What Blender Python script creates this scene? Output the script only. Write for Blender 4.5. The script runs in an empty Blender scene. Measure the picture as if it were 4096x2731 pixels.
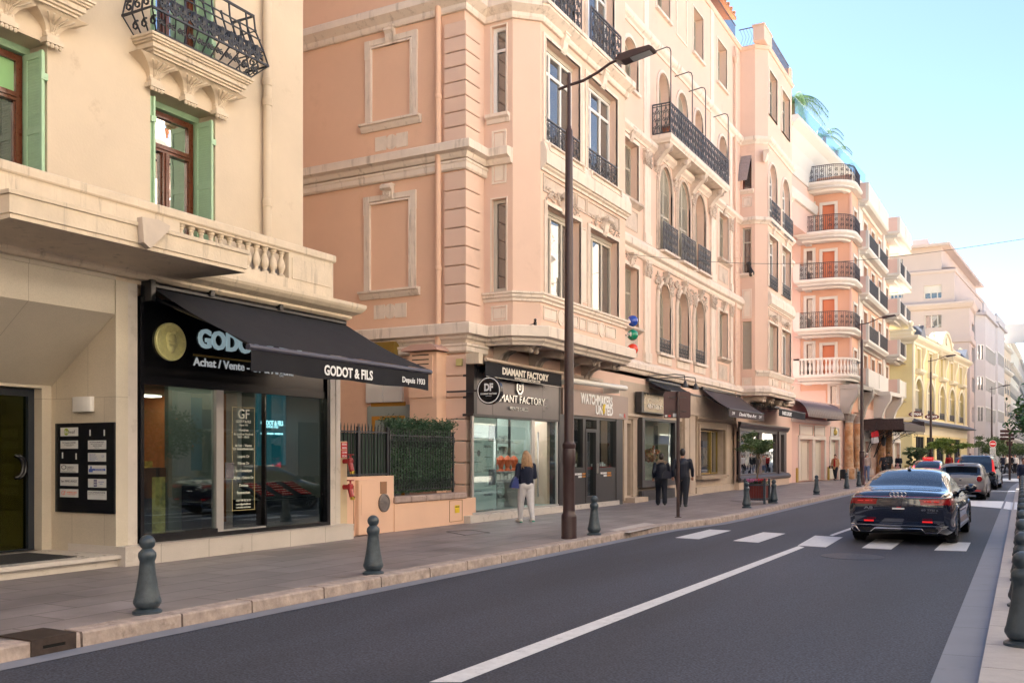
import bpy, math, random
from mathutils import Vector, Matrix
R = math.radians
SC = bpy.context.scene
COL = SC.collection
# ---------------------------------------------------------------- camera, sky, sun, exposure
F, CX, YH, CAMZ, YAW = 3776.0, 2048.0, 1821.6, 1.74, R(28.4)
cam_d = bpy.data.cameras.new('camera'); cam = bpy.data.objects.new('camera', cam_d); COL.objects.link(cam)
cam.location = (0, 0, CAMZ); cam.rotation_euler = (R(90), 0, YAW)
cam_d.sensor_width = 36; cam_d.lens = F / 4096 * 36; cam_d.shift_y = (YH - 1365.5) / 4096
cam_d.clip_start = .1; cam_d.clip_end = 3000
SC.camera = cam
w = bpy.data.worlds.new('World'); SC.world = w; w.use_nodes = True
SUN_DIR = Vector((-.62, .30, .64)).normalized()
EL = math.asin(SUN_DIR.z); AZ = math.atan2(SUN_DIR.x, SUN_DIR.y)
nt = w.node_tree; bg = nt.nodes['Background']
sky = nt.nodes.new('ShaderNodeTexSky'); sky.sky_type = 'NISHITA'; sky.sun_disc = False
sky.sun_elevation = EL; sky.sun_rotation = AZ; sky.air_density = 1.0; sky.dust_density = .3; sky.ozone_density = 1.6
nt.links.new(sky.outputs[0], bg.inputs[0]); bg.inputs[1].default_value = .047
sd = bpy.data.lights.new('sun', 'SUN'); sd.energy = 5; sd.angle = R(.5); sd.color = (1, .95, .87)
sun = bpy.data.objects.new('sun', sd); COL.objects.link(sun); sun.location = (-40, 60, 80)
sun.rotation_euler = SUN_DIR.to_track_quat('Z', 'Y').to_euler()
SC.view_settings.view_transform = 'Standard'; SC.view_settings.look = 'None'
SC.view_settings.exposure = 2.72; SC.view_settings.gamma = 1
SC.cycles.max_bounces = 6; SC.cycles.diffuse_bounces = 4; SC.cycles.glossy_bounces = 3
SC.cycles.transparent_max_bounces = 10; SC.cycles.transmission_bounces = 4
SC.cycles.use_denoising = True; SC.cycles.caustics_reflective = False; SC.cycles.caustics_refractive = False
SC.cycles.sample_clamp_indirect = 6
# ---------------------------------------------------------------- picture measurements -> points on real planes
CR = dict(F=(0, 0, 1.7415), a=(0, 0, .7014), b=(0, 1000, .76531), c=(1200, 0, .7014), d=(1300, 1100, .70156), e=(2400, 0, .5102),
          g=(2400, 700, .5102), h=(2400, 1400, .5102), i=(3100, 300, .57406), j=(3100, 1100, .51025), k=(3300, 1700, .65731),
          m=(2100, 0, .31888), n=(2100, 500, .31888), o=(2100, 1000, .31888), p=(2100, 1450, .31888), q=(1600, 1250, .28694),
          r=(3700, 1300, .25515), s=(3700, 1680, .25515), t=(3300, 1650, .22321), u=(3380, 1860, .22109), v=(0, 1450, .57416),
          w=(450, 0, .31891), x=(0, 2050, .63776), y=(1950, 1750, .2551))
FW = (-math.sin(YAW), math.cos(YAW)); RT = (math.cos(YAW), math.sin(YAW))
def ray(c, x, y):
    ox, oy, s = CR[c]; u = (ox + x * s - CX) / F; v = (YH - oy - y * s) / F
    return (FW[0] + u * RT[0], FW[1] + u * RT[1], v)
def at(c, x, y, depth):
    r = ray(c, x, y); return Vector((r[0] * depth, r[1] * depth, CAMZ + r[2] * depth))
def gnd(c, x, y, z=0.0):
    r = ray(c, x, y); t = (z - CAMZ) / r[2]; return Vector((r[0] * t, r[1] * t, z))
class Fr:                                   # a vertical plane: s along h, d outward, z up
    def __init__(f, x, y, hx=0, hy=1, z=0):
        l = math.hypot(hx, hy); f.o = (x, y, z); f.h = (hx / l, hy / l); f.n = (hy / l, -hx / l)
    def W(f, s, d, z):
        return (f.o[0] + s * f.h[0] + d * f.n[0], f.o[1] + s * f.h[1] + d * f.n[1], f.o[2] + z)
    def hit(f, c, x, y, d=0):
        r = ray(c, x, y); den = r[0] * f.n[0] + r[1] * f.n[1]
        t = (f.o[0] * f.n[0] + f.o[1] * f.n[1] + d) / den
        px, py = r[0] * t - f.o[0], r[1] * t - f.o[1]
        return (px * f.h[0] + py * f.h[1], CAMZ + r[2] * t - f.o[2])
    def S(f, c, x, d=0): return f.hit(c, x, 0, d)[0]
    def Z(f, c, x, y, d=0): return f.hit(c, x, y, d)[1]
ID = Fr(0, 0, 1, 0)                         # s = x, d = -y
# ---------------------------------------------------------------- mesh builder
def lerp(a, b, t): return a + (b - a) * t
class M:
    def __init__(m): m.v = []; m.f = []; m.mi = []; m.k = 0; m.cuts = []
    def cut(m): m.cuts.append((len(m.v), len(m.f))); return m
    def buildp(m, name, mt, parent=None, smooth=False):      # one object per piece between cuts
        c = [(0, 0)] + m.cuts + [(len(m.v), len(m.f))]
        for (v0, f0), (v1, f1) in zip(c, c[1:]):
            if f1 > f0: q = M(); q.v = m.v[v0:v1]; q.f = [tuple(i - v0 for i in f) for f in m.f[f0:f1]]; q.mi = [0] * (f1 - f0); r = q.build(name, mt, parent, smooth)
        return r
    def add(m, vs, fs):
        b = len(m.v); m.v += [tuple(p) for p in vs]; m.f += [tuple(b + i for i in q) for q in fs]; m.mi += [m.k] * len(fs); return m
    def box(m, fr, s0, s1, d0, d1, z0, z1):
        vs = [fr.W(s, d, z) for z in (z0, z1) for d in (d0, d1) for s in (s0, s1)]
        return m.add(vs, [(0, 2, 3, 1), (4, 5, 7, 6), (0, 1, 5, 4), (2, 6, 7, 3), (0, 4, 6, 2), (1, 3, 7, 5)])
    def bbox(m, fr, s0, s1, d0, d1, z0, z1, c=.01):       # box with chamfered outer edges
        vs = []
        for z, k in ((z0, 1), (z0 + c, 0), (z1 - c, 0), (z1, 1)):
            q = c * k; vs += [fr.W(s0 + q, d0, z), fr.W(s1 - q, d0, z), fr.W(s1 - q, d1 - q - (0 if k else c), z), fr.W(s0 + q, d1 - q - (0 if k else c), z)]
        vs2 = []
        for z, k in ((z0, c), (z0 + c, 0), (z1 - c, 0), (z1, c)):
            vs2 += [fr.W(s0 + k, d0, z), fr.W(s1 - k, d0, z), fr.W(s1 - k, d1 - k - c, z), fr.W(s1 - k - c, d1 - k, z), fr.W(s0 + k + c, d1 - k, z), fr.W(s0 + k, d1 - k - c, z)]
        n = 6; fs = [tuple(range(n))[::-1], tuple(range(3 * n, 4 * n))]
        for r in range(3):
            for i in range(n): j = (i + 1) % n; fs.append((r * n + i, r * n + j, r * n + n + j, r * n + n + i))
        return m.add(vs2, fs)
    def prism(m, fr, pts, d0, d1):                         # polygon in (s,z) pushed from d0 to d1
        n = len(pts); vs = [fr.W(s, d0, z) for s, z in pts] + [fr.W(s, d1, z) for s, z in pts]
        return m.add(vs, [tuple(range(n))[::-1], tuple(range(n, 2 * n))] + [(i, (i + 1) % n, n + (i + 1) % n, n + i) for i in range(n)])
    def ring(m, fr, outer, inner, d0, d1):                 # frame between two outlines with equal point counts
        n = len(outer); vs = []
        for pts in (outer, inner):
            for d in (d0, d1): vs += [fr.W(s, d, z) for s, z in pts]
        fs = []
        for i in range(n):
            j = (i + 1) % n
            fs += [(n + i, n + j, 3 * n + j, 3 * n + i), (i, 2 * n + i, 2 * n + j, j), (i, j, n + j, n + i), (2 * n + i, 3 * n + i, 3 * n + j, 2 * n + j)]
        return m.add(vs, fs)
    def mould(m, fr, s0, s1, prof):                        # profile (d,z) run along s
        n = len(prof); vs = [fr.W(s0, d, z) for d, z in prof] + [fr.W(s1, d, z) for d, z in prof]
        return m.add(vs, [tuple(range(n)), tuple(range(n, 2 * n))[::-1]] + [(i, n + i, n + (i + 1) % n, (i + 1) % n) for i in range(n)])
    def sweep(m, path, prof):                              # profile (d,z) swept along a plan path with mitred corners, outward = right side
        n = len(prof); k = len(path); vs = []
        for i, (x, y) in enumerate(path):
            ns = []
            for a, b in ((i - 1, i), (i, i + 1)):
                if a < 0 or b >= k: continue
                dx, dy = path[b][0] - path[a][0], path[b][1] - path[a][1]; l = math.hypot(dx, dy); ns.append((dy / l, -dx / l))
            if len(ns) == 1: mx, my = ns[0]
            else:
                mx, my = ns[0][0] + ns[1][0], ns[0][1] + ns[1][1]; q = max(1 + ns[0][0] * ns[1][0] + ns[0][1] * ns[1][1], .15); mx /= q; my /= q
            vs += [(x + mx * d, y + my * d, z) for d, z in prof]
        fs = [tuple(range(n)), tuple(range((k - 1) * n, k * n))[::-1]]
        for i in range(k - 1):
            for a in range(n): b = (a + 1) % n; fs.append((i * n + a, i * n + n + a, i * n + n + b, i * n + b))
        return m.add(vs, fs)
    def lathe(m, c, prof, n=16, sx=1, sy=1, axis=None):    # prof: (r,z)
        vs = []
        for r, z in prof:
            for i in range(n):
                a = 2 * math.pi * i / n; p = Vector((r * math.cos(a) * sx, r * math.sin(a) * sy, z))
                if axis is not None: p = axis @ p
                vs.append((c[0] + p.x, c[1] + p.y, c[2] + p.z))
        fs = [tuple(range(n))[::-1], tuple(range((len(prof) - 1) * n, len(prof) * n))]
        for j in range(len(prof) - 1):
            for i in range(n): q = (i + 1) % n; fs.append((j * n + i, j * n + q, j * n + n + q, j * n + n + i))
        return m.add(vs, fs)
    def tube(m, pts, r, n=6, flat=1.0):                    # r: number or one per point
        pts = [Vector(p) for p in pts]; k = len(pts)
        rs = r if isinstance(r, (list, tuple)) else [r] * k
        vs = []; up = None
        for i, p in enumerate(pts):
            t = (pts[min(i + 1, k - 1)] - pts[max(i - 1, 0)])
            if t.length < 1e-9: t = Vector((0, 0, 1))
            t.normalize()
            if up is None: up = Vector((0, 0, 1)) if abs(t.z) < .9 else Vector((1, 0, 0))
            a = t.cross(up)
            if a.length < 1e-4: a = t.cross(Vector((1, .1, 0)))
            a.normalize(); b = t.cross(a).normalized(); up = -b if False else a.cross(t)
            for q in range(n):
                an = 2 * math.pi * (q + .5) / n; vs.append(p + a * (rs[i] * math.cos(an)) + b * (rs[i] * flat * math.sin(an)))
        fs = [tuple(range(n))[::-1], tuple(range((k - 1) * n, k * n))]
        for i in range(k - 1):
            for q in range(n): w_ = (q + 1) % n; fs.append((i * n + q, i * n + w_, i * n + n + w_, i * n + n + q))
        return m.add(vs, fs)
    def ball(m, c, r, sx=1, sy=1, sz=1, n=8, k=6):
        prof = [(r * math.sin(math.pi * j / k), -r * math.cos(math.pi * j / k) * sz) for j in range(k + 1)]
        prof[0] = (r * .02, prof[0][1]); prof[-1] = (r * .02, prof[-1][1]); return m.lathe(c, prof, n, sx, sy)
    def wall(m, fr, s0, s1, z0, z1, ops, d=0, t=.3):       # wall face with recessed openings (a,b,z0,z1[,arch])
        ops = [tuple(o) + (0,) * (5 - len(o)) for o in ops]
        ss = sorted({s0, s1} | {min(max(v, s0), s1) for o in ops for v in o[:2]}); zs = sorted({z0, z1} | {min(max(v, z0), z1) for o in ops for v in o[2:4]})
        for i in range(len(ss) - 1):
            for j in range(len(zs) - 1):
                a, b, c, e = ss[i], ss[i + 1], zs[j], zs[j + 1]
                if b - a < 1e-5 or e - c < 1e-5: continue
                ms, mz = (a + b) / 2, (c + e) / 2
                if any(o[0] < ms < o[1] and o[2] < mz < o[3] for o in ops): continue
                m.add([fr.W(a, d, c), fr.W(b, d, c), fr.W(b, d, e), fr.W(a, d, e)], [(0, 1, 2, 3)])
        for a, b, c, e, ar in ops:
            out = outline(a, b, c, e, ar)
            n = len(out)
            m.add([fr.W(s, d, z) for s, z in out] + [fr.W(s, d - t, z) for s, z in out], [(i, n + i, n + (i + 1) % n, (i + 1) % n) for i in range(n)])
            if ar:
                arc = out[2:]; h = len(arc) // 2
                left = arc[h:]; right = arc[:h + 1]
                for pts, cs in ((right, b), (left, a)):
                    for i in range(len(pts) - 1):
                        m.add([fr.W(cs, d, e), fr.W(pts[i][0], d, pts[i][1]), fr.W(pts[i + 1][0], d, pts[i + 1][1])], [(0, 1, 2)])
                
        return m
    def build(m, name, mt, parent=None, smooth=False, label=None, mats=None, solid=None):
        me = bpy.data.meshes.new(name)
        org = Vector(parent['_o']) if parent is not None else None
        if org is None:
            xs = [p[0] for p in m.v]; ys = [p[1] for p in m.v]; zs = [p[2] for p in m.v]
            org = Vector(((min(xs) + max(xs)) / 2, (min(ys) + max(ys)) / 2, min(zs)))
        me.from_pydata([(p[0] - org.x, p[1] - org.y, p[2] - org.z) for p in m.v], [], m.f)
        for x in (mats or [mt]): me.materials.append(x)
        if mats: me.polygons.foreach_set('material_index', m.mi)
        if smooth:
            me.polygons.foreach_set('use_smooth', [True] * len(me.polygons))
        me.update()
        if smooth not in (False, True, 1): me.set_sharp_from_angle(angle=R(smooth))
        o = bpy.data.objects.new(name, me); COL.objects.link(o); o['_o'] = tuple(org)
        if parent is not None: o.parent = parent
        else: o.location = org
        if label: o['label'] = label
        return o
def outline(a, b, c, e, ar=0, n=14):                       # opening outline; ar = arch rise as a share of half width
    if not ar: return [(a, c), (b, c), (b, e), (a, e)]
    r = (b - a) / 2; h = r * ar; cs = (a + b) / 2; cz = e - h
    return [(a, c), (b, c)] + [(cs + r * math.cos(math.pi * i / n), cz + h * math.sin(math.pi * i / n)) for i in range(n + 1)]
def grow(o, g, gb=0, gt=None):                             # (a,b,z0,z1,ar) widened by g
    a, b, c, e = o[:4]; ar = o[4] if len(o) > 4 else 0
    return (a - g, b + g, c - gb, e + (g if gt is None else gt), ar)
def oring(m, fr, o, g0, g1, d0, d1, gb0=0, gb1=0):         # moulded frame round an opening
    return m.ring(fr, outline(*grow(o, g1, gb1)), outline(*grow(o, g0, gb0)), d0, d1)
def thing(name, loc, label, cat, group=None, kind=None):
    o = bpy.data.objects.new(name, None); COL.objects.link(o); o.location = loc; o['_o'] = tuple(loc); o.empty_display_size = .2
    return tag(o, label, cat, group, kind)
def tag(o, label=None, cat=None, group=None, kind=None):
    if label: o['label'] = label
    if cat: o['category'] = cat
    if group: o['group'] = group
    if kind: o['kind'] = kind
    return o
KIDS = {}
def kids(o): return [c for c in COL.objects if c.parent == o]
def copy_tree(o, loc=None, rz=None, label=None, group=None, parent=None, scale=None):
    c = o.copy(); COL.objects.link(c)
    if parent is not None: c.parent = parent
    if loc is not None: c.location = loc
    if rz is not None: c.rotation_euler = (0, 0, rz)
    if scale: c.scale = scale if isinstance(scale, tuple) else (scale,) * 3
    if label: c['label'] = label
    if group: c['group'] = group
    for ch in list(o.children): copy_tree(ch, parent=c)
    return c
FONT = bpy.data.fonts.load if False else None
def text(s, fr, s0, z0, h, mt, parent, d=.004, w=None, bold=.0, ext=.003, name='lettering', align='LEFT', shear=0, sp=1.0, label=None):
    """raised lettering: cap height h, lower left at (s0,z0) on frame fr, optional total width w"""
    cu = bpy.data.curves.new(name, 'FONT'); cu.body = s; cu.size = 1; cu.extrude = ext / h * .7; cu.offset = bold; cu.align_x = align
    cu.shear = shear; cu.space_character = sp; cu.resolution_u = 3; cu.materials.append(mt)
    o = bpy.data.objects.new(name, cu); COL.objects.link(o)
    bpy.context.view_layer.update()
    bb = o.bound_box; tw = max(p[0] for p in bb) - min(p[0] for p in bb)
    k = h / .70; kx = (w / tw) if w else k
    P = Vector(fr.W(s0, d, z0)); hx, hy = fr.h; nx, ny = fr.n
    m = Matrix(((hx * kx, 0, nx * k, P.x), (hy * kx, 0, ny * k, P.y), (0, k, 0, P.z), (0, 0, 0, 1)))
    # kept as a mesh so that its frame can be any plane
    me = bpy.data.meshes.new_from_object(o); me.transform(m); bpy.data.objects.remove(o)
    org = Vector(parent['_o']) if parent is not None else P
    me.transform(Matrix.Translation(-org))
    if not me.materials: me.materials.append(mt)
    ob = bpy.data.objects.new(name, me); COL.objects.link(ob); ob['_o'] = tuple(org)
    if parent is not None: ob.parent = parent
    else: ob.location = org
    if label: ob['label'] = label
    return ob
# ---------------------------------------------------------------- materials
MT = {}
def mat(name, col, rough=.6, metal=0, var=.0, vs=4, bump=0, bs=40, spec=.5, coat=0, streak=0, emit=0, dirt=None, ds=.6, dth=.5, trans=0, alpha=1, detail=6):
    if name in MT: return MT[name]
    m = bpy.data.materials.new(name); m.use_nodes = True; N = m.node_tree.nodes; L = m.node_tree.links
    b = N['Principled BSDF']; c4 = tuple(col) + (1,)
    b.inputs['Base Color'].default_value = c4; b.inputs['Roughness'].default_value = rough; b.inputs['Metallic'].default_value = metal
    b.inputs['Specular IOR Level'].default_value = spec; b.inputs['Coat Weight'].default_value = coat
    b.inputs['Coat Roughness'].default_value = .04
    if trans: b.inputs['Transmission Weight'].default_value = trans
    if alpha < 1: b.inputs['Alpha'].default_value = alpha
    if emit: b.inputs['Emission Color'].default_value = c4; b.inputs['Emission Strength'].default_value = emit
    tc = N.new('ShaderNodeTexCoord') if (var or bump or dirt) else None
    geo = N.new('ShaderNodeNewGeometry') if tc else None
    src = geo.outputs['Position'] if tc else None
    if var:
        n1 = N.new('ShaderNodeTexNoise'); n1.inputs['Scale'].default_value = vs; n1.inputs['Detail'].default_value = detail; n1.inputs['Roughness'].default_value = .62
        L.new(src, n1.inputs['Vector'])
        mr = N.new('ShaderNodeMapRange'); mr.inputs['From Min'].default_value = .3; mr.inputs['From Max'].default_value = .7
        mr.inputs['To Min'].default_value = 1 - var; mr.inputs['To Max'].default_value = 1 + var * .7; L.new(n1.outputs['Fac'], mr.inputs['Value'])
        mx = N.new('ShaderNodeMix'); mx.data_type = 'RGBA'; mx.blend_type = 'MULTIPLY'; mx.inputs[0].default_value = 1
        mx.inputs[6].default_value = c4; L.new(mr.outputs[0], mx.inputs[7]); out = mx.outputs[2]
        if dirt:
            n2 = N.new('ShaderNodeTexNoise'); n2.inputs['Scale'].default_value = ds; n2.inputs['Detail'].default_value = 8; n2.inputs['Roughness'].default_value = .7
            if streak:
                mp = N.new('ShaderNodeMapping'); mp.inputs['Scale'].default_value = (6, 6, streak); L.new(src, mp.inputs['Vector']); L.new(mp.outputs[0], n2.inputs['Vector'])
            else: L.new(src, n2.inputs['Vector'])
            m2 = N.new('ShaderNodeMapRange'); m2.inputs['From Min'].default_value = dth; m2.inputs['From Max'].default_value = dth + .2; L.new(n2.outputs['Fac'], m2.inputs['Value'])
            x2 = N.new('ShaderNodeMix'); x2.data_type = 'RGBA'; L.new(m2.outputs[0], x2.inputs[0]); L.new(out, x2.inputs[6]); x2.inputs[7].default_value = tuple(dirt) + (1,)
            out = x2.outputs[2]
        L.new(out, b.inputs['Base Color'])
        if rough > .2:
            rr = N.new('ShaderNodeMapRange'); rr.inputs['To Min'].default_value = rough - .12; rr.inputs['To Max'].default_value = min(1, rough + .12)
            L.new(n1.outputs['Fac'], rr.inputs['Value']); L.new(rr.outputs[0], b.inputs['Roughness'])
    if bump:
        n3 = N.new('ShaderNodeTexNoise'); n3.inputs['Scale'].default_value = bs; n3.inputs['Detail'].default_value = 4; L.new(src, n3.inputs['Vector'])
        bp = N.new('ShaderNodeBump'); bp.inputs['Strength'].default_value = bump; bp.inputs['Distance'].default_value = .01; L.new(n3.outputs['Fac'], bp.inputs['Height']); L.new(bp.outputs[0], b.inputs['Normal'])
    MT[name] = m; return m
def thin_glass(name, tint=(.8, .85, .85), refl=.12, dens=.25):
    m = bpy.data.materials.new(name); m.use_nodes = True; N = m.node_tree.nodes; L = m.node_tree.links; N.remove(N['Principled BSDF'])
    o = N['Material Output']; tr = N.new('ShaderNodeBsdfTransparent'); tr.inputs[0].default_value = tuple(tint) + (1,)
    gl = N.new('ShaderNodeBsdfGlossy'); gl.inputs['Roughness'].default_value = .01; gl.inputs[0].default_value = (.95, .97, 1, 1)
    fr = N.new('ShaderNodeFresnel'); fr.inputs[0].default_value = 1.52
    mr = N.new('ShaderNodeMapRange'); mr.inputs['To Min'].default_value = refl; mr.inputs['To Max'].default_value = 1; L.new(fr.outputs[0], mr.inputs['Value'])
    geo = N.new('ShaderNodeNewGeometry'); fb = N.new('ShaderNodeMath'); fb.operation = 'SUBTRACT'; fb.inputs[0].default_value = 1; L.new(geo.outputs['Backfacing'], fb.inputs[1]); fm = N.new('ShaderNodeMath'); fm.operation = 'MULTIPLY'; L.new(mr.outputs[0], fm.inputs[0]); L.new(fb.outputs[0], fm.inputs[1])
    mx = N.new('ShaderNodeMixShader'); L.new(fm.outputs[0], mx.inputs[0]); L.new(tr.outputs[0], mx.inputs[1]); L.new(gl.outputs[0], mx.inputs[2]); L.new(mx.outputs[0], o.inputs[0])
    MT[name] = m; return m
def pane_mat(name, dark=(.03, .032, .035), refl=.35):     # window glass with a dim room behind
    m = bpy.data.materials.new(name); m.use_nodes = True; N = m.node_tree.nodes; L = m.node_tree.links; b = N['Principled BSDF']
    b.inputs['Base Color'].default_value = tuple(dark) + (1,); b.inputs['Roughness'].default_value = .6
    o = N['Material Output']; gl = N.new('ShaderNodeBsdfGlossy'); gl.inputs['Roughness'].default_value = .015
    geo = N.new('ShaderNodeNewGeometry'); no = N.new('ShaderNodeTexNoise'); no.inputs['Scale'].default_value = 1.3; no.inputs['Detail'].default_value = 1
    L.new(geo.outputs['Position'], no.inputs['Vector']); bp = N.new('ShaderNodeBump'); bp.inputs['Strength'].default_value = .25; bp.inputs['Distance'].default_value = .02
    L.new(no.outputs['Fac'], bp.inputs['Height']); L.new(bp.outputs[0], gl.inputs['Normal'])
    fr = N.new('ShaderNodeFresnel'); fr.inputs[0].default_value = 1.5
    mr = N.new('ShaderNodeMapRange'); mr.inputs['To Min'].default_value = refl; mr.inputs['To Max'].default_value = 1; L.new(fr.outputs[0], mr.inputs['Value'])
    mx = N.new('ShaderNodeMixShader'); L.new(mr.outputs[0], mx.inputs[0]); L.new(b.outputs[0], mx.inputs[1]); L.new(gl.outputs[0], mx.inputs[2]); L.new(mx.outputs[0], o.inputs[0])
    MT[name] = m; return m
def tiled(name, col, mortar, sx, sy, rough=.6, var=.12, off=.5, mort=.006, axis='xy', bump=.3, coat=0, spec=.5, stain=None):
    """large slabs laid in a pattern"""
    m = bpy.data.materials.new(name); m.use_nodes = True; N = m.node_tree.nodes; L = m.node_tree.links; b = N['Principled BSDF']
    geo = N.new('ShaderNodeNewGeometry'); sep = N.new('ShaderNodeSeparateXYZ'); cmb = N.new('ShaderNodeCombineXYZ'); L.new(geo.outputs['Position'], sep.inputs[0])
    L.new(sep.outputs['XYZ'.index(axis[0].upper())], cmb.inputs[0]); L.new(sep.outputs['XYZ'.index(axis[1].upper())], cmb.inputs[1])
    br = N.new('ShaderNodeTexBrick'); br.offset = off; br.inputs['Scale'].default_value = 1; br.inputs['Brick Width'].default_value = sx; br.inputs['Row Height'].default_value = sy
    br.inputs['Mortar Size'].default_value = mort; br.inputs['Mortar Smooth'].default_value = .2; br.inputs['Color1'].default_value = tuple(col) + (1,)
    br.inputs['Color2'].default_value = tuple(c * (1 - var) for c in col) + (1,); br.inputs['Mortar'].default_value = tuple(mortar) + (1,); L.new(cmb.outputs[0], br.inputs['Vector'])
    n1 = N.new('ShaderNodeTexNoise'); n1.inputs['Scale'].default_value = 1.1; n1.inputs['Detail'].default_value = 9; n1.inputs['Roughness'].default_value = .65; L.new(geo.outputs['Position'], n1.inputs['Vector'])
    mr = N.new('ShaderNodeMapRange'); mr.inputs['From Min'].default_value = .3; mr.inputs['From Max'].default_value = .7; mr.inputs['To Min'].default_value = 1 - var * 1.6; mr.inputs['To Max'].default_value = 1 + var; L.new(n1.outputs['Fac'], mr.inputs['Value'])
    n4 = N.new('ShaderNodeTexNoise'); n4.inputs['Scale'].default_value = 90; n4.inputs['Detail'].default_value = 2; L.new(geo.outputs['Position'], n4.inputs['Vector'])
    m4 = N.new('ShaderNodeMapRange'); m4.inputs['To Min'].default_value = .8; m4.inputs['To Max'].default_value = 1.2; L.new(n4.outputs['Fac'], m4.inputs['Value'])
    ml = N.new('ShaderNodeMath'); ml.operation = 'MULTIPLY'; L.new(mr.outputs[0], ml.inputs[0]); L.new(m4.outputs[0], ml.inputs[1])
    mx = N.new('ShaderNodeMix'); mx.data_type = 'RGBA'; mx.blend_type = 'MULTIPLY'; mx.inputs[0].default_value = 1; L.new(br.outputs['Color'], mx.inputs[6]); L.new(ml.outputs[0], mx.inputs[7]); L.new(mx.outputs[2], b.inputs['Base Color'])
    b.inputs['Roughness'].default_value = rough; b.inputs['Coat Weight'].default_value = coat; b.inputs['Specular IOR Level'].default_value = spec
    m5 = N.new('ShaderNodeMapRange'); m5.inputs['To Min'].default_value = rough - .15; m5.inputs['To Max'].default_value = rough + .2; L.new(n1.outputs['Fac'], m5.inputs['Value']); L.new(m5.outputs[0], b.inputs['Roughness'])
    ad = N.new('ShaderNodeMath'); ad.operation = 'MULTIPLY_ADD'; ad.inputs[1].default_value = -1; L.new(br.outputs['Fac'], ad.inputs[0]); ad.inputs[2].default_value = 1
    bp = N.new('ShaderNodeBump'); bp.inputs['Strength'].default_value = bump; bp.inputs['Distance'].default_value = .01; L.new(ad.outputs[0], bp.inputs['Height']); L.new(bp.outputs[0], b.inputs['Normal'])
    MT[name] = m; return m
# ---------------------------------------------------------------- materials of the place
cream = mat('cream_plaster', (.655, .535, .40), .85, var=.07, vs=.7, bump=.25, bs=30, dirt=(.44, .33, .22), ds=1.1, dth=.60)
creamtrim = mat('cream_stone', (.66, .55, .42), .8, var=.1, vs=3, bump=.35, bs=25, dirt=(.24, .19, .14), ds=.9, dth=.56, streak=.5)
beige = tiled('beige_slabs', (.62, .55, .44), (.36, .30, .22), 1.6, 2.6, rough=.45, var=.05, mort=.004, axis='yz', bump=.1)
beigeflank = tiled('beige_slabs_flank', (.60, .52, .40), (.36, .30, .22), .72, 2.6, rough=.45, var=.05, mort=.004, axis='xz', bump=.1)
marble = mat('marble', (.62, .56, .50), .3, var=.07, vs=5, dirt=(.40, .33, .26), ds=1.4, dth=.63)
pink = mat('pink_plaster', (.765, .545, .43), .85, var=.05, vs=.5, bump=.15, bs=30, dirt=(.66, .46, .36), ds=.7, dth=.6)
pinkside = mat('orange_pink_plaster', (.80, .52, .365), .85, var=.06, vs=.5, bump=.15, bs=30, dirt=(.68, .43, .29), ds=.5, dth=.57)
trim = mat('pale_trim', (.80, .685, .58), .8, var=.07, vs=3, bump=.2, bs=25, dirt=(.40, .31, .24), ds=.8, dth=.54, streak=.7)
trimdirty = mat('weathered_trim', (.64, .53, .44), .85, var=.15, vs=4, bump=.5, bs=22, dirt=(.20, .16, .13), ds=1.0, dth=.53)
white = mat('white_paint', (.75, .73, .70), .5, var=.03, vs=2)
whiteframe = mat('white_frame', (.80, .78, .74), .45)
creamframe = mat('cream_frame', (.55, .50, .42), .5)
iron = mat('black_iron', (.028, .030, .038), .42, var=.2, vs=30, bump=.3, bs=90)
greyiron = mat('grey_iron', (.085, .08, .085), .5, var=.25, vs=12)
green = mat('green_shutter', (.43, .63, .41), .55, var=.06, vs=8, bump=.1, bs=60)
woodred = mat('red_wood', (.13, .035, .015), .3, var=.25, vs=18, coat=.4)
pane = pane_mat('window_pane', (.05, .045, .04), .2)
panegreen = pane_mat('green_pane', (.30, .58, .24), .04)
shopglass = thin_glass('shop_glass', (.84, .90, .90), .14)
goldglass = thin_glass('gold_shop_glass', (.80, .86, .86), .24)
doorglass = thin_glass('tinted_door_glass', (.50, .52, .34), .1)
bollm = mat('bollard_paint', (.048, .068, .085), .38, var=.3, vs=14, bump=.3, bs=50, dirt=(.07, .065, .06), ds=9, dth=.64)
polem = mat('brown_pole_paint', (.050, .026, .026), .38, var=.15, vs=10)
blackf = mat('black_fabric', (.006, .006, .010), .9, var=.2, vs=3, bump=.3, bs=300)
brownf = mat('brown_fabric', (.055, .038, .042), .8, var=.2, vs=3)
blackp = mat('black_panel', (.008, .008, .010), .25)
alu = mat('aluminium', (.52, .50, .48), .35, .6)
whitel = mat('white_letter', (.82, .82, .82), .5)
creaml = mat('cream_letter', (.75, .70, .62), .5)
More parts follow.
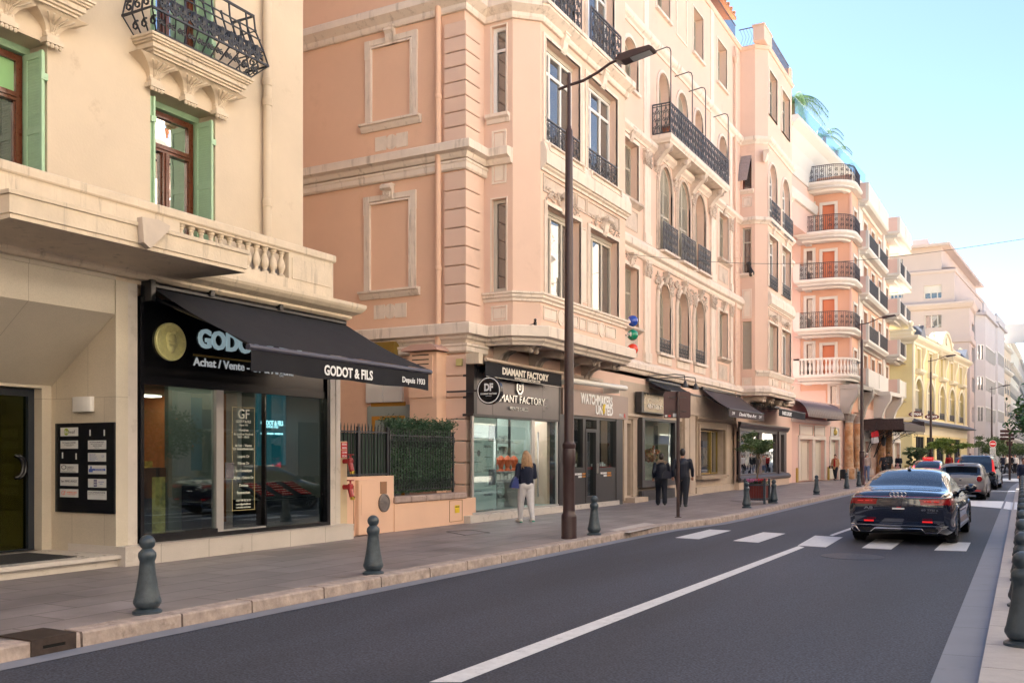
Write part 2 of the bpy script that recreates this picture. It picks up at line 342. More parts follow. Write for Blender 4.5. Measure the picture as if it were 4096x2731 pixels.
# ---------------------------------------------------------------- road, kerbs, pavements
def asphalt():
    m = bpy.data.materials.new('asphalt'); m.use_nodes = True; N = m.node_tree.nodes; L = m.node_tree.links; b = N['Principled BSDF']
    geo = N.new('ShaderNodeNewGeometry')
    def noise(sc, det, mn, mxv, f0=.3, f1=.7, vec=None):
        n = N.new('ShaderNodeTexNoise'); n.inputs['Scale'].default_value = sc; n.inputs['Detail'].default_value = det; L.new(vec or geo.outputs['Position'], n.inputs['Vector'])
        r = N.new('ShaderNodeMapRange'); r.inputs['From Min'].default_value = f0; r.inputs['From Max'].default_value = f1; r.inputs['To Min'].default_value = mn; r.inputs['To Max'].default_value = mxv; L.new(n.outputs['Fac'], r.inputs['Value']); return r.outputs[0], n.outputs['Fac']
    mp = N.new('ShaderNodeMapping'); mp.inputs['Scale'].default_value = (1, .16, 1); L.new(geo.outputs['Position'], mp.inputs['Vector'])
    a, _ = noise(.7, 8, .68, 1.32, vec=mp.outputs[0]); c, nf = noise(48, 6, .35, 2.0, .35, .65); 
    vo = N.new('ShaderNodeTexVoronoi'); vo.inputs['Scale'].default_value = 34; L.new(geo.outputs['Position'], vo.inputs['Vector'])
    vr = N.new('ShaderNodeMapRange'); vr.inputs['From Min'].default_value = .0; vr.inputs['From Max'].default_value = .16; vr.inputs['To Min'].default_value = 3.2; vr.inputs['To Max'].default_value = 1; L.new(vo.outputs['Distance'], vr.inputs['Value'])
    vc = N.new('ShaderNodeMath'); vc.operation = 'GREATER_THAN'; vc.inputs[1].default_value = .72; sx = N.new('ShaderNodeSeparateColor'); L.new(vo.outputs['Color'], sx.inputs[0]); L.new(sx.outputs[0], vc.inputs[0])
    pw = N.new('ShaderNodeMix'); pw.data_type = 'FLOAT'; L.new(vc.outputs[0], pw.inputs[0]); pw.inputs[2].default_value = 1; L.new(vr.outputs[0], pw.inputs[3])
    m1 = N.new('ShaderNodeMath'); m1.operation = 'MULTIPLY'; L.new(a, m1.inputs[0]); L.new(c, m1.inputs[1])
    m2 = N.new('ShaderNodeMath'); m2.operation = 'MULTIPLY'; L.new(m1.outputs[0], m2.inputs[0]); L.new(pw.outputs[0], m2.inputs[1])
    mx = N.new('ShaderNodeMix'); mx.data_type = 'RGBA'; mx.blend_type = 'MULTIPLY'; mx.inputs[0].default_value = 1; mx.inputs[6].default_value = (.029, .033, .048, 1); L.new(m2.outputs[0], mx.inputs[7]); L.new(mx.outputs[2], b.inputs['Base Color'])
    b.inputs['Roughness'].default_value = .72
    bp = N.new('ShaderNodeBump'); bp.inputs['Strength'].default_value = .6; bp.inputs['Distance'].default_value = .006; L.new(nf, bp.inputs['Height']); L.new(bp.outputs[0], b.inputs['Normal'])
    return m
asph = asphalt()
pave = tiled('pavement_slabs', (.29, .25, .245), (.10, .08, .075), 1.1, .55, rough=.5, var=.24, mort=.010, axis='yx', bump=.15, spec=.5)
pave_r = tiled('right_pavement_slabs', (.155, .14, .14), (.06, .055, .055), .6, .28, rough=.55, var=.12, mort=.007, axis='xy', bump=.3)
kerbm = mat('kerb_stone', (.43, .345, .30), .8, var=.35, vs=7, bump=.8, bs=18, dirt=(.12, .085, .065), ds=3.2, dth=.56)
kerbw = mat('pale_kerb_stone', (.42, .39, .38), .8, var=.1, vs=9, bump=.4, bs=40)
gutter = mat('gutter_concrete', (.20, .21, .25), .7, var=.12, vs=2, dirt=(.12, .12, .14), ds=1.6, dth=.6)
linem = mat('road_paint', (.62, .62, .64), .6, var=.14, vs=9, dirt=(.24, .24, .26), ds=11, dth=.57)
def arc_path(pts, y1, k):                                  # street bends gently to the right far away
    return pts
g = M(); g.add([(-400, -60, -.02), (400, -60, -.02), (400, 900, -.02), (-400, 900, -.02)], [(0, 1, 2, 3)])
tag(g.build('ground', asph), kind='structure')
def bend(x, y):
    return (x + max(0, y - 52) ** 2 * .0013, y)
def ribbon(xa, xb, z, ys):
    m = M(); vs = []; fs = []
    for y in ys:
        a = xa(y) if callable(xa) else xa; b = xb(y) if callable(xb) else xb
        vs += [(*bend(a, y), z), (*bend(b, y), z)]
    for i in range(len(ys) - 1): fs.append((2 * i, 2 * i + 1, 2 * i + 3, 2 * i + 2))
    m.add(vs, fs); return m
YS = list(range(-30, 62, 4)) + list(range(62, 150, 4))
def kx(y):                                                 # left kerb line: narrower crossing bulge at the zebra
    for (y0, x0), (y1, x1) in zip(KL, KL[1:]):
        if y0 <= y <= y1: return lerp(x0, x1, (y - y0) / (y1 - y0))
    return KL[-1][1] if y > KL[-1][0] else KL[0][1]
KL = [(-30, -7.53), (6, -7.50), (14, -7.37), (19, -7.32), (21, -7.25), (23.5, -6.85), (26, -6.78), (60, -6.95), (150, -6.95)]
YF = sorted(set(YS + [6, 14, 19, 20, 21, 22, 23, 23.5, 24, 25, 26, 28]))
tag(ribbon(lambda y: kx(y) + .02, -.60, .004, YF).build('road', asph), kind='structure')
tag(ribbon(-22, lambda y: kx(y) - .25, .135, YF).build('left_pavement', pave), kind='structure')
tag(ribbon(.10, 14, .135, YS).build('right_pavement', pave_r), kind='structure')
tag(ribbon(lambda y: kx(y) + .005, lambda y: kx(y) + .26, .010, YF).build('left_gutter', gutter), kind='structure')
random.seed(3)
mk = M(); y = -6
ysk = []
while y < 100:
    L_ = random.uniform(.85, 1.25); y1 = y + L_; g_ = .013
    a, b = y + g_, y1 - g_; j = random.uniform(-.004, .004)
    xs = [(kx(a) - .26, kx(a)), (kx(b) - .26, kx(b))]
    c = .018
    P = []
    for yy, (xl, xr) in ((a, xs[0]), (b, xs[1])):
        for (x, z) in ((xl, 0), (xl, .143 + j), (xr - c, .143 + j), (xr - .004, .143 + j - c), (xr, 0)):
            P.append((*bend(x, yy), z))
    mk.add(P, [(0, 1, 2, 3, 4), (9, 8, 7, 6, 5)] + [(i, 5 + i, 6 + i, 1 + i) for i in range(4)])
    y = y1
tag(mk.build('left_kerb', kerbm), kind='structure')
mk = M(); y = -6
while y < 120:
    for y0, y1 in ((y + .006, y + .994),):
        P = []
        for yy in (y0, y1):
            for (x, z) in ((-.29, 0), (-.275, .138), (-.09, .141), (.11, .141), (.11, 0)): P.append((*bend(x, yy), z))
        mk.add(P, [(0, 1, 2, 3, 4), (9, 8, 7, 6, 5)] + [(i, 5 + i, 6 + i, 1 + i) for i in range(4)])
    y += 1
tag(mk.build('right_kerb', kerbw), kind='structure')
mk = M(); y = -6
while y < 120:
    P = []
    for yy in (y + .004, y + 1.496):
        for (x, z) in ((-.62, .004), (-.615, .016), (-.28, .024)): P.append((*bend(x, yy), z))
    mk.add(P, [(0, 3, 4, 1), (1, 4, 5, 2)]); y += 1.5
tag(mk.build('right_gutter', gutter), kind='structure')
# ---------------------------------------------------------------- road markings
def patch(pts, name, z=.0085, mt=None, zg=0.0):
    vs = [gnd(c, x, y, zg) for c, x, y in pts]
    mm = M(); mm.add([(p.x, p.y, z) for p in vs], [tuple(range(len(vs)))])
    return tag(mm.build(name, mt or linem), kind='structure')
patch([('F', 985, 1568), ('F', 1060, 1568), ('F', 1848, 1257), ('F', 1834, 1254)], 'centre_line')
patch([('F', 1905, 1229), ('F', 1912, 1231), ('F', 1970, 1211), ('F', 1962, 1209)], 'centre_line')
patch([('F', 700, 1680), ('F', 775, 1690), ('F', 1056, 1572), ('F', 977, 1572)], 'centre_line')
def stripe(a, b, c, d): return patch([a, b, c, d], 'crossing_stripe')
stripe(('h', 588, 1472), ('h', 775, 1483), ('h', 1030, 1415), ('h', 860, 1406))
stripe(('h', 1042, 1496), ('h', 1240, 1511), ('h', 1455, 1439), ('h', 1280, 1428))
stripe(('F', 1832, 1253), ('F', 1897, 1257), ('F', 1936, 1234), ('F', 1872, 1230))
stripe(('u', 298, 1502), ('u', 835, 1528), ('u', 1080, 1350), ('u', 560, 1335))
stripe(('u', 1610, 1545), ('u', 2195, 1560), ('u', 2275, 1404), ('u', 1780, 1388))
lm2 = mat('bright_white', (.80, .80, .80), .55, var=.04, vs=9)  # whitest marking colour, for the bands over road, gutter and kerb
patch([('s', 560, 1333), ('s', 1225, 1386), ('s', 1268, 1272), ('s', 560, 1258)], 'white_band', mt=lm2)
patch([('s', 1000, 948), ('s', 1505, 962), ('s', 1500, 915), ('s', 1000, 910)], 'white_band', mt=lm2)
patch([('s', 1228, 1388), ('s', 1388, 1413), ('s', 1398, 1290), ('s', 1270, 1273)], 'white_band', z=.026, mt=lm2, zg=.02)
patch([('s', 1392, 1402), ('s', 1475, 1404), ('s', 1488, 1290), ('s', 1405, 1284)], 'white_band', z=.146, mt=lm2, zg=.14)
patch([('h', 70, 1410), ('h', 230, 1432), ('h', 505, 1372), ('h', 350, 1352)], 'tactile_strip', z=.1395, mt=mat('tactile_paving', (.50, .45, .42), .6, var=.1, vs=20, bump=.8, bs=60), zg=.135)
patch([('s', 1210, 862), ('s', 1480, 820), ('s', 1480, 812), ('s', 1210, 850)], 'lane_line')
mm = M(); c = gnd('F', 1958, 1278)
mm.lathe((c.x, c.y, .005), [(.52, 0), (.52, .004), (.47, .0045), (.02, .0045)], 40)
tag(mm.build('manhole_cover', mat('manhole_iron', (.035, .036, .046), .5, .3, var=.2, vs=20, bump=.8, bs=50)), 'round iron manhole cover flush in the asphalt behind the black sedan', 'manhole')
# kerb drain box
K0 = gnd('x', 180, 905)
th = thing('kerb_drain', (kx(K0.y) - .2, K0.y, .0), 'rusty metal drain box with a slot set into the left kerb', 'drain')
fr = Fr(kx(K0.y) + .0, 0)
rust = mat('rusty_steel', (.075, .055, .048), .55, .6, var=.3, vs=9)
y0, y1 = K0.y - .02, K0.y + .42
mm = M(); mm.box(fr, y0, y1, -.45, .012, .143, .156); mm.box(fr, y0, y0 + .11, .0, .012, .005, .143); mm.box(fr, y1 - .11, y1, .0, .012, .005, .143)
mm.box(fr, y0 + .11, y1 - .11, .0, .012, .005, .06); mm.box(fr, y0 + .11, y1 - .11, .0, .012, .09, .143)
mm.build('casing', rust, th); mm = M(); mm.box(fr, y0 + .1, y1 - .1, .001, .003, .05, .1); mm.build('slot', mat('void_black', (.004, .004, .004), .9), th)

for q in ([('d', 692, 1462), ('d', 800, 1482), ('d', 940, 1468), ('d', 830, 1452)], [('h', 1025, 1182), ('h', 1120, 1192), ('h', 1120, 1186), ('h', 1030, 1178)]):
    P4 = [gnd(c, x, y, .135) for c, x, y in q]; m = M()
    for a, b in zip(P4, P4[1:] + P4[:1]): m.tube([(a.x, a.y, .1355), (b.x, b.y, .1355)], .006, 4)
    tag(m.build('pavement_hatch', rust), kind='structure')
def window(par, fr, o, d, leaves=2, fw=.055, fd=.06, mf=None, mp=None, transoms=(), name='window', sill=0, mw=None, panes=True, bars=0):
    a, b, c, e = o[:4]; ar = o[4] if len(o) > 4 else 0; mw = mw or fw * .8
    m = M(); m.ring(fr, outline(a, b, c, e, ar), outline(a + fw, b - fw, c + fw, e - fw, ar), d, d + fd)
    for k in range(1, leaves):
        s = lerp(a, b, k / leaves); top = e - (0 if not ar else (b - a) / 2 * ar * (1 - math.sqrt(max(0, 1 - ((s - (a + b) / 2) / ((b - a) / 2)) ** 2))))
        m.box(fr, s - mw / 2, s + mw / 2, d + .002, d + fd - .004, c + fw * .9, top - fw * .9)
    for t in transoms:
        z = lerp(c, e, t); m.box(fr, a + fw * .9, b - fw * .9, d + .004, d + fd - .008, z - mw / 2, z + mw / 2)
    w_ = m.build(name, mf or creamframe, par)
    if panes:
        q = M(); pts = outline(a + fw * .5, b - fw * .5, c + fw * .5, e - fw * .5, ar)
        q.add([fr.W(s, d + .015, z) for s, z in pts], [tuple(range(len(pts)))]); q.build('pane', mp or pane, w_)
    return w_
def slats(m, fr, a, b, c, e, d, step=.05, t=.012, dep=.03, tilt=.02):
    z = c + step * .5
    while z < e - step * .4:
        m.add([fr.W(a, d, z + tilt), fr.W(b, d, z + tilt), fr.W(b, d + dep, z - tilt), fr.W(a, d + dep, z - tilt), fr.W(a, d, z + tilt - t), fr.W(b, d, z + tilt - t), fr.W(b, d + dep, z - tilt - t), fr.W(a, d + dep, z - tilt - t)],
              [(0, 1, 2, 3), (7, 6, 5, 4), (3, 2, 6, 7)]); z += step
def spiral(fr, s, z, r, d, turn=1.4, a0=0, n=11, dirn=1):
    return [fr.W(s + r * (1 - .85 * i / n) * math.cos(a0 + dirn * turn * 2 * math.pi * i / n), d, z + r * (1 - .85 * i / n) * math.sin(a0 + dirn * turn * 2 * math.pi * i / n)) for i in range(n + 1)]
def scrollwork(m, fr, a, b, c, e, d, t=.011, cell=.30, rail=.022, bars=True):
    """wrought-iron panel: rails, uprights and paired scrolls"""
    m.box(fr, a, b, d - rail, d + rail, e - rail * .9, e + rail * .9)
    m.box(fr, a, b, d - t, d + t, c - t, c + t); m.box(fr, a, b, d - t, d + t, e - .10, e - .10 + t * 1.6)
    n = max(1, round((b - a) / cell)); w_ = (b - a) / n; h = e - .1 - c
    for i in range(n + 1): s = a + w_ * i; m.box(fr, s - t, s + t, d - t, d + t, c, e)
    for i in range(n):
        s = a + w_ * (i + .5); r = w_ * .22
        for sg in (-1, 1):
            for zc, dr in ((c + h * .22, 1), (c + h * .50, -1), (c + h * .78, 1)):
                rr = min(r, h * .15)
                m.tube(spiral(fr, s + sg * r, zc, rr * 1.05, d, 1.3, math.pi / 2 * (1 - sg * dr) + .4, 9, sg * dr), t * .8, 4, .8)
            m.tube([fr.W(s + sg * r * 2, d, c), fr.W(s + sg * .02, d, c + h * .36), fr.W(s + sg * r * 1.6, d, c + h * .64), fr.W(s, d, c + h)], t * .8, 4)
        m.ball(fr.W(s, d, c + h * .5), w_ * .11, 1, 1, 1.4, 6, 4)
        if bars: m.box(fr, s - t * .7, s + t * .7, d - t * .7, d + t * .7, c, e)
def baluster(m, fr, s, d, z0, h, r, n=8):
    P = fr.W(s, d, z0)
    prof = [(.85, 0), (.85, .09), (.55, .12), (.45, .17), (.62, .22), (.95, .36), (1.0, .46), (.8, .58), (.5, .72), (.42, .80), (.62, .84), (.5, .88), (.8, .92), (.8, 1)]
    m.lathe(P, [(r * a, h * b) for a, b in prof], n)
def acanthus(m, fr, s, z, w_, h, d, seed=0, dens=1):
    """carved leaf and scroll relief"""
    rnd = random.Random(seed)
    n = int(14 * dens)
    for i in range(n):
        x = s + (rnd.random() - .5) * w_; y = z + (rnd.random() - .5) * h; r = rnd.uniform(.12, .24) * min(w_, h)
        if i % 2: m.tube(spiral(fr, x, y, r, d + rnd.uniform(0, .02), 1.1, rnd.random() * 6, 7, rnd.choice((-1, 1))), r * .26, 4)
        else:
            P = fr.W(x, d, y); m.ball(P, r * .5, 1, 1, rnd.uniform(.7, 1.7), 6, 4)
def volute_bracket(m, fr, s, w_, z1, h, dep, d=0, n=10):
    """scrolled console: side profile swept across its width"""
    pts = []
    for i in range(n + 1):
        t = i / n; pts.append((dep * (1 - t) ** 1.0 * (1) + .05 * t + dep * .10 * math.sin(t * 6.0), z1 - h * (t ** 1.35)))
    prof = [(0, z1)] + pts + [(0, z1 - h)]
    m.mould(fr, s - w_ / 2, s + w_ / 2, [(d + a, b) for a, b in prof])
    for sg in (-1, 1):
        for dd, zz, r in ((dep * .80, z1 - h * .16, min(h, dep) * .17), (dep * .18, z1 - h * .8, min(h, dep) * .10)):
            P = fr.W(s + sg * w_ * .5, d + dd, zz); ax = Vector((fr.h[0], fr.h[1], 0)).to_track_quat('Z', 'Y')
            m.lathe(P, [(r, -.03), (r, .02), (r * .6, .05), (r * .1, .055)] if sg > 0 else [(r * .1, -.055), (r * .6, -.05), (r, -.02), (r, .03)], 12, axis=ax)
def keystone(m, fr, s, z, w_, h, dep, d=0):
    m.mould(fr, s - w_ / 2, s + w_ / 2, [(d, z), (d + dep, z), (d + dep * 1.1, z - h * .2), (d + dep * .75, z - h * .38), (d + dep * .6, z - h * .75), (d + dep * .25, z - h), (d, z - h)])
    m.box(fr, s - w_ * .62, s + w_ * .62, d, d + dep * 1.15, z - h * .02, z + h * .08)
def panel(m, fr, a, b, c, e, d0, t=.02, fw=.03):
    m.ring(fr, [(a, c), (b, c), (b, e), (a, e)], [(a + fw, c + fw), (b - fw, c + fw), (b - fw, e - fw), (a + fw, e - fw)], d0, d0 + t)
    m.box(fr, a + fw * 1.6, b - fw * 1.6, d0, d0 + t * .5, c + fw * 1.6, e - fw * 1.6)
void = MT['void_black']
# ---------------------------------------------------------------- cream building on the left
B1 = thing('cream_building', (-13, 9, 0), 'cream plastered building at the left with green shutters and a bulging black balcony', 'building')
FU = Fr(-12.55, 0); S1R = FU.S('a', 1728)
A0, A1 = FU.S('a', 857), FU.S('a', 1228); PER = A1 - FU.S('a', 270)
ztopA = FU.Z('a', 860, 500); zbal = 8.44
m = M(); ops = []
for k in (-2, -1, 0):
    ops += [(A0 + k * PER, A1 + k * PER, 4.6, ztopA), (A0 + k * PER, A1 + k * PER, zbal, zbal + 2.7)]
m.wall(FU, -6, S1R, 4.4, 21.5, ops, 0, .55)
FE = Fr(-12.55, S1R, 1, 0)                                 # hidden end wall faces the gap
m.box(FU, S1R - .02, S1R - .001, -16, -.001, 0, 21.5); m.box(FU, -6, S1R, -16, -15.8, 0, 21.5); m.box(FU, -6, S1R, -16, -.3, 17.3, 21.5)
m.build('wall', cream, B1)
m = M(); m.sweep([(-12.55, -6), (-12.55, S1R), (-14.5, S1R)], [(0, 21.3), (.5, 21.3), (.6, 21.5), (.6, 21.65), (0, 21.7)]); m.build('cornice', creamtrim, B1)
def cream_window(k, z0, z1):
    a, b = A0 + k * PER, A1 + k * PER; d = -.52
    m = M(); m.ring(FU, [(a, z0), (b, z0), (b, z1), (a, z1)], [(a + .06, z0), (b - .06, z0), (b - .06, z1 - .1), (a + .06, z1 - .1)], d, d + .12); w_ = m.build('window', green, B1)
    fw = .1; a2, b2, t2 = a + .09, b - .09, z1 - .13
    m = M(); m.ring(FU, [(a2, z0), (b2, z0), (b2, t2), (a2, t2)], [(a2 + fw, z0 + .1), (b2 - fw, z0 + .1), (b2 - fw, t2 - fw), (a2 + fw, t2 - fw)], d, d + .07)
    zt = t2 - .56; m.box(FU, a2 + fw, b2 - fw, d, d + .085, zt - .13, zt); m.box(FU, a2 + fw, b2 - fw, d + .086, d + .11, zt - .08, zt - .05)
    mid = (a2 + b2) / 2; m.box(FU, mid - .07, mid + .07, d + .003, d + .09, z0, zt - .13); m.box(FU, mid - .022, mid + .022, d + .09, d + .115, z0, zt - .13)
    for q in (-1, 1):
        for s in ((a2 + fw if q < 0 else mid + .07), (mid - .07 if q < 0 else b2 - fw)):
            m.box(FU, s - .022, s + .022, d + .002, d + .05, z0 + .1, zt - .13)
    m.build('frame', woodred, w_)
    m = M(); m.box(FU, a2 + fw, b2 - fw, d + .01, d + .016, z0 + .1, zt - .1); m.build('pane', pane, w_)
    m = M(); m.box(FU, a2 + fw, b2 - fw, d + .018, d + .024, zt, t2 - fw); m.build('pane', panegreen, w_)
    for sd in (0, 1):                                      # folded shutters standing in the reveal
        m = M()
        for j, off in enumerate((.015, .062)):
            s = (b - off - .036) if sd else (a + off); L0, L1 = -.44 + .05 * j, -.03 + .04 * j
            f2 = Fr(FU.W(s, 0, 0)[0], FU.W(s, 0, 0)[1], 1, 0) if True else None
            zz = z0 + .02
            # a leaf lies in the reveal: frame stiles + slats, normal along the street
            m.box(FU, s, s + .036, L0, L0 + .06, zz, z1 - .12); m.box(FU, s, s + .036, L1 - .06, L1, zz, z1 - .12)
            for zc in (zz, zz + .9, lerp(zz, z1 - .2, .62), z1 - .22): m.box(FU, s + .001, s + .035, L0 + .05, L1 - .05, zc, zc + .09)
            z = zz + .1
            while z < z1 - .24:
                m.box(FU, s + .008, s + .028, L0 + .05, L1 - .05, z, z + .022); z += .042
            m.box(FU, s + .014, s + .022, L0 + .05, L1 - .05, zz + .05, z1 - .2)
        for zc in (z0 + .5, z1 - .55): m.box(FU, (b - .11) if sd else a + .01, (b - .005) if sd else a + .11, L1 - .02, L1 + .015, zc, zc + .10)
        m.build('shutter', green, B1)
for k in (-1, 0): cream_window(k, 4.6, ztopA); cream_window(k, zbal, zbal + 2.7)
# corbelled balconies with the bulging railing
def cream_balcony(k):
    o = k * PER; s0, s1 = 10.38 + o, 12.63 + o; P = .5
    prof = [(0, 8.17), (.04, 8.17), (.04, 8.20), (.08, 8.21), (.08, 8.24), (.12, 8.25), (.12, 8.32), (.16, 8.33), (.16, 8.35), (.19, 8.36), (.19, 8.39), (.22, 8.40), (.22, 8.44), (0, 8.44)]
    m = M(); q = P - .22
    m.sweep([(-12.549, s0 + .22), (-12.55 + q, s0 + .22), (-12.55 + q, s1 - .22), (-12.549, s1 - .22)], prof)
    m.box(FU, s0 + .2, s1 - .2, 0, P - .2, 8.171, 8.439); bal = m.build('balcony', creamtrim, B1)
    # vault corbels
    zt = 8.17; cs = [s0 + .42, (s0 + s1) / 2, s1 - .42]; hb = .31; dep = .28
    m = M()
    for c in cs:
        V = []; n = 8
        for i in range(n + 1):
            t = i / n; zz = zt - hb * t; wd = .10 + .36 * (1 - t) ** 2.3; dd = .07 + (dep - .07) * (1 - t) ** 1.6
            V += [FU.W(c - wd, 0, zz), FU.W(c - wd, dd, zz), FU.W(c + wd, dd, zz), FU.W(c + wd, 0, zz)]
        m.add(V, [(4 * i + j, 4 * i + 4 + j, 4 * i + 5 + j, 4 * i + 1 + j) for i in range(n) for j in range(3)] + [(4 * n, 4 * n + 1, 4 * n + 2, 4 * n + 3)])
    m.build('vault', cream, bal)
    m = M()
    for c in cs:
        m.cut()
        for i in range(5):
            t = (i - 2) / 2; m.tube([FU.W(c + t * .03, .09, zt - hb * .85), FU.W(c + t * .08, .14, zt - hb * .5), FU.W(c + t * .22, dep + .005, zt - .07)], [.008, .013, .018], 4)
        zc = zt - hb
        m.box(FU, c - .11, c + .11, 0, .10, zc - .02, zc + .02); m.box(FU, c - .14, c + .14, 0, .15, zc - .13, zc - .06); m.box(FU, c - .10, c + .10, 0, .11, zc - .06, zc - .02)
        for i in range(4): m.ball(FU.W(c - .1 + i * .066, .12, zc - .16), .034, 1, 1, 1.1, 6, 4)
        for i in range(3): m.ball(FU.W(c - .08 + i * .08, .07, zc + .03), .04, 1, 1, 1.2, 6, 4)
        
    m.buildp('corbel', creamtrim, bal)
    # railing
    m = M(); X0 = -12.55
    lev = [(.49, 8.455, s0 + .08, s1 - .08), (.68, 8.70, s0 - .16, s1 + .16), (.62, 8.95, s0 - .1, s1 + .1), (.52, 9.30, s0, s1), (.50, 9.56, s0 + .02, s1 - .02)]
    def P_(l, s=None, side=None, dd=None):
        d, z, a, b = lev[l]
        if side is None: return FU.W(lerp(a, b, s), d, z)
        return FU.W(a if side < 0 else b, d * dd, z)
    for l, r in ((0, .022), (1, .024), (2, .014), (3, .014), (4, .026)):
        m.tube([P_(l, side=-1, dd=0), P_(l, 0), P_(l, 1), P_(l, side=1, dd=0)], r, 4)
    d2 = lambda z, s: FU.W(lerp(s0 - .05, s1 + .05, s), lerp(.66, .52, (z - 8.75) / .8), z)
    for z in (8.98, 9.14): m.tube([d2(z, 0), d2(z, 1)], .014, 4)
    N = 11
    for i in range(N + 1):
        s = i / N; m.tube([P_(1, s), P_(2, s), P_(3, s), P_(4 if i % 2 == 0 else 3, s)], .016, 4); m.tube([P_(0, s), P_(1, s)], .014, 4)
        if i % 2: m.ball(P_(3, s), .028, 1, 1, 1.3, 6, 4)
    for side in (-1, 1):
        for dd in (.0, .33, .66, 1.0):
            m.tube([P_(0, side=side, dd=dd), P_(1, side=side, dd=dd)], .014, 4)
            m.tube([P_(1, side=side, dd=dd), P_(2, side=side, dd=dd), P_(3, side=side, dd=dd), P_(4, side=side, dd=dd)], .016, 4)
        for l in (2,): m.tube([P_(l, side=side, dd=0), P_(l, side=side, dd=1)], .010, 4)
    fa = Fr(X0, 0)
    for i in range(N):                                     # scrolls of the belly and the lower band
        s = lerp(s0, s1, (i + .5) / N); w_ = (s1 - s0) / N
        for sg in (-1, 1):
            m.tube(spiral(FU, s + sg * w_ * .22, 8.58, w_ * .24, .585, 1.3, 1.5, 9, sg), .015, 4)
            m.tube(spiral(FU, s + sg * w_ * .25, 8.82, w_ * .23, .665, 1.2, -1.2, 9, sg), .016, 4)
            m.tube([FU.W(s, .67, 8.72), FU.W(s + sg * w_ * .45, .66, 8.84), FU.W(s + sg * w_ * .16, .64, 8.97)], .017, 4)
        m.ball(FU.W(s, .655, 8.9), .055, .8, 1, 1.7, 6, 4); m.ball(FU.W(s, .66, 8.78), .04, 1, 1, 1.5, 6, 4)
    for side in (-1, 1):
        for j in range(3):
            for zc in (8.58, 8.83):
                o_ = .0 if zc < 8.6 else .13; ff = Fr(*FU.W(s0 - o_ if side < 0 else s1 + o_, 0, 0)[:2], 1, 0); m.tube([ff.W(x - ff.o[0] * 0, 0, 0) if False else p for x, p in enumerate(spiral(ff, .13 + j * .2, zc, .085, 0, 1.2, 1, 9, 1))], .016, 4)
    m.build('railing', iron, bal); return bal
for k in (-1, 0): cream_balcony(k)
# downpipe
pd = FU.S('a', 1523, .1); m = M()
m.lathe(FU.W(pd, .11, 4.5), [(.078, 0), (.078, 13)], 16)
for c_, y in (('a', 465), ('a', 580), ('a', 1155)):
    z = FU.Z('a', 1523, y, .11)
    m.lathe(FU.W(pd, .11, z - .09), [(.08, 0), (.092, .01), (.092, .05), (.098, .07), (.098, .14), (.08, .15)], 16)
m.box(FU, pd + .07, pd + .13, .02, .1, FU.Z('a', 1545, 530, .1) - .03, FU.Z('a', 1545, 530, .1) + .03)
m.build('downpipe', cream, B1, smooth=40)
# balustrade, parapet, cornice, canopy
FP = Fr(-11.75, 0)
q0 = FP.S('a', 1030); q1 = FP.S('a', 1652); qe = FP.S('a', 1905)
m = M(); m.sweep([(-11.78, -6), (-11.78, qe), (-12.8, qe)], [(-.22, 5.44), (.0, 5.44), (.01, 5.47), (.03, 5.48), (.045, 5.50), (.045, 5.60), (.03, 5.62), (-.22, 5.63)])
m.box(FP, -6, q0, -.2, -.02, 4.6, 5.44); m.box(FP, q1, qe, -.2, -.02, 4.6, 5.44); m.box(FP, q1 + .08, qe - .10, -.02, -.005, 4.98, 5.36)
m.box(FP, q0, q1, -.2, -.01, 4.66, 4.97); m.box(FP, qe - .2, qe - .003, -1.0, -.21, 4.6, 5.43)
m.build('parapet', creamtrim, B1)
m = M(); n = 12
for i in range(n): m.cut(); baluster(m, FP, lerp(q0, q1, (i + .5) / n), -.11, 4.97, .47, .078, 10)
m.buildp('baluster', creamtrim, B1, smooth=50)
m = M(); ce = 14.35
m.sweep([(-11.75, -6), (-11.75, ce), (-12.6, ce)], [(-.3, 4.36), (.25, 4.36), (.30, 4.40), (.30, 4.44), (.42, 4.50), (.48, 4.56), (.50, 4.60), (.50, 4.66), (.2, 4.70), (.06, 4.72), (-.3, 4.72)])
m.build('cornice', creamtrim, B1)
m = M(); m.prism(Fr(0, 0, 1, 0), [(0, 0)] * 3, 0, 0) if False else None
fz = 4.47; pts = [(-11.66, 6.79 - .05), (-10.2, 6.79), (-10.2, 10.54), (-11.66, 10.46)]
m.sweep([(-11.75, 6.79), (-10.22, 6.79), (-10.22, 10.52), (-11.75, 10.44)], [(-.3, fz), (0, fz), (.0, fz + .05), (.02, fz + .06), (.02, fz + .27), (.045, fz + .275), (.05, fz + .32), (0, fz + .34), (-.3, fz + .35)])
m.add([(-11.75, 6.79, fz + .001), (-10.3, 6.79, fz + .001), (-10.3, 10.5, fz + .001), (-11.75, 10.44, fz + .001), (-11.75, 6.79, fz + .34), (-10.3, 6.79, fz + .34), (-10.3, 10.5, fz + .34), (-11.75, 10.44, fz + .34)], [(0, 1, 2, 3), (4, 5, 6, 7)])
m.build('canopy', creamtrim, B1)
fc = Fr(-10.16, 0); sa, sb = fc.S('a', 790), fc.S('a', 950); sm = fc.S('a', 838); za = fc.Z('a', 870, 1262) ; zb = fc.Z('a', 838, 1420)
m = M(); m.prism(fc, [(sa, za), (sa + .03, zb + .06), (sm, zb), (sb - .03, za - .1), (sb, za - .02), (lerp(sa, sb, .6), za + .02)], -.03, .07); m.build('scupper', mat('scupper_plaster', (.55, .46, .38), .7, var=.1, vs=6, dirt=(.4, .2, .08), ds=4, dth=.68), B1)
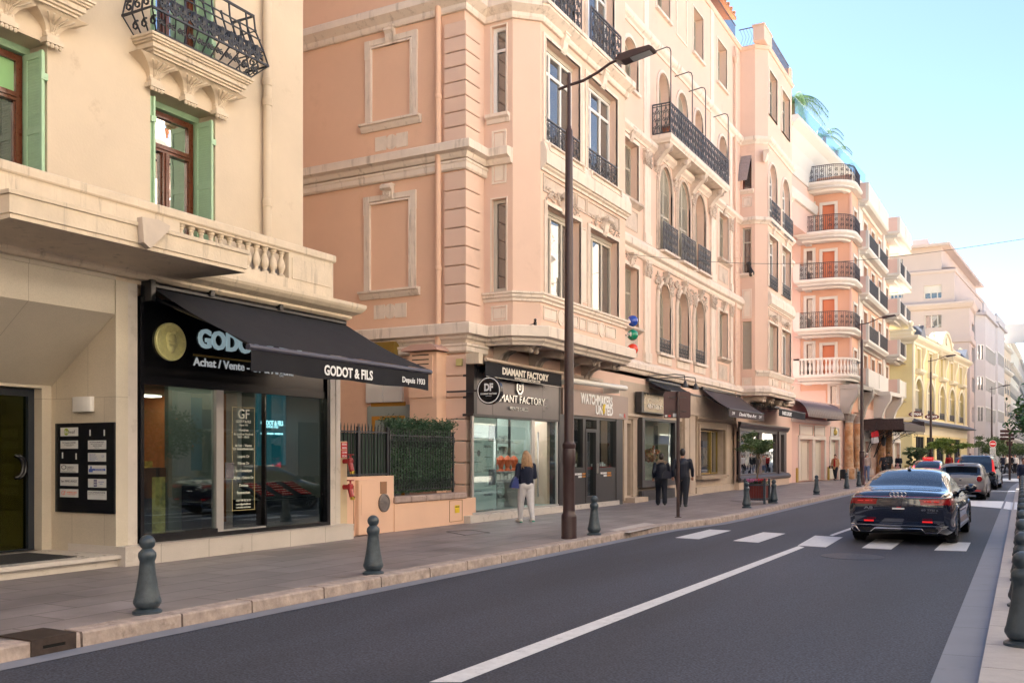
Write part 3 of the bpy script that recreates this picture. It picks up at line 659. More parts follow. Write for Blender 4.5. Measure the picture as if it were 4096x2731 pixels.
# ground floor: slabs, deep entrance niche, pilasters
FG = Fr(-11.65, 0); n0, n1 = 4.4, FG.S('v', 800); zs_ = FG.Z('b', 600, 335)
XI = -13.08; zi = 2.80; zf = .31
m = M(); m.wall(FG, -6, n1, .0, 4.47, [(n0, n1 - .0001, zf, zs_)], 0, .001)
m.box(FG, n1 + .002, FG.S('v', 885), -.3, .02, .29, 4.3); m.box(FG, -6, n1, -.02, .025, 4.30, 4.36)
m.add([(-11.65, n0, zs_), (-11.65, n1, zs_), (XI, n1, zi), (XI, n0, zi)], [(0, 1, 2, 3)])       # sloping soffit
m.add([(-11.65, n0, zf), (-11.65, n0, zs_), (XI, n0, zi), (XI, n0, zf)], [(0, 1, 2, 3)])
di = Fr(XI, 0); dR = di.S('v', 292)
m.wall(di, n0, n1, zf, zi, [(n0 + .2, dR, zf, zi - .04)], 0, .35)
m.build('stone_cladding', beige, B1)
m = M(); m.add([(-11.65, n1, zf), (XI, n1, zf), (XI, n1, zi), (-11.65, n1, zs_)], [(0, 1, 2, 3)]); m.build('niche_wall', beigeflank, B1)
m = M(); m.box(FG, 0, n1 + .0, -1.6, .10, .0, .25); m.box(FG, 0, n1 - .01, -1.6, .17, .25, .31); m.box(FG, 0, n1, -3.5, -1.6, .0, .305); m.build('doorstep', marble, B1)
m = M(); m.box(FG, 5, n1 - .55, -1.2, -.1, .31, .322); m.build('doormat', mat('doormat', (.012, .012, .014), .95, bump=.8, bs=120), B1)
# glass entrance door
dd = -.3
m = M(); m.ring(di, [(n0 + .2, zf), (dR, zf), (dR, zi - .05), (n0 + .2, zi - .05)], [(n0 + .3, zf + .02), (dR - .10, zf + .02), (dR - .10, zi - .16), (n0 + .3, zi - .16)], dd, dd + .12)
for s in (dR - 1.25,): m.box(di, s, s + .02, dd + .03, dd + .07, zf + .02, zi - .16)
E = m.build('entrance_door', mat('dark_blue_frame', (.02, .026, .036), .35), B1)
m = M(); m.box(di, n0 + .3, dR - .1, dd + .05, dd + .06, zf + .02, zi - .16); m.build('pane', doorglass, E)
hp = di.hit('v', 88, 725, dd + .07)
m = M()
for i in (0, 1):
    P = di.W(hp[0] + .0 + .05 * i, dd + .13, hp[1]); m.tube([(P[0], P[1] + .13 * math.sin(a), P[2] + .17 * math.cos(a)) for a in [j * math.pi / 6 for j in range(7)]], .028, 8)
m.build('handle', blackp, E, smooth=True)
m = M(); m.box(FG, 0, n1, -6.5, -6.4, 0, 3); m.box(FG, 0, n1 - .1, -6.5, -3, 2.9, 3); 
for i in range(7): m.box(FG, 4 + i * .8, 4.08 + i * .8, -6.4, -6.35, .3, 2.9)
for i in range(3): m.box(FG, 4, n1, -6.4, -6.36, .9 + i * .7, .96 + i * .7)
m.box(FG, n1 + .05, n1 + .1, -6.4, -1.45, 0, 3); m.build('lobby', mat('lobby_plaster', (.55, .50, .30), .6), B1)
m = M(); m.box(FG, 0, n1, -6.4, -3.5, .28, .30); m.build('lobby_floor', marble, B1)
# wall lamp and nameplate board on the niche's flank
FL = Fr(0, n1, 1, 0)
a = FL.hit('v', 490, 240, .1); b = FL.hit('v', 622, 338, .1)
m = M(); fs = []
sc, r = (a[0] + b[0]) / 2, (b[0] - a[0]) / 2
prof = [(sc - r + .02, 0), (sc - r, .02)] + [(sc - r * math.cos(t), .06 + .05 * math.sin(t)) for t in [math.pi * i / 8 for i in range(9)]] + [(sc + r, .02), (sc + r - .02, 0)]
vs = [FL.W(s, d, z) for z in (b[1], a[1]) for s, d in prof]; n = len(prof)
m.add(vs, [tuple(range(n)), tuple(range(n, 2 * n))] + [(i, (i + 1) % n, n + (i + 1) % n, n + i) for i in range(n)])
tag(m.build('wall_lamp', mat('white_lamp_metal', (.72, .70, .66), .4)), 'small white curved wall lamp above the black nameplate board', 'lamp')
a = FL.hit('v', 383, 424, .03); b = FL.hit('v', 795, 1068, .03); c2 = FL.hit('v', 383, 1037, .03)
bd = thing('nameplate_board', FL.W((a[0] + b[0]) / 2, 0, c2[1]), 'black board of small white company nameplates beside the glass entrance', 'sign board')
m = M(); m.bbox(FL, a[0], b[0], 0, .03, c2[1], a[1], .004); m.build('board', mat('black_gloss_board', (.012, .012, .015), .18), bd)
wp = mat('white_plate', (.66, .66, .64), .4); ink = mat('dark_ink', (.05, .05, .06), .6); inkb = mat('blue_ink', (.05, .10, .38), .6); inko = mat('orange_ink', (.75, .16, .07), .6); inkg = mat('green_ink', (.28, .36, .03), .6)
plates = [(420, 453, 540, 510, 'Be leaf'), (420, 543, 539, 598, 'Dr François CASTIER'), (419, 706, 540, 766, 'CAUDECO'), (418, 795, 540, 858, 'Sam IMMO-INVEST'), (416, 878, 541, 938, 'AMBERLAKE'),
          (611, 542, 736, 602, 'DOCTEUR JACQUELINE ROUGE'), (611, 628, 735, 688, ''), (613, 714, 736, 776, 'WHITE SEA'), (612, 808, 736, 870, 'BLEU INOX'), (608, 890, 738, 955, 'H2OMARITIME')]
for x0, y0, x1, y1, tx in plates:
    p = FL.hit('v', x0, y0, .04); r_ = FL.hit('v', x1, y1, .04); l_ = FL.hit('v', x0, y1 - (y1 - y0) * .04, .04)
    s0, s1, z0, z1 = p[0], r_[0], r_[1], p[1]; W_ = s1 - s0; H_ = z1 - z0
    m = M(); m.box(FL, s0, s1, .03, .036, z0, z1); pl = m.build('nameplate', wp, bd)
    ts = lambda t, fx, fz, h, wd, mt_: text(t, FL, s0 + W_ * fx, z0 + H_ * fz, H_ * h, mt_, pl, d=.037, w=W_ * wd, ext=.001)
    if tx == 'Be leaf':
        m = M(); P = FL.W(s0 + W_ * .34, .0365, z0 + H_ * .5); ax = Vector((0, -1, 0)).to_track_quat('Z', 'Y')
        m.lathe(P, [(H_ * .42, 0), (H_ * .42, .001), (.001, .001)], 20, axis=ax); m.build('emblem', inkg, pl); ts('Be', .22, .32, .36, .22, wp); ts('leaf', .47, .32, .36, .36, ink)
    elif tx == 'CAUDECO':
        ts('CAUDECO', .36, .5, .25, .4, ink); ts('Études et Conseil', .38, .32, .1, .32, ink); ts('Conseils patrimoniaux et financiers', .06, .08, .1, .85, ink)
        m = M(); q = [(.2, .9), (.34, .8), (.33, .5), (.2, .3), (.07, .5), (.06, .8)]; m.ring(FL, [(s0 + W_ * a_, z0 + H_ * b_) for a_, b_ in q], [(s0 + W_ * lerp(.2, a_, .75), z0 + H_ * lerp(.6, b_, .75)) for a_, b_ in q], .0362, .038); m.build('emblem', ink, pl)
    elif tx == 'Sam IMMO-INVEST': ts(tx, .04, .4, .26, .92, ink)
    elif tx == 'AMBERLAKE':
        ts('AMBERLAKE', .38, .5, .2, .55, inko); ts('PARTNERS', .44, .3, .1, .42, inko)
        m = M(); m.tube([FL.W(s0 + W_ * (.2 + .1 * math.cos(t)), .038, z0 + H_ * (.52 + .25 * math.sin(t))) for t in [i * .55 for i in range(12)]], .003, 4); m.tube([FL.W(s0 + W_ * .32, .038, z0 + H_ * .8), FL.W(s0 + W_ * .2, .038, z0 + H_ * .3)], .003, 4); m.build('emblem', inko, pl)
    elif tx == 'Dr François CASTIER': ts(tx, .12, .66, .17, .76, ink); ts('Médecin Généraliste - Médecin Légiste', .22, .46, .08, .56, ink); ts('Conventionné', .33, .33, .08, .34, ink)
    elif tx.startswith('DOCTEUR'): ts(tx, .1, .74, .13, .8, ink); ts('Diplômée de la Faculté de Médecine de Nice', .15, .58, .08, .7, ink); ts('MEDECINE GENERALE', .28, .34, .12, .5, ink); ts('Téléphone', .35, .14, .09, .3, ink)
    elif tx == 'WHITE SEA':
        m = M(); m.box(FL, s0 + W_ * .26, s1 - W_ * .03, .0362, .0375, z0 + H_ * .38, z0 + H_ * .62); m.box(FL, s0 + W_ * .12, s0 + W_ * .2, .0362, .0375, z0 + H_ * .2, z0 + H_ * .9); m.box(FL, s0 + W_ * .04, s0 + W_ * .26, .0365, .0378, z0 + H_ * .2, z0 + H_ * .6); m.build('emblem', inkb, pl)
        ts('WHITE SEA', .38, .43, .14, .5, wp)
    elif tx == 'BLEU INOX':
        m = M(); m.box(FL, s0 + W_ * .32, s0 + W_ * .5, .0362, .037, z0 + H_ * .1, z0 + H_ * .9); m.build('emblem', mat('violet_ink', (.06, .05, .16), .6), pl)
        ts('BLEU', .34, .55, .2, .14, wp); ts('INOX', .34, .25, .2, .14, wp); ts('raccords', .58, .6, .14, .3, inkb); ts('inox', .65, .38, .14, .16, inkb)
    elif tx == 'H2OMARITIME': ts(tx, .05, .7, .2, .9, ink); ts('yacht management and services', .05, .55, .07, .85, ink)
    else:
        for i in range(6): ts('Cabinet de conseil', .08, .8 - i * .13, .06, random.uniform(.3, .5), inkb)
        m = M(); m.tube([FL.W(s0 + W_ * (.84 + .05 * math.cos(t)), .038, z0 + H_ * (.6 + .1 * math.sin(t))) for t in [i * .6 for i in range(12)]], .002, 4); m.build('emblem', inkb, pl)
m = M()
for x, y in ((624, 488), (723, 488), (432, 645), (527, 652)):
    m.cut(); p = FL.hit('v', x, y, .04); m.box(FL, p[0] - .012, p[0] + .012, .03, .034, p[1] - .045, p[1] + .045)
m.buildp('mounting_pad', wp, bd)
# ---------------------------------------------------------------- gold dealer's shop in the cream building
FS = Fr(-11.68, 0)
g0 = FS.S('b', 720); g1 = FS.S('b', 1712); zc0 = .42; zg = 2.86; zt = FS.Z('b', 740, 262)
m = M(); pL0, pL1 = FG.S('v', 885), FG.S('b', 718)
m.box(FG, pL0, pL1 - .0, -.35, .0, .29, 4.30); m.cut(); m.box(FG, g1 + .005, 14.52, -.35, -.0, .29, 4.36); m.box(FG, g1 + .20, 14.525, -.38, .012, .29, 4.0)
m.buildp('marble_pilaster', marble, B1)
m = M(); m.box(FG, n1 - .03, 14.62, -1.0, .26, .0, .40); m.box(FG, n1 - .035, 14.63, -1.0, .27, .40, .42)
m.build('marble_plinth', tiled('marble_plinth_blocks', (.62, .56, .50), (.3, .26, .2), .95, .6, rough=.3, var=.06, mort=.006, axis='yz'), B1)
m = M(); m.box(FG, pL1, g1, -.3, -.28, zg, 4.36); m.box(FG, g1, 14.5, -8, -.35, 0, 4.3); m.box(FG, pL1 - .1, pL1, -8, -.35, 0, 4.3); m.box(FG, pL1, g1, -8, -.02, 4.3, 4.46); m.box(FG, n1, 14.5, -.03, -.004, 4.30, 4.37)
m.build('shop_shell', cream, B1)
GD = thing('gold_shop', (-11.68, 12, 0), 'black framed gold dealer shop front with sliding glass doors under the long awning', 'shop front')
p1, p2, p3 = FS.S('b', 1125), FS.S('b', 1162), FS.S('b', 1386)
m = M(); m.ring(FS, [(g0, zc0), (g1, zc0), (g1, zt + .05), (g0, zt + .05)], [(g0 + .06, zc0 + .07), (g1 - .09, zc0 + .07), (g1 - .09, zt - .02), (g0 + .06, zt - .02)], -.10, .07)
m.box(FS, g0 + .06, g1 - .09, -.1, .03, zg - .04, zg + .09); m.box(FS, p3, p3 + .03, -.09, .0, zc0, zg); m.box(FS, g0 + .06, p1, -.08, .06, zc0, zc0 + .13)
m.build('frame', blackp, GD)
m = M(); m.box(FS, g0 + .06, g1 - .09, -.08, .02, zg + .09, zt - .02); fascia = m.build('fascia', mat('fascia_black', (.006, .006, .007), .16), GD)
m = M(); m.box(FS, p1, p2, -.06, .03, zc0 + .01, zg - .04); m.box(FS, p2, p3, -.05, .02, zc0 + .01, zc0 + .09); m.build('door_post', alu, GD)
m = M(); m.box(FS, g0 + .06, p1, -.03, -.02, zc0 + .13, zg - .04); m.cut(); m.box(FS, p3 + .03, g1 - .09, -.03, -.02, zc0 + .05, zg - .04); m.buildp('display_window', goldglass, GD)
m = M(); m.box(FS, p2, p3, -.0, .01, zc0 + .09, zg - .04); dr = m.build('glass_door', goldglass, GD)
hz = FS.hit('b', 1190, 1162); m = M(); m.box(FS, hz[0] - .07, hz[0] + .12, .01, .025, hz[1] - .1, hz[1] + .17); m.build('lock_plate', mat('steel', (.6, .6, .62), .15, 1), dr)
goldl = mat('gold_letter', (.62, .52, .26), .35, .3)
cxs = FS.hit('b', 1268, 1085); s0 = FS.S('b', 1210); s1 = FS.S('b', 1328)
m = M(); z0_, z1_ = FS.Z('b', 1210, 1362), FS.Z('b', 1210, 818)
m.ring(FS, [(s0, z0_), (s1, z0_), (s1, z1_), (s0, z1_)], [(s0 + .008, z0_ + .008), (s1 - .008, z0_ + .008), (s1 - .008, z1_ - .008), (s0 + .008, z1_ - .008)], .012, .015); m.build('gold_border', goldl, dr)
W_ = s1 - s0; wl = mat('vinyl_letter', (.75, .78, .68), .5)
for t, yy, h, wd in (('GF', 880, .16, .5), ('GODOT & FILS', 902, .045, .66), ('Depuis 1933', 918, .03, .38), ('Horaires', 946, .045, .42), ('du Lundi au Vendredi', 966, .035, .85), ('9h30 - 18h30', 981, .035, .5), ('Achat - Vente', 1027, .045, .74), ('Or Investissement', 1044, .045, .92),
                     ('Lingots Or', 1083, .045, .52), ('Pièces Or', 1120, .045, .5), ('Numismatique', 1158, .045, .74), ('Bijoux - Débris Or', 1195, .045, .9), ('Devises', 1235, .045, .4), ('Succession', 1272, .045, .58), ('+377 99 92 26 21', 1312, .035, .64), ('monaco@godotetfils.com', 1330, .028, .64), ('Godotetfils.com/monaco', 1346, .028, .64)):
    z = FS.Z('b', 1268, yy, .012); text(t, FS, (s0 + s1) / 2 - W_ * wd / 2, z, h, wl, dr, d=.012, w=W_ * wd, bold=.015, ext=.001)
# fascia lettering, coin
s_, z_ = FS.hit('b', 1034, 500, .03); text('GODOT & FILS', FS, s_, z_ - .01, .285, mat('cyan_letter', (.50, .68, .74), .4, emit=.05), fascia, d=.035, w=2.52, bold=.035, ext=.02)  # cyan letter colour with a faint glow added
s_, z_ = FS.hit('b', 1012, 601, .03); text('Achat / Vente - Or & Argent', FS, s_, z_, .13, mat('pale_letter', (.66, .72, .76), .4, emit=.04), fascia, d=.03, w=2.35, bold=.02, ext=.006)
m = M(); a = FS.hit('b', 1012, 540, .03); m.box(FS, a[0], a[0] + 2.3, .022, .034, a[1] - .035, a[1] - .005); m.build('gold_line', mat('brass_line', (.30, .21, .05), .35, .5), fascia)
cc = FS.hit('b', 888, 480, .03)
coin = thing('gold_coin_sign', FS.W(cc[0], .03, cc[1] - .3), 'large gold coin disc with a bearded head in profile on the black fascia', 'sign')
cm = mat('coin_gold', (.80, .78, .36), .35, .15, var=.12, vs=20, bump=.2, bs=60); ax = Vector((1, 0, 0)).to_track_quat('Z', 'Y')
Rr = .293; m = M(); m.lathe(FS.W(cc[0], .02, cc[1]), [(Rr, 0), (Rr, .045), (Rr - .012, .055), (Rr - .03, .05), (Rr - .035, .04), (.002, .042)], 48, axis=ax)
for i in range(60):
    t = 2 * math.pi * i / 60; m.ball(FS.W(cc[0] + (Rr - .036) * math.cos(t), .065, cc[1] + (Rr - .036) * math.sin(t)), .006, n=4, k=3)
m.build('disc', cm, coin, smooth=40)
hd = [(-.06, .17), (.0, .185), (.05, .17), (.075, .13), (.085, .09), (.115, .045), (.098, .03), (.10, .015), (.088, .0), (.098, -.018), (.085, -.03), (.095, -.05), (.12, -.075), (.088, -.085), (.07, -.075), (.03, -.07), (.02, -.11), (.05, -.17), (.02, -.205), (-.04, -.17), (-.09, -.11), (-.09, -.04), (-.11, .02), (-.12, .08), (-.10, .13)]
m = M(); k = .88; V = []
for d, sc_ in ((.06, 1), (.085, .94), (.10, .80)): V += [FS.W(cc[0] + x * k * sc_, d, cc[1] + y * k * sc_) for x, y in hd]
n = len(hd); V.append(FS.W(cc[0], .108, cc[1] + .02)); m.add(V, [(r * n + i, r * n + (i + 1) % n, r * n + n + (i + 1) % n, r * n + n + i) for r in (0, 1) for i in range(n)] + [(2 * n + i, 2 * n + (i + 1) % n, 3 * n) for i in range(n)])
m.tube([FS.W(cc[0] - .10 + i * .022, .105, cc[1] + .06 + .07 * math.sin(i / 8 * 2.4)) for i in range(8)], .010, 5)
for i in range(7): m.ball(FS.W(cc[0] - .09 + i * .022, .108, cc[1] + .08 + .07 * math.sin(i / 8 * 2.4)), .014, .5, 1, 1.2, 6, 4)
for i in range(9): m.tube([FS.W(cc[0] - .09 + i * .012, .1, cc[1] + .02 - i * .004), FS.W(cc[0] - .085 + i * .012, .11, cc[1] - .03), FS.W(cc[0] - .07 + i * .01, .1, cc[1] - .07)], .006, 4)
m.build('head_relief', cm, coin, smooth=True)
for st, t0, t1 in (('NAPOLEON III', 228, 118), ('EMPEREUR', 60, -28)):     # lettering round the rim
    ch = list(st)
    for i, q in enumerate(ch):
        if q == ' ': continue
        t = R(lerp(t0, t1, i / (len(ch) - 1))); cu_r = .222
        P = FS.W(cc[0] + cu_r * math.cos(t), .063, cc[1] + cu_r * math.sin(t))
        o = text(q, FS, 0, 0, .038, cm, coin, d=0, ext=.006, bold=.02)
        rot = Matrix.Rotation(t - math.pi / 2, 4, 'X'); o.data.transform(Matrix.Translation(Vector(coin['_o']) - Vector(FS.W(0, 0, 0)))); o.data.transform(rot); o.data.transform(Matrix.Translation(Vector(P) - Vector(coin['_o'])))
# awning
aw = thing('shop_awning', (-11.0, 12.2, 3.2), 'long black retractable awning reading GODOT & FILS over the gold dealer shop', 'awning')
Wx, Wz, Bx, Bz = -11.52, 4.27, -9.57, 3.27; w0, w1 = 9.93, 14.5
m = M(); V = []; n = 16; k = 10
for i in range(n + 1):
    s = lerp(w0, w1, i / n)
    for j in range(k + 1):
        t = j / k; sag = .05 * math.sin(math.pi * t) + .006 * math.sin(s * 9 + t * 5)
        V.append((lerp(Wx, Bx, t), s, lerp(Wz, Bz + .05, t) - sag))
m.add(V, [(i * (k + 1) + j, i * (k + 1) + j + 1, (i + 1) * (k + 1) + j + 1, (i + 1) * (k + 1) + j) for i in range(n) for j in range(k)]); m.build('fabric', blackf, aw, smooth=True)
m = M(); V = []; n = 60
for i in range(n + 1):
    s = lerp(w0 + .02, w1 - .04, i / n); V += [(Bx + .012 + .012 * math.sin(s * 5) * j + .004 * math.sin(s * 13) * j, s, Bz - .03 - j * (.30 + (.012 * math.sin(s * 4)))) for j in (0, .5, 1)]
m.add(V, [(3 * i + j, 3 * i + j + 1, 3 * i + 4 + j, 3 * i + 3 + j) for i in range(n) for j in range(2)]); val = m.build('valance', blackf, aw, smooth=True)
m = M(); m.tube([(Bx, w0 - .03, Bz), (Bx, w1 + .05, Bz)], .045, 12); m.build('front_bar', mat('awning_bar', (.06, .06, .085), .35), aw, smooth=40)
m = M(); m.tube([(Wx, w0 - .05, Wz + .02), (Wx, w1, Wz + .02)], .06, 10); m.box(FS, w0 - .1, w0 - .02, .02, .25, Wz - .22, Wz + .1)
for s in (w0 + .08, w1 - .6): m.tube([(Wx - .03, s, Wz - .16), (Wx + 1.0, s + .35, Wz - .62), (Bx - .02, s + .05, Bz)], .028, 6)
for s in (11.0, 12.6): m.prism(FS, [(s, Wz + .02), (s + .09, Wz + .02), (s + .09, Wz + .12), (s + .02, Wz + .12)], .0, .25)
m.build('arm', blackp, aw)
fv = Fr(Bx + .03, 0); a = fv.hit('b', 1692, 650); b = fv.hit('b', 1945, 668); text('GODOT & FILS', fv, a[0], a[1], .15, whitel, val, d=.01, w=b[0] - a[0], bold=.03, ext=.002)
a = fv.hit('q', 25, 965); b = fv.hit('q', 338, 990); text('Depuis 1933', fv, a[0], a[1] , .095, whitel, val, d=.01, w=b[0] - a[0], bold=.02, ext=.002)
# interior
IN = thing('shop_interior', (-13.5, 12, .4), 'gold dealer shop room with orange wall, black counters and wooden floor behind the glass', 'room')
woodf = mat('brown_floor', (.16, .07, .035), .35, var=.2, vs=5)
m = M(); m.box(FG, g0, g1, -5.5, -.1, .36, .40); m.build('floor', woodf, IN)
m = M(); m.box(FG, g0 - .02, g1, -5.5, -5.4, .4, 3.1); m.box(FG, g0, p1 - .2, -3.4, -3.35, .4, 3.0); m.box(FG, p1 - .24, p1 - .2, -3.4, -1.2, .4, 3.0) if False else None; m.build('back_wall', mat('orange_wall', (.50, .19, .065), .7), IN)
m = M(); m.box(FG, g0, g1, -5.5, -.12, 3.0, 3.05); m.box(FG, g1 - .02, g1, -5.4, -.1, .4, 3); m.box(FG, p2 + .45, p3 + .6, -1.9, -1.8, .4, 3); m.box(FG, p1 - .22, p1 - .02, -3.2, -2.9, .4, 3); m.build('partition', mat('grey_green_wall', (.16, .20, .18), .6), IN)
m = M(); m.box(FG, g0 + .45, g0 + .95, -1.0, -.5, .4, 1.55); m.box(FG, p1 - .9, p1 - .2, -3.0, -2.2, .4, 1.35); m.box(FG, p3 + .05, g1 - .15, -.85, -.1, .46, .95); m.box(FG, p3 - .35, p3 + .0, -1.7, -1.2, .4, 1.2)
m.build('counter', mat('black_counter', (.012, .012, .014), .3), IN)
m = M(); m.box(FG, g0 + .66, g0 + .92, -.49, -.485, .5, 1.4); m.build('gold_poster', mat('gold_poster', (.40, .36, .10), .4, var=.5, vs=9), IN)
m = M(); m.box(FG, g0 + .55, g0 + .85, -.9, -.7, 1.55, 1.65); m.build('gold_bar', mat('gold', (.85, .60, .12), .25, 1), IN)
m = M(); a0, a1 = p3 + .08, g1 - .2; V = [FG.W(a0, -.15, .98), FG.W(a1, -.15, .98), FG.W(a1, -.75, 1.25), FG.W(a0, -.75, 1.25)]; m.add(V + [(x, y, z - .06) for x, y, z in V], [(0, 1, 2, 3), (7, 6, 5, 4), (0, 4, 5, 1), (1, 5, 6, 2), (2, 6, 7, 3), (3, 7, 4, 0)]); m.build('display_tray', mat('black_counter', (0, 0, 0)), IN)
m = M(); mc = M(); red = mat('red_velvet', (.32, .015, .02), .8)
for i in range(3):
    for j in range(2):
        s0_ = lerp(a0 + .05, a1 - .35, i / 2) + (.03 if j else 0); t0 = .1 + j * .45; t1 = t0 + .38
        q = [FG.W(s_ + .0, lerp(-.15, -.75, t), lerp(.98, 1.25, t) + .008) for t, s_ in ((t0, s0_), (t0, s0_ + .3), (t1, s0_ + .3), (t1, s0_))]; m.add(q + [(x, y, z + .012) for x, y, z in q], [(4, 5, 6, 7), (0, 4, 5, 1), (0, 1, 5, 4), (1, 2, 6, 5), (2, 3, 7, 6)])
        for u in range(4):
            for v in range(3):
                t = lerp(t0 + .05, t1 - .05, v / 2); P = FG.W(s0_ + .045 + u * .07, lerp(-.15, -.75, t), lerp(.98, 1.25, t) + .022); mc.lathe(P, [(.02, 0), (.02, .006), (.001, .006)], 8)
m.build('velvet_tray', red, IN); mc.build('coins', mat('coin_silver', (.75, .70, .55), .3, .6), IN)
a = Fr(-12.7, 0); x0, x1 = a.S('b', 1345), a.S('b', 1505); z0_, z1_ = a.Z('b', 1345, 1125), a.Z('b', 1345, 745)
m = M(); m.box(a, x0, x1, -.05, 0, z0_, z1_); sc_ = m.build('screen', mat('lit_screen', (.01, .07, .085), .25, emit=.15), IN)
lt = mat('lit_screen_letter', (.35, .70, .75), .4, emit=.5)
text('GODOT & FILS', a, x0 + .09, a.Z('b', 1372, 913), .09, lt, sc_, w=(x1 - x0) * .72, bold=.02); text('DEPUIS 1933', a, x0 + .2, a.Z('b', 1395, 928), .04, lt, sc_, w=(x1 - x0) * .42); text('INVESTIR - SÉCURISER - TRANSMETTRE', a, x0 + .09, a.Z('b', 1372, 962), .035, lt, sc_, w=(x1 - x0) * .72)
m = M(); m.box(FG, g1 - .05, g1 - .03, -5.4, -2.3, .4, 3.0); m.build('orange_side_wall', MT['orange_wall'], IN); m = M(); m.box(FG, g1 - .16, g1 - .04, -2.5, -2.2, .4, 3.0); m.box(FG, g1 - .1, g1 - .04, -4.3, -4.0, .4, 3.0); m.build('white_column', white, IN)
m = M(); m.box(FG, g1 - .5, g1 - .06, -3.9, -2.9, .4, 1.3); m.box(FG, g1 - .12, g1 - .06, -3.8, -3.3, 1.7, 2.4); m.build('cabinet', MT['black_counter'], IN)
m = M(); P = (-13.7, 12.6, .4); m.lathe(P, [(.25, 0), (.25, .03), (.03, .04), (.03, .72), (.3, .73), (.3, .76), (.001, .76)], 20)
for dx, dy in ((.7, .1), (.5, -.6)):
    for q in ((-.18, -.18), (.18, -.18), (-.18, .18), (.18, .18)): m.tube([(P[0] - dx + q[0], P[1] + dy + q[1], .4), (P[0] - dx + q[0] * .8, P[1] + dy + q[1] * .8, .85)], .012, 5)
    m.box(Fr(P[0] - dx - .2, P[1] + dy - .2), 0, .4, -.0, -.4, .85, .89) if False else m.lathe((P[0] - dx, P[1] + dy, .84), [(.2, 0), (.21, .03), (.001, .05)], 12)
m.build('round_table', mat('black_counter', (0, 0, 0)), IN)
m = M(); m.box(FG, g0 + .3, g1 - .3, -4.5, -4.2, 2.96, 2.99); m.box(FG, g0 + .3, g1 - .3, -1.6, -1.45, 2.96, 2.99); m.build('ceiling_light', mat('shop_light', (1, .85, .62), .5, emit=1.0), IN)
# ---------------------------------------------------------------- ornate pink building
B2 = thing('pink_building', (-14, 30, 0), 'ornate salmon pink corner building with two bay windows, cream mouldings and iron balconies', 'building')
Y0 = 19.76; SWf = Fr(0, Y0, 1, 0); FM = Fr(-12, 0); FB = Fr(-10.65, 0); BS = Fr(0, 20.7, 1, 0); FC = Fr(-10.78, 0); CS = Fr(0, 45.4, 1, 0)
beigeshut = mat('beige_shutter', (.46, .42, .34), .6, var=.05, vs=6)
PATHA = [(-19, Y0), (-12, Y0), (-12, 20.7), (-11.17, 20.7), (-10.65, 21.2), (-10.65, 26.95), (-11.17, 27.45), (-12, 27.45)]
PATHB = [(-12, 27.45), (-12, 45.4), (-11.29, 45.4), (-10.78, 45.84), (-10.78, 51.2), (-11.29, 51.7), (-12, 51.7), (-12, 57)]
bay1 = [(21.5, 23.55, 5.83, 8.09), (24.2, 26.3, 5.83, 8.09), (21.42, 23.5, 9.7, 12.3), (24.05, 26.2, 9.7, 12.3), (21.2, 23.1, 13.0, 15.7), (24.0, 25.95, 13.0, 15.7)]
nx0, nx1 = BS.S('c', 1092), BS.S('c', 1178)
side1 = [(nx0, nx1, 5.86, BS.Z('c', 1130, 1135)), (nx0, nx1, BS.Z('c', 1130, 655), BS.Z('c', 1130, 150))]
mains = [(30.1, 31.52, 6.21, 8.3), (30.1, 31.52, 10.6, 12.65), (30.1, 31.5, 14.5, 16.2, 1), (30.1, 31.5, 18.44, 20.3)]
arch1 = [(33.7, 35.03, 5.6, 8.27, 1.25), (35.93, 37.27, 5.6, 8.27, 1.25), (38.12, 39.46, 5.6, 8.27, 1.25)]
arch2 = [(33.73, 35.13, 9.45, 12.7, 1.3), (35.92, 37.38, 9.45, 12.7, 1.3), (38.08, 39.52, 9.45, 12.7, 1.3)]
arch3 = [(33.62, 34.9, 13.5, 16.2, 1), (35.85, 37.1, 13.5, 16.2, 1), (38.05, 39.2, 13.5, 16.2, 1), (41.6, 42.95, 14.6, 16.2, 1)]
rects = [(41.7, 43.05, 6.17, 8.26), (41.7, 43.2, 10.61, 12.7), (33.5, 34.95, 18.44, 20.3), (37.93, 39.26, 18.44, 20.3), (41.46, 42.9, 18.44, 20.35)]
bay2 = [(45.94, 47.78, 5.9, 8.15), (48.72, 50.72, 5.9, 8.15), (45.94, 47.75, 9.9, 12.4), (48.72, 50.7, 9.9, 12.4), (45.94, 47.6, 13.0, 15.95, 1), (48.75, 50.5, 13.0, 15.95, 1), (45.98, 47.6, 18.2, 20.35), (48.75, 50.5, 18.2, 20.35)]
cx0, cx1 = CS.S('g', 1116), CS.S('g', 1188)
side2 = [(cx0, cx1, 5.9, 8.2), (cx0, cx1, CS.Z('g', 1150, 772), CS.Z('g', 1150, 412)), (cx0, cx1, CS.Z('e', 1140, 1490), CS.Z('e', 1140, 1225), 1)]
m = M(); m.wall(SWf, -19, -12, 0, 21.4, [], 0)
m.build('side_wall', pinkside, B2)
ledgez = 4.6
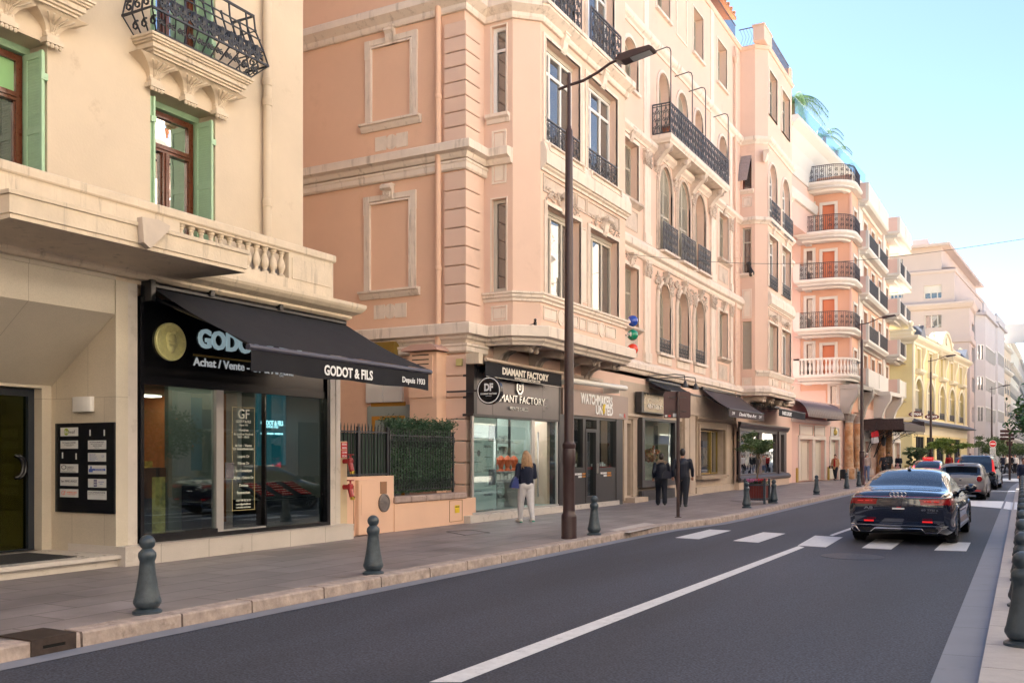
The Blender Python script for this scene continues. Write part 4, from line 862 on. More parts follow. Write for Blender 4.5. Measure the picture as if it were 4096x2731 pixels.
# ground-floor openings of the main front are kept clear for the shops
m = M()
m.wall(Fr(-12, 0), Y0, 20.7, 0, 17, [])
m.wall(BS, -12, -11.17, 4.62, 17, side1, 0, .2)
m.add([(-11.17, 20.7, 4.62), (-10.65, 21.2, 4.62), (-10.65, 21.2, 17), (-11.17, 20.7, 17)], [(0, 1, 2, 3)])
m.wall(FB, 21.2, 26.95, 4.62, 17, bay1, 0, .28)
m.add([(-10.65, 26.95, 4.62), (-11.17, 27.45, 4.62), (-11.17, 27.45, 17), (-10.65, 26.95, 17)], [(0, 1, 2, 3)])
m.add([(-11.17, 27.45, 4.62), (-12, 27.45, 4.62), (-12, 27.45, 17), (-11.17, 27.45, 17)], [(0, 1, 2, 3)])
m.add([(-12, 20.7, 4.62), (-11.17, 20.7, 4.62), (-10.65, 21.2, 4.62), (-10.65, 26.95, 4.62), (-11.17, 27.45, 4.62), (-12, 27.45, 4.62)], [(5, 4, 3, 2, 1, 0)])
m.add([(-12, 20.7, 17), (-11.17, 20.7, 17), (-10.65, 21.2, 17), (-10.65, 26.95, 17), (-11.17, 27.45, 17), (-12, 27.45, 17)], [(0, 1, 2, 3, 4, 5)])
m.wall(FM, 20.7, 45.4, 4.5, 21.35, mains + arch1 + arch2 + arch3 + rects + [(20.9, 27.2, 4.7, 16.9)], 0, .42)
m.wall(CS, -12, -11.29, 4.62, 21.35, side2, 0, .2)
m.add([(-11.29, 45.4, 4.62), (-10.78, 45.84, 4.62), (-10.78, 45.84, 21.35), (-11.29, 45.4, 21.35)], [(0, 1, 2, 3)])
m.wall(FC, 45.84, 51.2, 4.62, 21.35, bay2, 0, .3)
m.add([(-10.78, 51.2, 4.62), (-11.29, 51.7, 4.62), (-11.29, 51.7, 21.35), (-10.78, 51.2, 21.35)], [(0, 1, 2, 3)])
m.add([(-11.29, 51.7, 4.62), (-12, 51.7, 4.62), (-12, 51.7, 21.35), (-11.29, 51.7, 21.35)], [(0, 1, 2, 3)])
m.wall(FM, 51.7, 57, 4.5, 21.35, [])
m.add([(-12, 45.4, 4.62), (-11.29, 45.4, 4.62), (-10.78, 45.84, 4.62), (-10.78, 51.2, 4.62), (-11.29, 51.7, 4.62), (-12, 51.7, 4.62)], [(5, 4, 3, 2, 1, 0)])
m.add([(-12, 45.4, 21.35), (-11.29, 45.4, 21.35), (-10.78, 45.84, 21.35), (-10.78, 51.2, 21.35), (-11.29, 51.7, 21.35), (-12, 51.7, 21.35), (-19, 57, 21.35), (-19, Y0, 21.35), (-12, Y0, 21.35)], [tuple(range(9))])
m.box(Fr(-19, 0), Y0, 57, -.3, 0, 0, 21.35); m.box(Fr(-12, 0), 56.8, 57, -7, -.01, 0, 21.35)
m.build('wall', pink, B2)
# ledges and cornices
def ledge(path, prof, name='ledge', mt=trim): m = M(); m.sweep(path, prof); return m.build(name, mt, B2)
ledge(PATHA, [(-.1, 4.50), (.06, 4.50), (.10, 4.56), (.16, 4.60), (.18, 4.66), (.30, 4.70), (.30, 4.94), (.28, 4.97), (-.1, 4.99)])
ledge(PATHA[:3], [(-.1, 4.26), (.08, 4.26), (.12, 4.30), (.12, 4.40), (.15, 4.43), (.15, 4.48), (-.1, 4.49)], 'moulding')
ledge(PATHA[:4], [(-.1, 9.02), (.10, 9.02), (.14, 9.08), (.16, 9.14), (.30, 9.18), (.30, 9.36), (.28, 9.39), (-.1, 9.41)][:8])
ledge(PATHA[:3], [(-.1, 8.74), (.07, 8.74), (.10, 8.78), (.10, 8.90), (.13, 8.93), (.13, 8.97), (-.1, 8.98)], 'moulding')
ledge(PATHA, [(-.1, 12.62), (.08, 12.62), (.11, 12.68), (.11, 12.76), (.22, 12.84), (.30, 12.90), (.30, 13.06), (.27, 13.10), (-.1, 13.12)])
ledge(PATHA[4:7], [(-.1, 8.92), (.05, 8.92), (.06, 8.98), (.12, 9.02), (.13, 9.05), (.18, 9.07), (.18, 9.38), (.10, 9.62), (-.1, 9.63)], 'bay_ledge')
ledge(PATHA[2:], [(-.1, 5.60), (.04, 5.60), (.05, 5.66), (.10, 5.70), (.10, 5.76), (.14, 5.78), (.14, 5.83), (-.1, 5.84)], 'sill_moulding')
ledge(PATHB, [(-.1, 4.62), (.06, 4.62), (.10, 4.68), (.12, 4.74), (.2, 4.78), (.2, 4.95), (.05, 5.1), (-.1, 5.1)])
ledge(PATHB[:2], [(-.1, 8.76), (.05, 8.76), (.08, 8.80), (.10, 8.86), (.10, 8.94), (.2, 9.0), (.22, 9.04), (.22, 9.20), (.12, 9.36), (-.1, 9.37)])
ledge(PATHB[3:6], [(-.1, 8.92), (.05, 8.92), (.06, 8.98), (.12, 9.02), (.13, 9.05), (.18, 9.07), (.18, 9.38), (.10, 9.62), (-.1, 9.63)], 'bay_ledge')
ledge(PATHB, [(-.1, 12.86), (.05, 12.86), (.08, 12.92), (.16, 12.98), (.2, 13.02), (.2, 13.16), (.1, 13.2), (-.1, 13.22)])
ledge(PATHB[2:], [(-.1, 5.55), (.04, 5.55), (.10, 5.68), (.14, 5.74), (.14, 5.83), (-.1, 5.84)], 'sill_moulding')
ledge(PATHB, [(-.1, 16.70), (.05, 16.70), (.08, 16.78), (.16, 16.84), (.2, 16.90), (.22, 17.02), (-.1, 17.04)])
ledge(PATHB, [(-.1, 21.25), (.06, 21.25), (.12, 21.36), (.12, 21.42), (-.1, 21.43)], 'roof_edge', pink)
m = M(); m.box(FM, 51.72, 57.1, 0, .01, 21.4, 21.41); 
for s in (34.0, 38.7): m.cut(); m.box(FM, s, s + .5, -.3, .02, 21.44, 22.3)
m.cut(); m.box(FC, 45.0, 46.6, -.5, .02, 21.44, 22.15); m.cut(); m.box(FC, 50.8, 51.2, -.4, .02, 21.44, 22.2); m.cut(); m.box(FC, 44.95, 46.65, -.55, .05, 22.151, 22.22)
m.buildp('roof_pier', pink, B2)
m = M()
for a, b in ((27.5, 34), (34.5, 38.7), (39.2, 44.8)):
    m.box(FM, a, b, -.08, -.05, 22.25, 22.29); n = int((b - a) / .14)
    for i in range(n): s = a + (b - a) * i / n; m.box(FM, s - .008, s + .008, -.075, -.055, 21.42, 22.26)
a, b = 46.6, 50.8; m.box(FC, a, b, -.08, -.05, 22.25, 22.29)
for i in range(32): s = a + (b - a) * i / 32; m.box(FC, s - .008, s + .008, -.075, -.055, 21.42, 22.26)
for i in range(8):
    s = -12.0 + i * .15; m.tube([(s, 45.35, 21.43), (s + .15, 45.35, 21.85), (s, 45.35, 22.26)], .008, 4)
m.box(Fr(0, 45.35, 1, 0), -12.05, -10.8, -.01, .02, 22.25, 22.29)
m.build('roof_railing', greyiron, B2)
m = M(); m.box(FM, 27, 46, -2.2, -2.0, 21.4, 24.2); m.box(FM, 45.8, 46, -7, -2.2, 21.4, 24.2); pn = m.build('penthouse', mat('penthouse_plaster', (.60, .33, .17), .85), B2)
m = M(); m.add([FM.W(26, -7, 25.2), FM.W(47.3, -7, 25.2), FM.W(47.3, -.7, 23.7), FM.W(26, -.7, 23.7), FM.W(26, -7, 25.35), FM.W(47.3, -7, 25.35), FM.W(47.3, -.7, 23.85), FM.W(26, -.7, 23.85)], [(0, 1, 2, 3), (7, 6, 5, 4), (3, 2, 6, 7), (1, 5, 6, 2)])
for i in range(40): s = 26.2 + i * .53; m.tube([FM.W(s, -.65, 23.88), FM.W(s, -3, 24.45)], .09, 6)
m.build('eave', mat('terracotta_eave', (.42, .20, .10), .8, var=.2, vs=5), pn)
m = M()
for s in (28.5, 31.5, 36, 40, 43): m.cut(); m.box(FM, s, s + 1.3, -2.01, -1.95, 21.5, 23.4)
m.buildp('penthouse_window', whiteframe, pn)
# quoins
m = M(); rn = random.Random(2)
for z0, z1, n in ((.5, 4.22, 7), (5.0, 8.70, 8), (9.42, 12.36, 8), (12.95, 17, 9)):
    h = (z1 - z0) / n; m.cut()
    for i in range(n):
        a = z0 + i * h + .012; b = z0 + (i + 1) * h - .012; L_ = .62 if True else .5
        m.sweep([(-12 - L_ * .78 - .05, Y0), (-12, Y0), (-12, Y0 + .62)], [(0, a), (.07, a), (.085, a + .02), (.085, b - .02), (.07, b), (0, b)])
m.buildp('quoins', pink, B2)
# blind windows of the side wall
def blind(o, key, ear=True):
    a, b, c, e = o
    bw = M(); bw.ring(SWf, [(a - .2, c), (b + .2, c), (b + .2, e + .22), (a - .2, e + .22)], [(a - .06, c), (b + .06, c), (b + .06, e + .08), (a - .06, e + .08)], 0, .05)
    bw.ring(SWf, [(a - .05, c), (b + .05, c), (b + .05, e + .05), (a - .05, e + .05)], [(a, c), (b, c), (b, e), (a, e)], 0, .075)
    for s in (a - .21, b + .05): bw.box(SWf, s, s + .16, .0, .062, e - .25, e + .222)
    w_ = bw.build('blind_window', trim, B2)
    m = M(); m.mould(SWf, a - .32, b + .32, [(0, c - .2), (.05, c - .2), (.10, c - .12), (.12, c - .07), (.18, c - .05), (.18, c), (0, c + .01)]); m.build('sill', trim, w_)
    sc = (a + b) / 2; m = M(); m.box(SWf, a + .1, sc - .16, 0, .02, c - .72, c - .36); m.box(SWf, sc + .16, b - .1, 0, .02, c - .72, c - .36)
    ax = Vector((0, -1, 0)).to_track_quat('Z', 'Y'); m.lathe(SWf.W(sc, 0, c - .54), [(.19, 0), (.19, .015), (.155, .015), (.155, .03), (.001, .03)], 24, axis=ax); m.build('medallion_panel', trim, w_)
    m = M(); keystone(m, SWf, sc, e + .42, .26, .42, .16)
    if key: acanthus(m, SWf, sc, e + .28, .24, .34, .17, 5, 1.2); m.tube([SWf.W(sc - .16, .17, e + .36), SWf.W(sc + .16, .17, e + .36)], .075, 8)
    m.build('keystone', trim, w_)
blind((-14.83, -13.62, 5.97, 8.2), True); blind((-14.79, -13.58, 10.29, 12.22), False)
m = M(); m.box(SWf, -14.85, -13.6, -.0, .01, 13.6, 17); m.build('upper_panel', trim, B2)
# downpipe on the side
m = M(); px = -12.69; P = SWf.W(px, .12, 0)
m.tube([SWf.W(px, .12, 17), SWf.W(px, .12, 4.7), SWf.W(px, .14, 4.45), SWf.W(px + .10, .16, 4.15), SWf.W(px + .10, .14, 3.9), SWf.W(px + .10, .12, .3)], .075, 12)
for c_, x, y in (('c', 795, 553), ('c', 790, 1530)): z = SWf.Z(c_, x, y, .12); m.lathe(SWf.W(px, .12, z - .06), [(.08, 0), (.09, .02), (.095, .05), (.09, .1), (.08, .12)], 14)
m.build('downpipe', pinkside, B2, smooth=45)
# side-wall ground floor: vent hood box, louvres, yellow door
a = SWf.hit('q', 135, 560, .5); b = SWf.hit('q', 510, 560, .5)
m = M(); m.box(SWf, a[0], b[0], 0, .5, .3, a[1]); vb = m.build('vent_chimney', pinkside, B2)
z2 = SWf.Z('q', 130, 1190, .5); m = M(); m.box(SWf, a[0] - .0, b[0] - .1, .5, .54, z2, a[1] - .08)
m.build('vent_panel', pinkside, vb)
m = M()
for y in (600, 663, 726): z = SWf.Z('q', 170, y, .55); m.box(SWf, a[0] + .1, b[0] - .2, .54, .545, z - .012, z + .012)
m.build('slot', void, vb)
z3 = SWf.Z('q', 200, 450, .6); m = M(); q = [(a[0] - .15, a[1] + .02), (b[0] + .12, a[1] + .02), (b[0] + .10, a[1] + .07), (b[0] - .06, z3), (a[0] + .18, z3), (a[0] - .13, a[1] + .07)]
m.prism(SWf, q, 0, .68); m.build('vent_hood', mat('pink_hood', (.58, .36, .29), .7, var=.06, vs=6), vb)
m = M(); a = SWf.hit('d', 232, 640, .1); b = SWf.hit('d', 436, 722, .1)
m.box(SWf, a[0], b[0], 0, .1, b[1], a[1] + .1)
for i in range(14): z = lerp(b[1], a[1], i / 14); m.box(SWf, a[0] + .03, (a[0] + b[0]) / 2 - .02, .1, .125, z + .01, z + .035); m.box(SWf, (a[0] + b[0]) / 2 + .02, b[0] - .03, .1, .125, z + .01, z + .035)
m.build('louvre_vent', whiteframe, B2)
yel = mat('ochre_paint', (.50, .24, .03), .6, var=.1, vs=5)
a = SWf.hit('d', 262, 728, .02); b = SWf.hit('d', 458, 840, .02)
m = M(); m.box(SWf, a[0], b[0], 0, .02, .3, a[1]); m.ring(SWf, [(a[0] + .05, .3), (b[0], .3), (b[0], a[1] - .35), (a[0] + .05, a[1] - .35)], [(a[0] + .15, .3), (b[0] - .1, .3), (b[0] - .1, a[1] - .45), (a[0] + .15, a[1] - .45)], .02, .06); dq = m.build('yellow_door', yel, B2)
m = M(); m.box(SWf, a[0] + .15, b[0] - .1, .02, .03, .3, a[1] - .45); m.build('pane', mat('frosted_pane', (.30, .30, .22), .3), dq)
m = M(); m.box(SWf, -14.5, -13.9, .0, .3, SWf.Z('d', 200, 400), 3.9); m.build('gold_box', mat('brass_box', (.35, .25, .06), .4, .6), B2)
# ------------------------------------------------ bay windows
def casement(fr, o, d, n=3, tz=(.80,), mf=whiteframe, shutterbox=True):
    a, b, c, e = o[:4]; w_ = window(B2, fr, (a, b, c, e - (.10 if shutterbox else 0)), d, leaves=n, fw=.075, mf=mf, transoms=tz, mw=.085)
    if shutterbox:
        m = M(); m.box(fr, a, b, d, d + .09, e - .10, e); m.build('roller_box', creamframe, w_)
    return w_
def win_trim(fr, o, g=.12, t=.045, mt=trim, gi=.01, bot=False):
    m = M(); oring(m, fr, o, gi, g, 0, t); oring(m, fr, o, gi, g * .35, 0, t + .02); return m.build('window_surround', mt, B2)
def wrought(fr, a, b, c, e, d, name='window_railing', cell=.34, t=.011): m = M(); scrollwork(m, fr, a, b, c, e, d, t, cell); return m.build(name, greyiron, B2)
for i, o in enumerate(bay1):
    casement(FB, o, -.26, 3, () if i < 2 else (.78,), creamframe if i < 2 else whiteframe); win_trim(FB, o)
for o in bay1[2:4]:
    wrought(FB, o[0] - .05, o[1] + .05, 9.73, 10.28, .03, cell=.42)
    m = M(); m.box(FB, o[0] - .12, o[1] + .12, 0, .09, 9.64, 9.70); m.ring(FB, [(o[0] - .05, 9.42), (o[1] + .05, 9.42), (o[1] + .05, 9.62), (o[0] - .05, 9.62)], [(o[0], 9.45), (o[1], 9.45), (o[1], 9.59), (o[0], 9.59)], .0, .19) ; m.build('window_sill', trim, B2)
for o in bay1[4:6]:
    wrought(FB, o[0] - .1, o[1] + .15, 13.06, 14.1, .20, cell=.4, t=.015)
    m = M(); m.box(FB, o[0] - .25, o[1] + .25, 0, .34, 12.95, 13.05); m.build('window_sill', trim, B2)
for o in bay1[:4]:
    m = M(); keystone(m, FB, (o[0] + o[1]) / 2, o[3] + .46, .26, .48, .17); m.build('keystone', trim, B2)
m = M(); panel(m, FB, 23.72, 24.0, 9.75, 12.2, 0, .02); m.build('pilaster_panel', trim, B2)
m = M(); panel(m, FB, 23.72, 24.05, 5.95, 8.0, 0, .02); m.build('pilaster_panel', trim, B2)
m = M()
for a, b in ((21.33, 23.3), (23.38, 23.98), (24.05, 26.45)): panel(m, FB, a, b, 8.42, 8.86, 0, .03, .05)
m.build('frieze', trimdirty, B2)
m = M(); acanthus(m, FB, 22.0, 8.40, 1.1, .30, .04, 1, 2.2); acanthus(m, FB, 23.05, 8.36, .9, .26, .04, 2, 1.8); acanthus(m, FB, 24.8, 8.40, 1.1, .30, .04, 3, 2.2); acanthus(m, FB, 26.0, 8.36, .8, .26, .04, 4, 1.7)
for s in (22.5, 25.3): m.tube([FB.W(s - .2, .16, 8.52), FB.W(s + .2, .16, 8.52)], .09, 8)
m.build('carved_relief', trimdirty, B2)
m = M()                                                    # apron panels with medallions
ax = Vector((1, 0, 0)).to_track_quat('Z', 'Y')
for s0 in (21.35, 24.05):
    w_ = 2.1; panel(m, FB, s0, s0 + .78, 5.18, 5.52, 0, .03); panel(m, FB, s0 + 1.32, s0 + 2.1, 5.18, 5.52, 0, .03)
    m.lathe(FB.W(s0 + 1.05, 0, 5.35), [(.22, 0), (.22, .03), (.17, .03), (.17, .015), (.13, .03), (.001, .03)], 20, axis=ax)
panel(m, FB, 23.55, 23.95, 5.18, 5.52, 0, .03); m.build('apron_panels', trim, B2)
for i, o in enumerate(side1):
    w_ = window(B2, BS, o, -.17, 1, fw=.09, mf=creamframe if not i else whiteframe, transoms=(.74,) if i else ())
    m = M(); m.ring(BS, outline(*grow(o, .03, .0)), outline(*o), 0, .02); m.build('window_surround', trim, B2)
m = M(); o = side1[1]; m.mould(BS, o[0] - .12, o[1] + .10, [(0, o[2] - .22), (.04, o[2] - .22), (.06, o[2] - .12), (.14, o[2] - .08), (.14, o[2]), (0, o[2])]); m.build('sill', trim, B2)
m = M(); panel(m, BS, nx0 + .02, nx1 + .0, BS.Z('c', 1130, 1050), BS.Z('c', 1130, 745), 0, .03, .05); m.cut(); panel(m, BS, nx0 + .0, nx1 + .02, 5.12, 5.5, 0, .03, .04); m.buildp('panel', trim, B2)
# brackets below bay 1
def bay_brackets(fr, xs, ztop, dep, w_=.13):
    m = M()
    for s in xs:
        m.cut()
        for q in (-.16, .16):
            V = []; n = 10
            m.mould(fr, s + q - w_ / 2, s + q + w_ / 2, [(0, ztop), (dep, ztop), (dep + .02, ztop - .10), (dep * .86, ztop - .22), (dep * .62, ztop - .20), (dep * .40, ztop - .16), (dep * .22, ztop - .26), (dep * .12, ztop - .46), (0, ztop - .52)])
            for sg in (-1, 1):
                P = fr.W(s + q + sg * w_ / 2, dep * .82, ztop - .12); ax2 = Vector((0, 1, 0)).to_track_quat('Z', 'Y'); m.lathe(P, [(.085, -.02), (.085, .02), (.03, .03), (.001, .03)] if sg > 0 else [(.001, -.03), (.03, -.03), (.085, -.02), (.085, .02)], 10, axis=ax2)
            m.ball(fr.W(s + q, dep * .92, ztop - .2), .07, 1, 1, 1, 8, 6)
    return m.buildp('bay_bracket', trimdirty, B2, smooth=30)
bay_brackets(FM, (21.4, 23.4, 25.4, 26.9), 4.60, 1.15); bay_brackets(FM, (46.2, 48.0, 49.8, 51.3), 4.60, 1.0)
m = M(); m.mould(FM, 20.7, 28.2, [(0, 4.02), (.05, 4.02), (.07, 4.08), (.10, 4.12), (.10, 4.2), (0, 4.22)]); m.build('string_course', trimdirty, B2)
for i, o in enumerate(bay2):
    if i == 0: 
        m = M(); slats(m, FC, o[0] + .05, o[1] - .05, o[2] + .05, o[3], -.2, .06, .03); m.box(FC, o[0], o[1], -.25, -.21, o[2], o[3]); m.build('roller_shutter', beigeshut, B2)
    elif i < 4: casement(FC, o, -.27, 3, (.75,) if i > 1 else ())
    else: window(B2, FC, o, -.27, 2 if i > 3 else 3, fw=.09, mf=whiteframe if i < 6 else beigeshut, transoms=(.3, .52, .74) if i < 6 else (.7,))
    win_trim(FC, o, .12)
for o in bay2[2:4]: wrought(FC, o[0] - .05, o[1] + .05, 9.9, 10.5, .03, cell=.42)
for o in bay2[4:6]: wrought(FC, o[0] - .05, o[1] + .1, 12.95, 14.0, .18, cell=.42, t=.014)
m = M()
for a, b in ((45.9, 47.6), (47.8, 48.4), (48.6, 50.8)): panel(m, FC, a, b, 8.45, 8.86, 0, .03, .05)
acanthus(m, FC, 46.8, 8.42, 1.8, .3, .04, 11, 3); acanthus(m, FC, 49.6, 8.42, 1.8, .3, .04, 12, 3)
for s in (46.9, 49.7): m.tube([FC.W(s - .2, .14, 8.52), FC.W(s + .2, .14, 8.52)], .09, 8)
m.build('frieze', trimdirty, B2)
m = M()
for s0 in (45.95, 48.65):
    panel(m, FC, s0, s0 + .7, 5.15, 5.5, 0, .03); panel(m, FC, s0 + 1.25, s0 + 2.0, 5.15, 5.5, 0, .03); m.lathe(FC.W(s0 + .98, 0, 5.33), [(.2, 0), (.2, .03), (.14, .03), (.001, .03)], 18, axis=ax)
m.build('apron_panels', trim, B2)
m = M(); keystone(m, FC, 46.8, 12.86, .26, .4, .16); keystone(m, FC, 49.7, 12.86, .26, .4, .16); keystone(m, Fr(-10.9, 0), 45.55, 16.3, .3, .5, .25); m.build('keystone', trim, B2)
o = side2[0]; m = M(); slats(m, CS, o[0], o[1], o[2], o[3], -.12, .06, .03); m.box(CS, o[0], o[1], -.18, -.13, o[2], o[3]); m.build('roller_shutter', beigeshut, B2)
window(B2, CS, side2[1], -.17, 1, fw=.07, transoms=(.68,)); window(B2, CS, side2[2], -.17, 1, fw=.07, mf=woodred)
m = M()
for o in side2[1:]: m.cut(); m.mould(CS, o[0] - .12, o[1] + .10, [(0, o[2] - .2), (.06, o[2] - .16), (.14, o[2] - .08), (.14, o[2]), (0, o[2])])
m.buildp('sill', trim, B2)
m = M(); panel(m, CS, cx0, cx1, 8.35, 9.75, 0, .03, .05); panel(m, CS, cx0, cx1, 5.1, 5.5, 0, .03, .04); panel(m, CS, cx0, cx1, CS.Z('e', 1140, 1568) - .35, CS.Z('e', 1140, 1545), 0, .03, .04); m.build('panel', trim, B2)
o = side2[2]; m = M(); m.add([CS.W(o[0] - .05, .03, o[3]), CS.W(o[1], .03, o[3]), CS.W(o[1] - .12, .45, o[2] + .35), CS.W(o[0] - .2, .45, o[2] + .35)], [(0, 1, 2, 3)]); m.add([CS.W(o[0] - .05, .0, o[3]), CS.W(o[1], .0, o[3]), CS.W(o[1] - .12, .42, o[2] + .35), CS.W(o[0] - .2, .42, o[2] + .35)], [(3, 2, 1, 0)]); m.build('tilted_shutter', mat('grey_shutter', (.33, .27, .26), .7, var=.2, vs=9), B2)
# ------------------------------------------------ main front
def louvres(fr, o, d=-.3, leaves=2, arched=False):
    a, b, c, e = o[:4]; ar = o[4] if len(o) > 4 else 0
    m = M(); m.ring(fr, outline(a, b, c, e, ar), outline(a + .07, b - .07, c + .07, e - .07, ar), d, d + .06)
    r = (b - a) / 2; zs = e - r * ar
    for k in range(1, leaves): s = lerp(a, b, k / leaves); m.box(fr, s - .05, s + .05, d, d + .058, c + .05, e - (.1 if ar else .05))
    m.box(fr, a + .05, b - .05, d + .002, d + .056, lerp(c, zs, .6) - .04, lerp(c, zs, .6) + .04)
    slats(m, fr, a + .06, b - .06, c + .07, zs, d + .015, .055, .012, .03, .018)
    if ar:
        for k in range(-3, 4): s = (a + b) / 2 + k * r * .25; h = math.sqrt(max(0, 1 - (k * .25) ** 2)) * r * ar; m.box(fr, s - .02, s + .02, d + .01, d + .05, zs, zs + h - .04)
    m.add([fr.W(s, d, z) for s, z in outline(a, b, c, e, ar)], [tuple(range(len(outline(a, b, c, e, ar))))])
    return m.build('shutter', beigeshut, B2)
for i, o in enumerate(mains): louvres(FM, o); win_trim(FM, o, .15)
for i, o in enumerate(rects): louvres(FM, o, -.36 if i > 1 else -.28); win_trim(FM, o, .14 if i < 2 else .10, .03)
for i, o in enumerate(arch1): louvres(FM, o, -.33); win_trim(FM, o, .12); wrought(FM, o[0] + .02, o[1] - .02, 5.62, 6.15, .02, cell=.3)
for i, o in enumerate(arch2): louvres(FM, o, -.12 if i < 2 else -.38); win_trim(FM, o, .12, .06, trimdirty); wrought(FM, o[0] - .12, o[1] + .12, 9.42, 10.45, .24, cell=.34, t=.016)
for i, o in enumerate(arch3): louvres(FM, o, -.2 if i == 1 else -.38); win_trim(FM, o, .12, .05)
m = M(); m.ring(FM, [(35.75, 18.3), (37.1, 18.3), (37.1, 21), (35.75, 21)], [(35.83, 18.38), (37.02, 18.38), (37.02, 20.9), (35.83, 20.9)], 0, .04); m.build('blind_panel', trim, B2)
for o in mains[:2] + rects[:2]:
    m = M(); m.mould(FM, o[0] - .2, o[1] + .2, [(0, o[2] - .2), (.08, o[2] - .15), (.2, o[2] - .08), (.2, o[2]), (0, o[2])]); panel(m, FM, o[0], o[1], o[2] - 1.0, o[2] - .3, 0, .02); m.build('window_sill', trimdirty, B2)
    m = M(); keystone(m, FM, (o[0] + o[1]) / 2, o[3] + .42, .26, .44, .18)
    if o[3] < 9: acanthus(m, FM, (o[0] + o[1]) / 2, o[3] + .26, .9, .28, .05, int(o[0]), 1.8)
    m.build('keystone', trimdirty, B2)
for o in mains[2:] + rects[2:] + arch3[3:]:
    m = M(); m.box(FM, o[0] - .15, o[1] + .15, 0, .12, o[2] - .1, o[2]); m.build('window_sill', trim, B2)
m = M()
for o in arch1: m.cut(); m.box(FM, o[0] - .15, o[1] + .15, 0, .16, o[2] - .1, o[2]); m.box(FM, o[0] - .1, o[1] + .1, .0, .05, o[2] - .4, o[2] - .12)
for o in arch2: m.cut(); m.box(FM, o[0] - .2, o[1] + .2, 0, .34, 9.33, 9.41)
m.buildp('arch_sill', trim, B2)
for k, (arcs, zc) in enumerate(((arch1, 8.3),)):
    for i, o in enumerate(arcs):
        m = M(); c_ = (o[0] + o[1]) / 2; keystone(m, FM, c_, zc + .36, .26, .44, .2)
        for sg in (-1, 1): acanthus(m, FM, c_ + sg * .75, 8.25, .5, .62, .05, 20 + i * 2 + sg, 1.5)
        m.ring(FM, outline(*grow(o, .28)), outline(*grow(o, .21)), 0, .05)
        m.build('arch_relief', trimdirty, B2)
for i, o in enumerate(arch2):
    m = M(); m.ring(FM, outline(*grow(o, .26)), outline(*grow(o, .2)), 0, .05); m.build('arch_moulding', trimdirty, B2)
for s0, s1 in ((32.1, 32.7), (40.35, 40.98), (43.45, 43.8)):
    m = M()
    for z0, z1 in ((5.1, 8.2), (9.38, 12.2)):
        m.box(FM, s0, s1, 0, .08, z0, z1); m.box(FM, s0 - .04, s1 + .04, 0, .12, z0, z0 + .35); m.box(FM, s0 - .05, s1 + .05, 0, .13, z1 + .5, z1 + .56)
    m.box(FM, s0, s1, 0, .05, 13.22, 16.7)
    if s0 < 43: m.box(FM, s0 + .05, s1 - .1, 0, .04, 17.04, 21.25)
    p_ = m.build('pilaster', trim, B2)
    m = M()
    for z1 in (8.2, 12.2): m.cut(); acanthus(m, FM, (s0 + s1) / 2, z1 + .25, (s1 - s0) * 1.05, .5, .12, int(s0 * z1), 2.2); m.box(FM, s0 - .01, s1 + .01, 0, .1, z1, z1 + .5)
    m.buildp('capital', trimdirty, p_)
# balcony with carved consoles, railing, hooked poles
m = M(); bs0, bs1 = 33.0, 40.85
m.sweep([(-12, bs0), (-11.25, bs0), (-11.25, bs1), (-12, bs1)], [(-.4, 13.22), (-.08, 13.22), (-.06, 13.28), (-.02, 13.32), (0, 13.36), (0, 13.50), (-.4, 13.5)])
m.box(FM, bs0 + .3, bs1 - .3, 0, .6, 13.24, 13.49); bl = m.build('balcony', trim, B2)
for i, s in enumerate((33.35, 35.5, 37.75, 40.2)):
    m = M(); volute_bracket(m, FM, s, .34, 13.22, .95, .66); acanthus(m, FM, s, 12.3, .34, .5, .1, 40 + i, 1.4)
    for q in range(5):
        for sg in (-1, 1): m.tube([FM.W(s + sg * .175, .08 + q * .1, 13.14), FM.W(s + sg * .175, .16 + q * .1, 12.94)], .012, 4); m.tube([FM.W(s + sg * .175, .16 + q * .1, 13.14), FM.W(s + sg * .175, .08 + q * .1, 12.94)], .012, 4)
    m.build('console', trimdirty, bl, smooth=30)
m = M(); scrollwork(m, FM, bs0 + .05, bs1 - .05, 13.55, 14.62, .70, .018, .42)
for yy in (bs0 + .05, bs1 - .05): scrollwork(m, Fr(0, yy, 1, 0), -11.98, -11.3, 13.55, 14.62, 0, .016, .36)
m.build('railing', greyiron, bl)
m = M()
for s in (33.1, 35.65, 37.4, 40.75): m.cut(); m.tube([FM.W(s, .70, 13.5), FM.W(s, .70, 16.5), FM.W(s, .66, 16.62), FM.W(s, .55, 16.68), FM.W(s - .02, 0, 16.6)], .022, 6)
m.buildp('hooked_pole', greyiron, bl)
m = M(); m.lathe((-11.55, 33.35, 13.5), [(.12, 0), (.2, .3), (.22, .32), (.2, .3), (.001, .28)], 12); tag(m.build('flower_pot', mat('terracotta', (.35, .12, .06), .8)), 'terracotta pot on the upper balcony of the pink building', 'pot')
m = M(); px = 44.15
m.tube([FM.W(px, .1, 21.0), FM.W(px - .05, .14, 20.6), FM.W(px, .1, 20.3), FM.W(px, .1, .3)], .06, 10); m.lathe(FM.W(px, .12, 20.3), [(.07, -.1), (.16, .1), (.17, .18), (.02, .19)], 12)
for z in (7.2, 11, 15): m.lathe(FM.W(px, .1, z), [(.062, 0), (.075, .02), (.075, .08), (.062, .1)], 10)
m.build('downpipe', pink, B2, smooth=45)
m = M()
for z0, z1, n in ((5.15, 8.2, 9), (9.4, 12.2, 8)):
    h = (z1 - z0) / n
    for i in range(n): m.box(FM, 44.35, 44.85, 0, .05, z0 + i * h + .02, z0 + i * h + h - .02)
m.buildp('quoins', pink, B2)
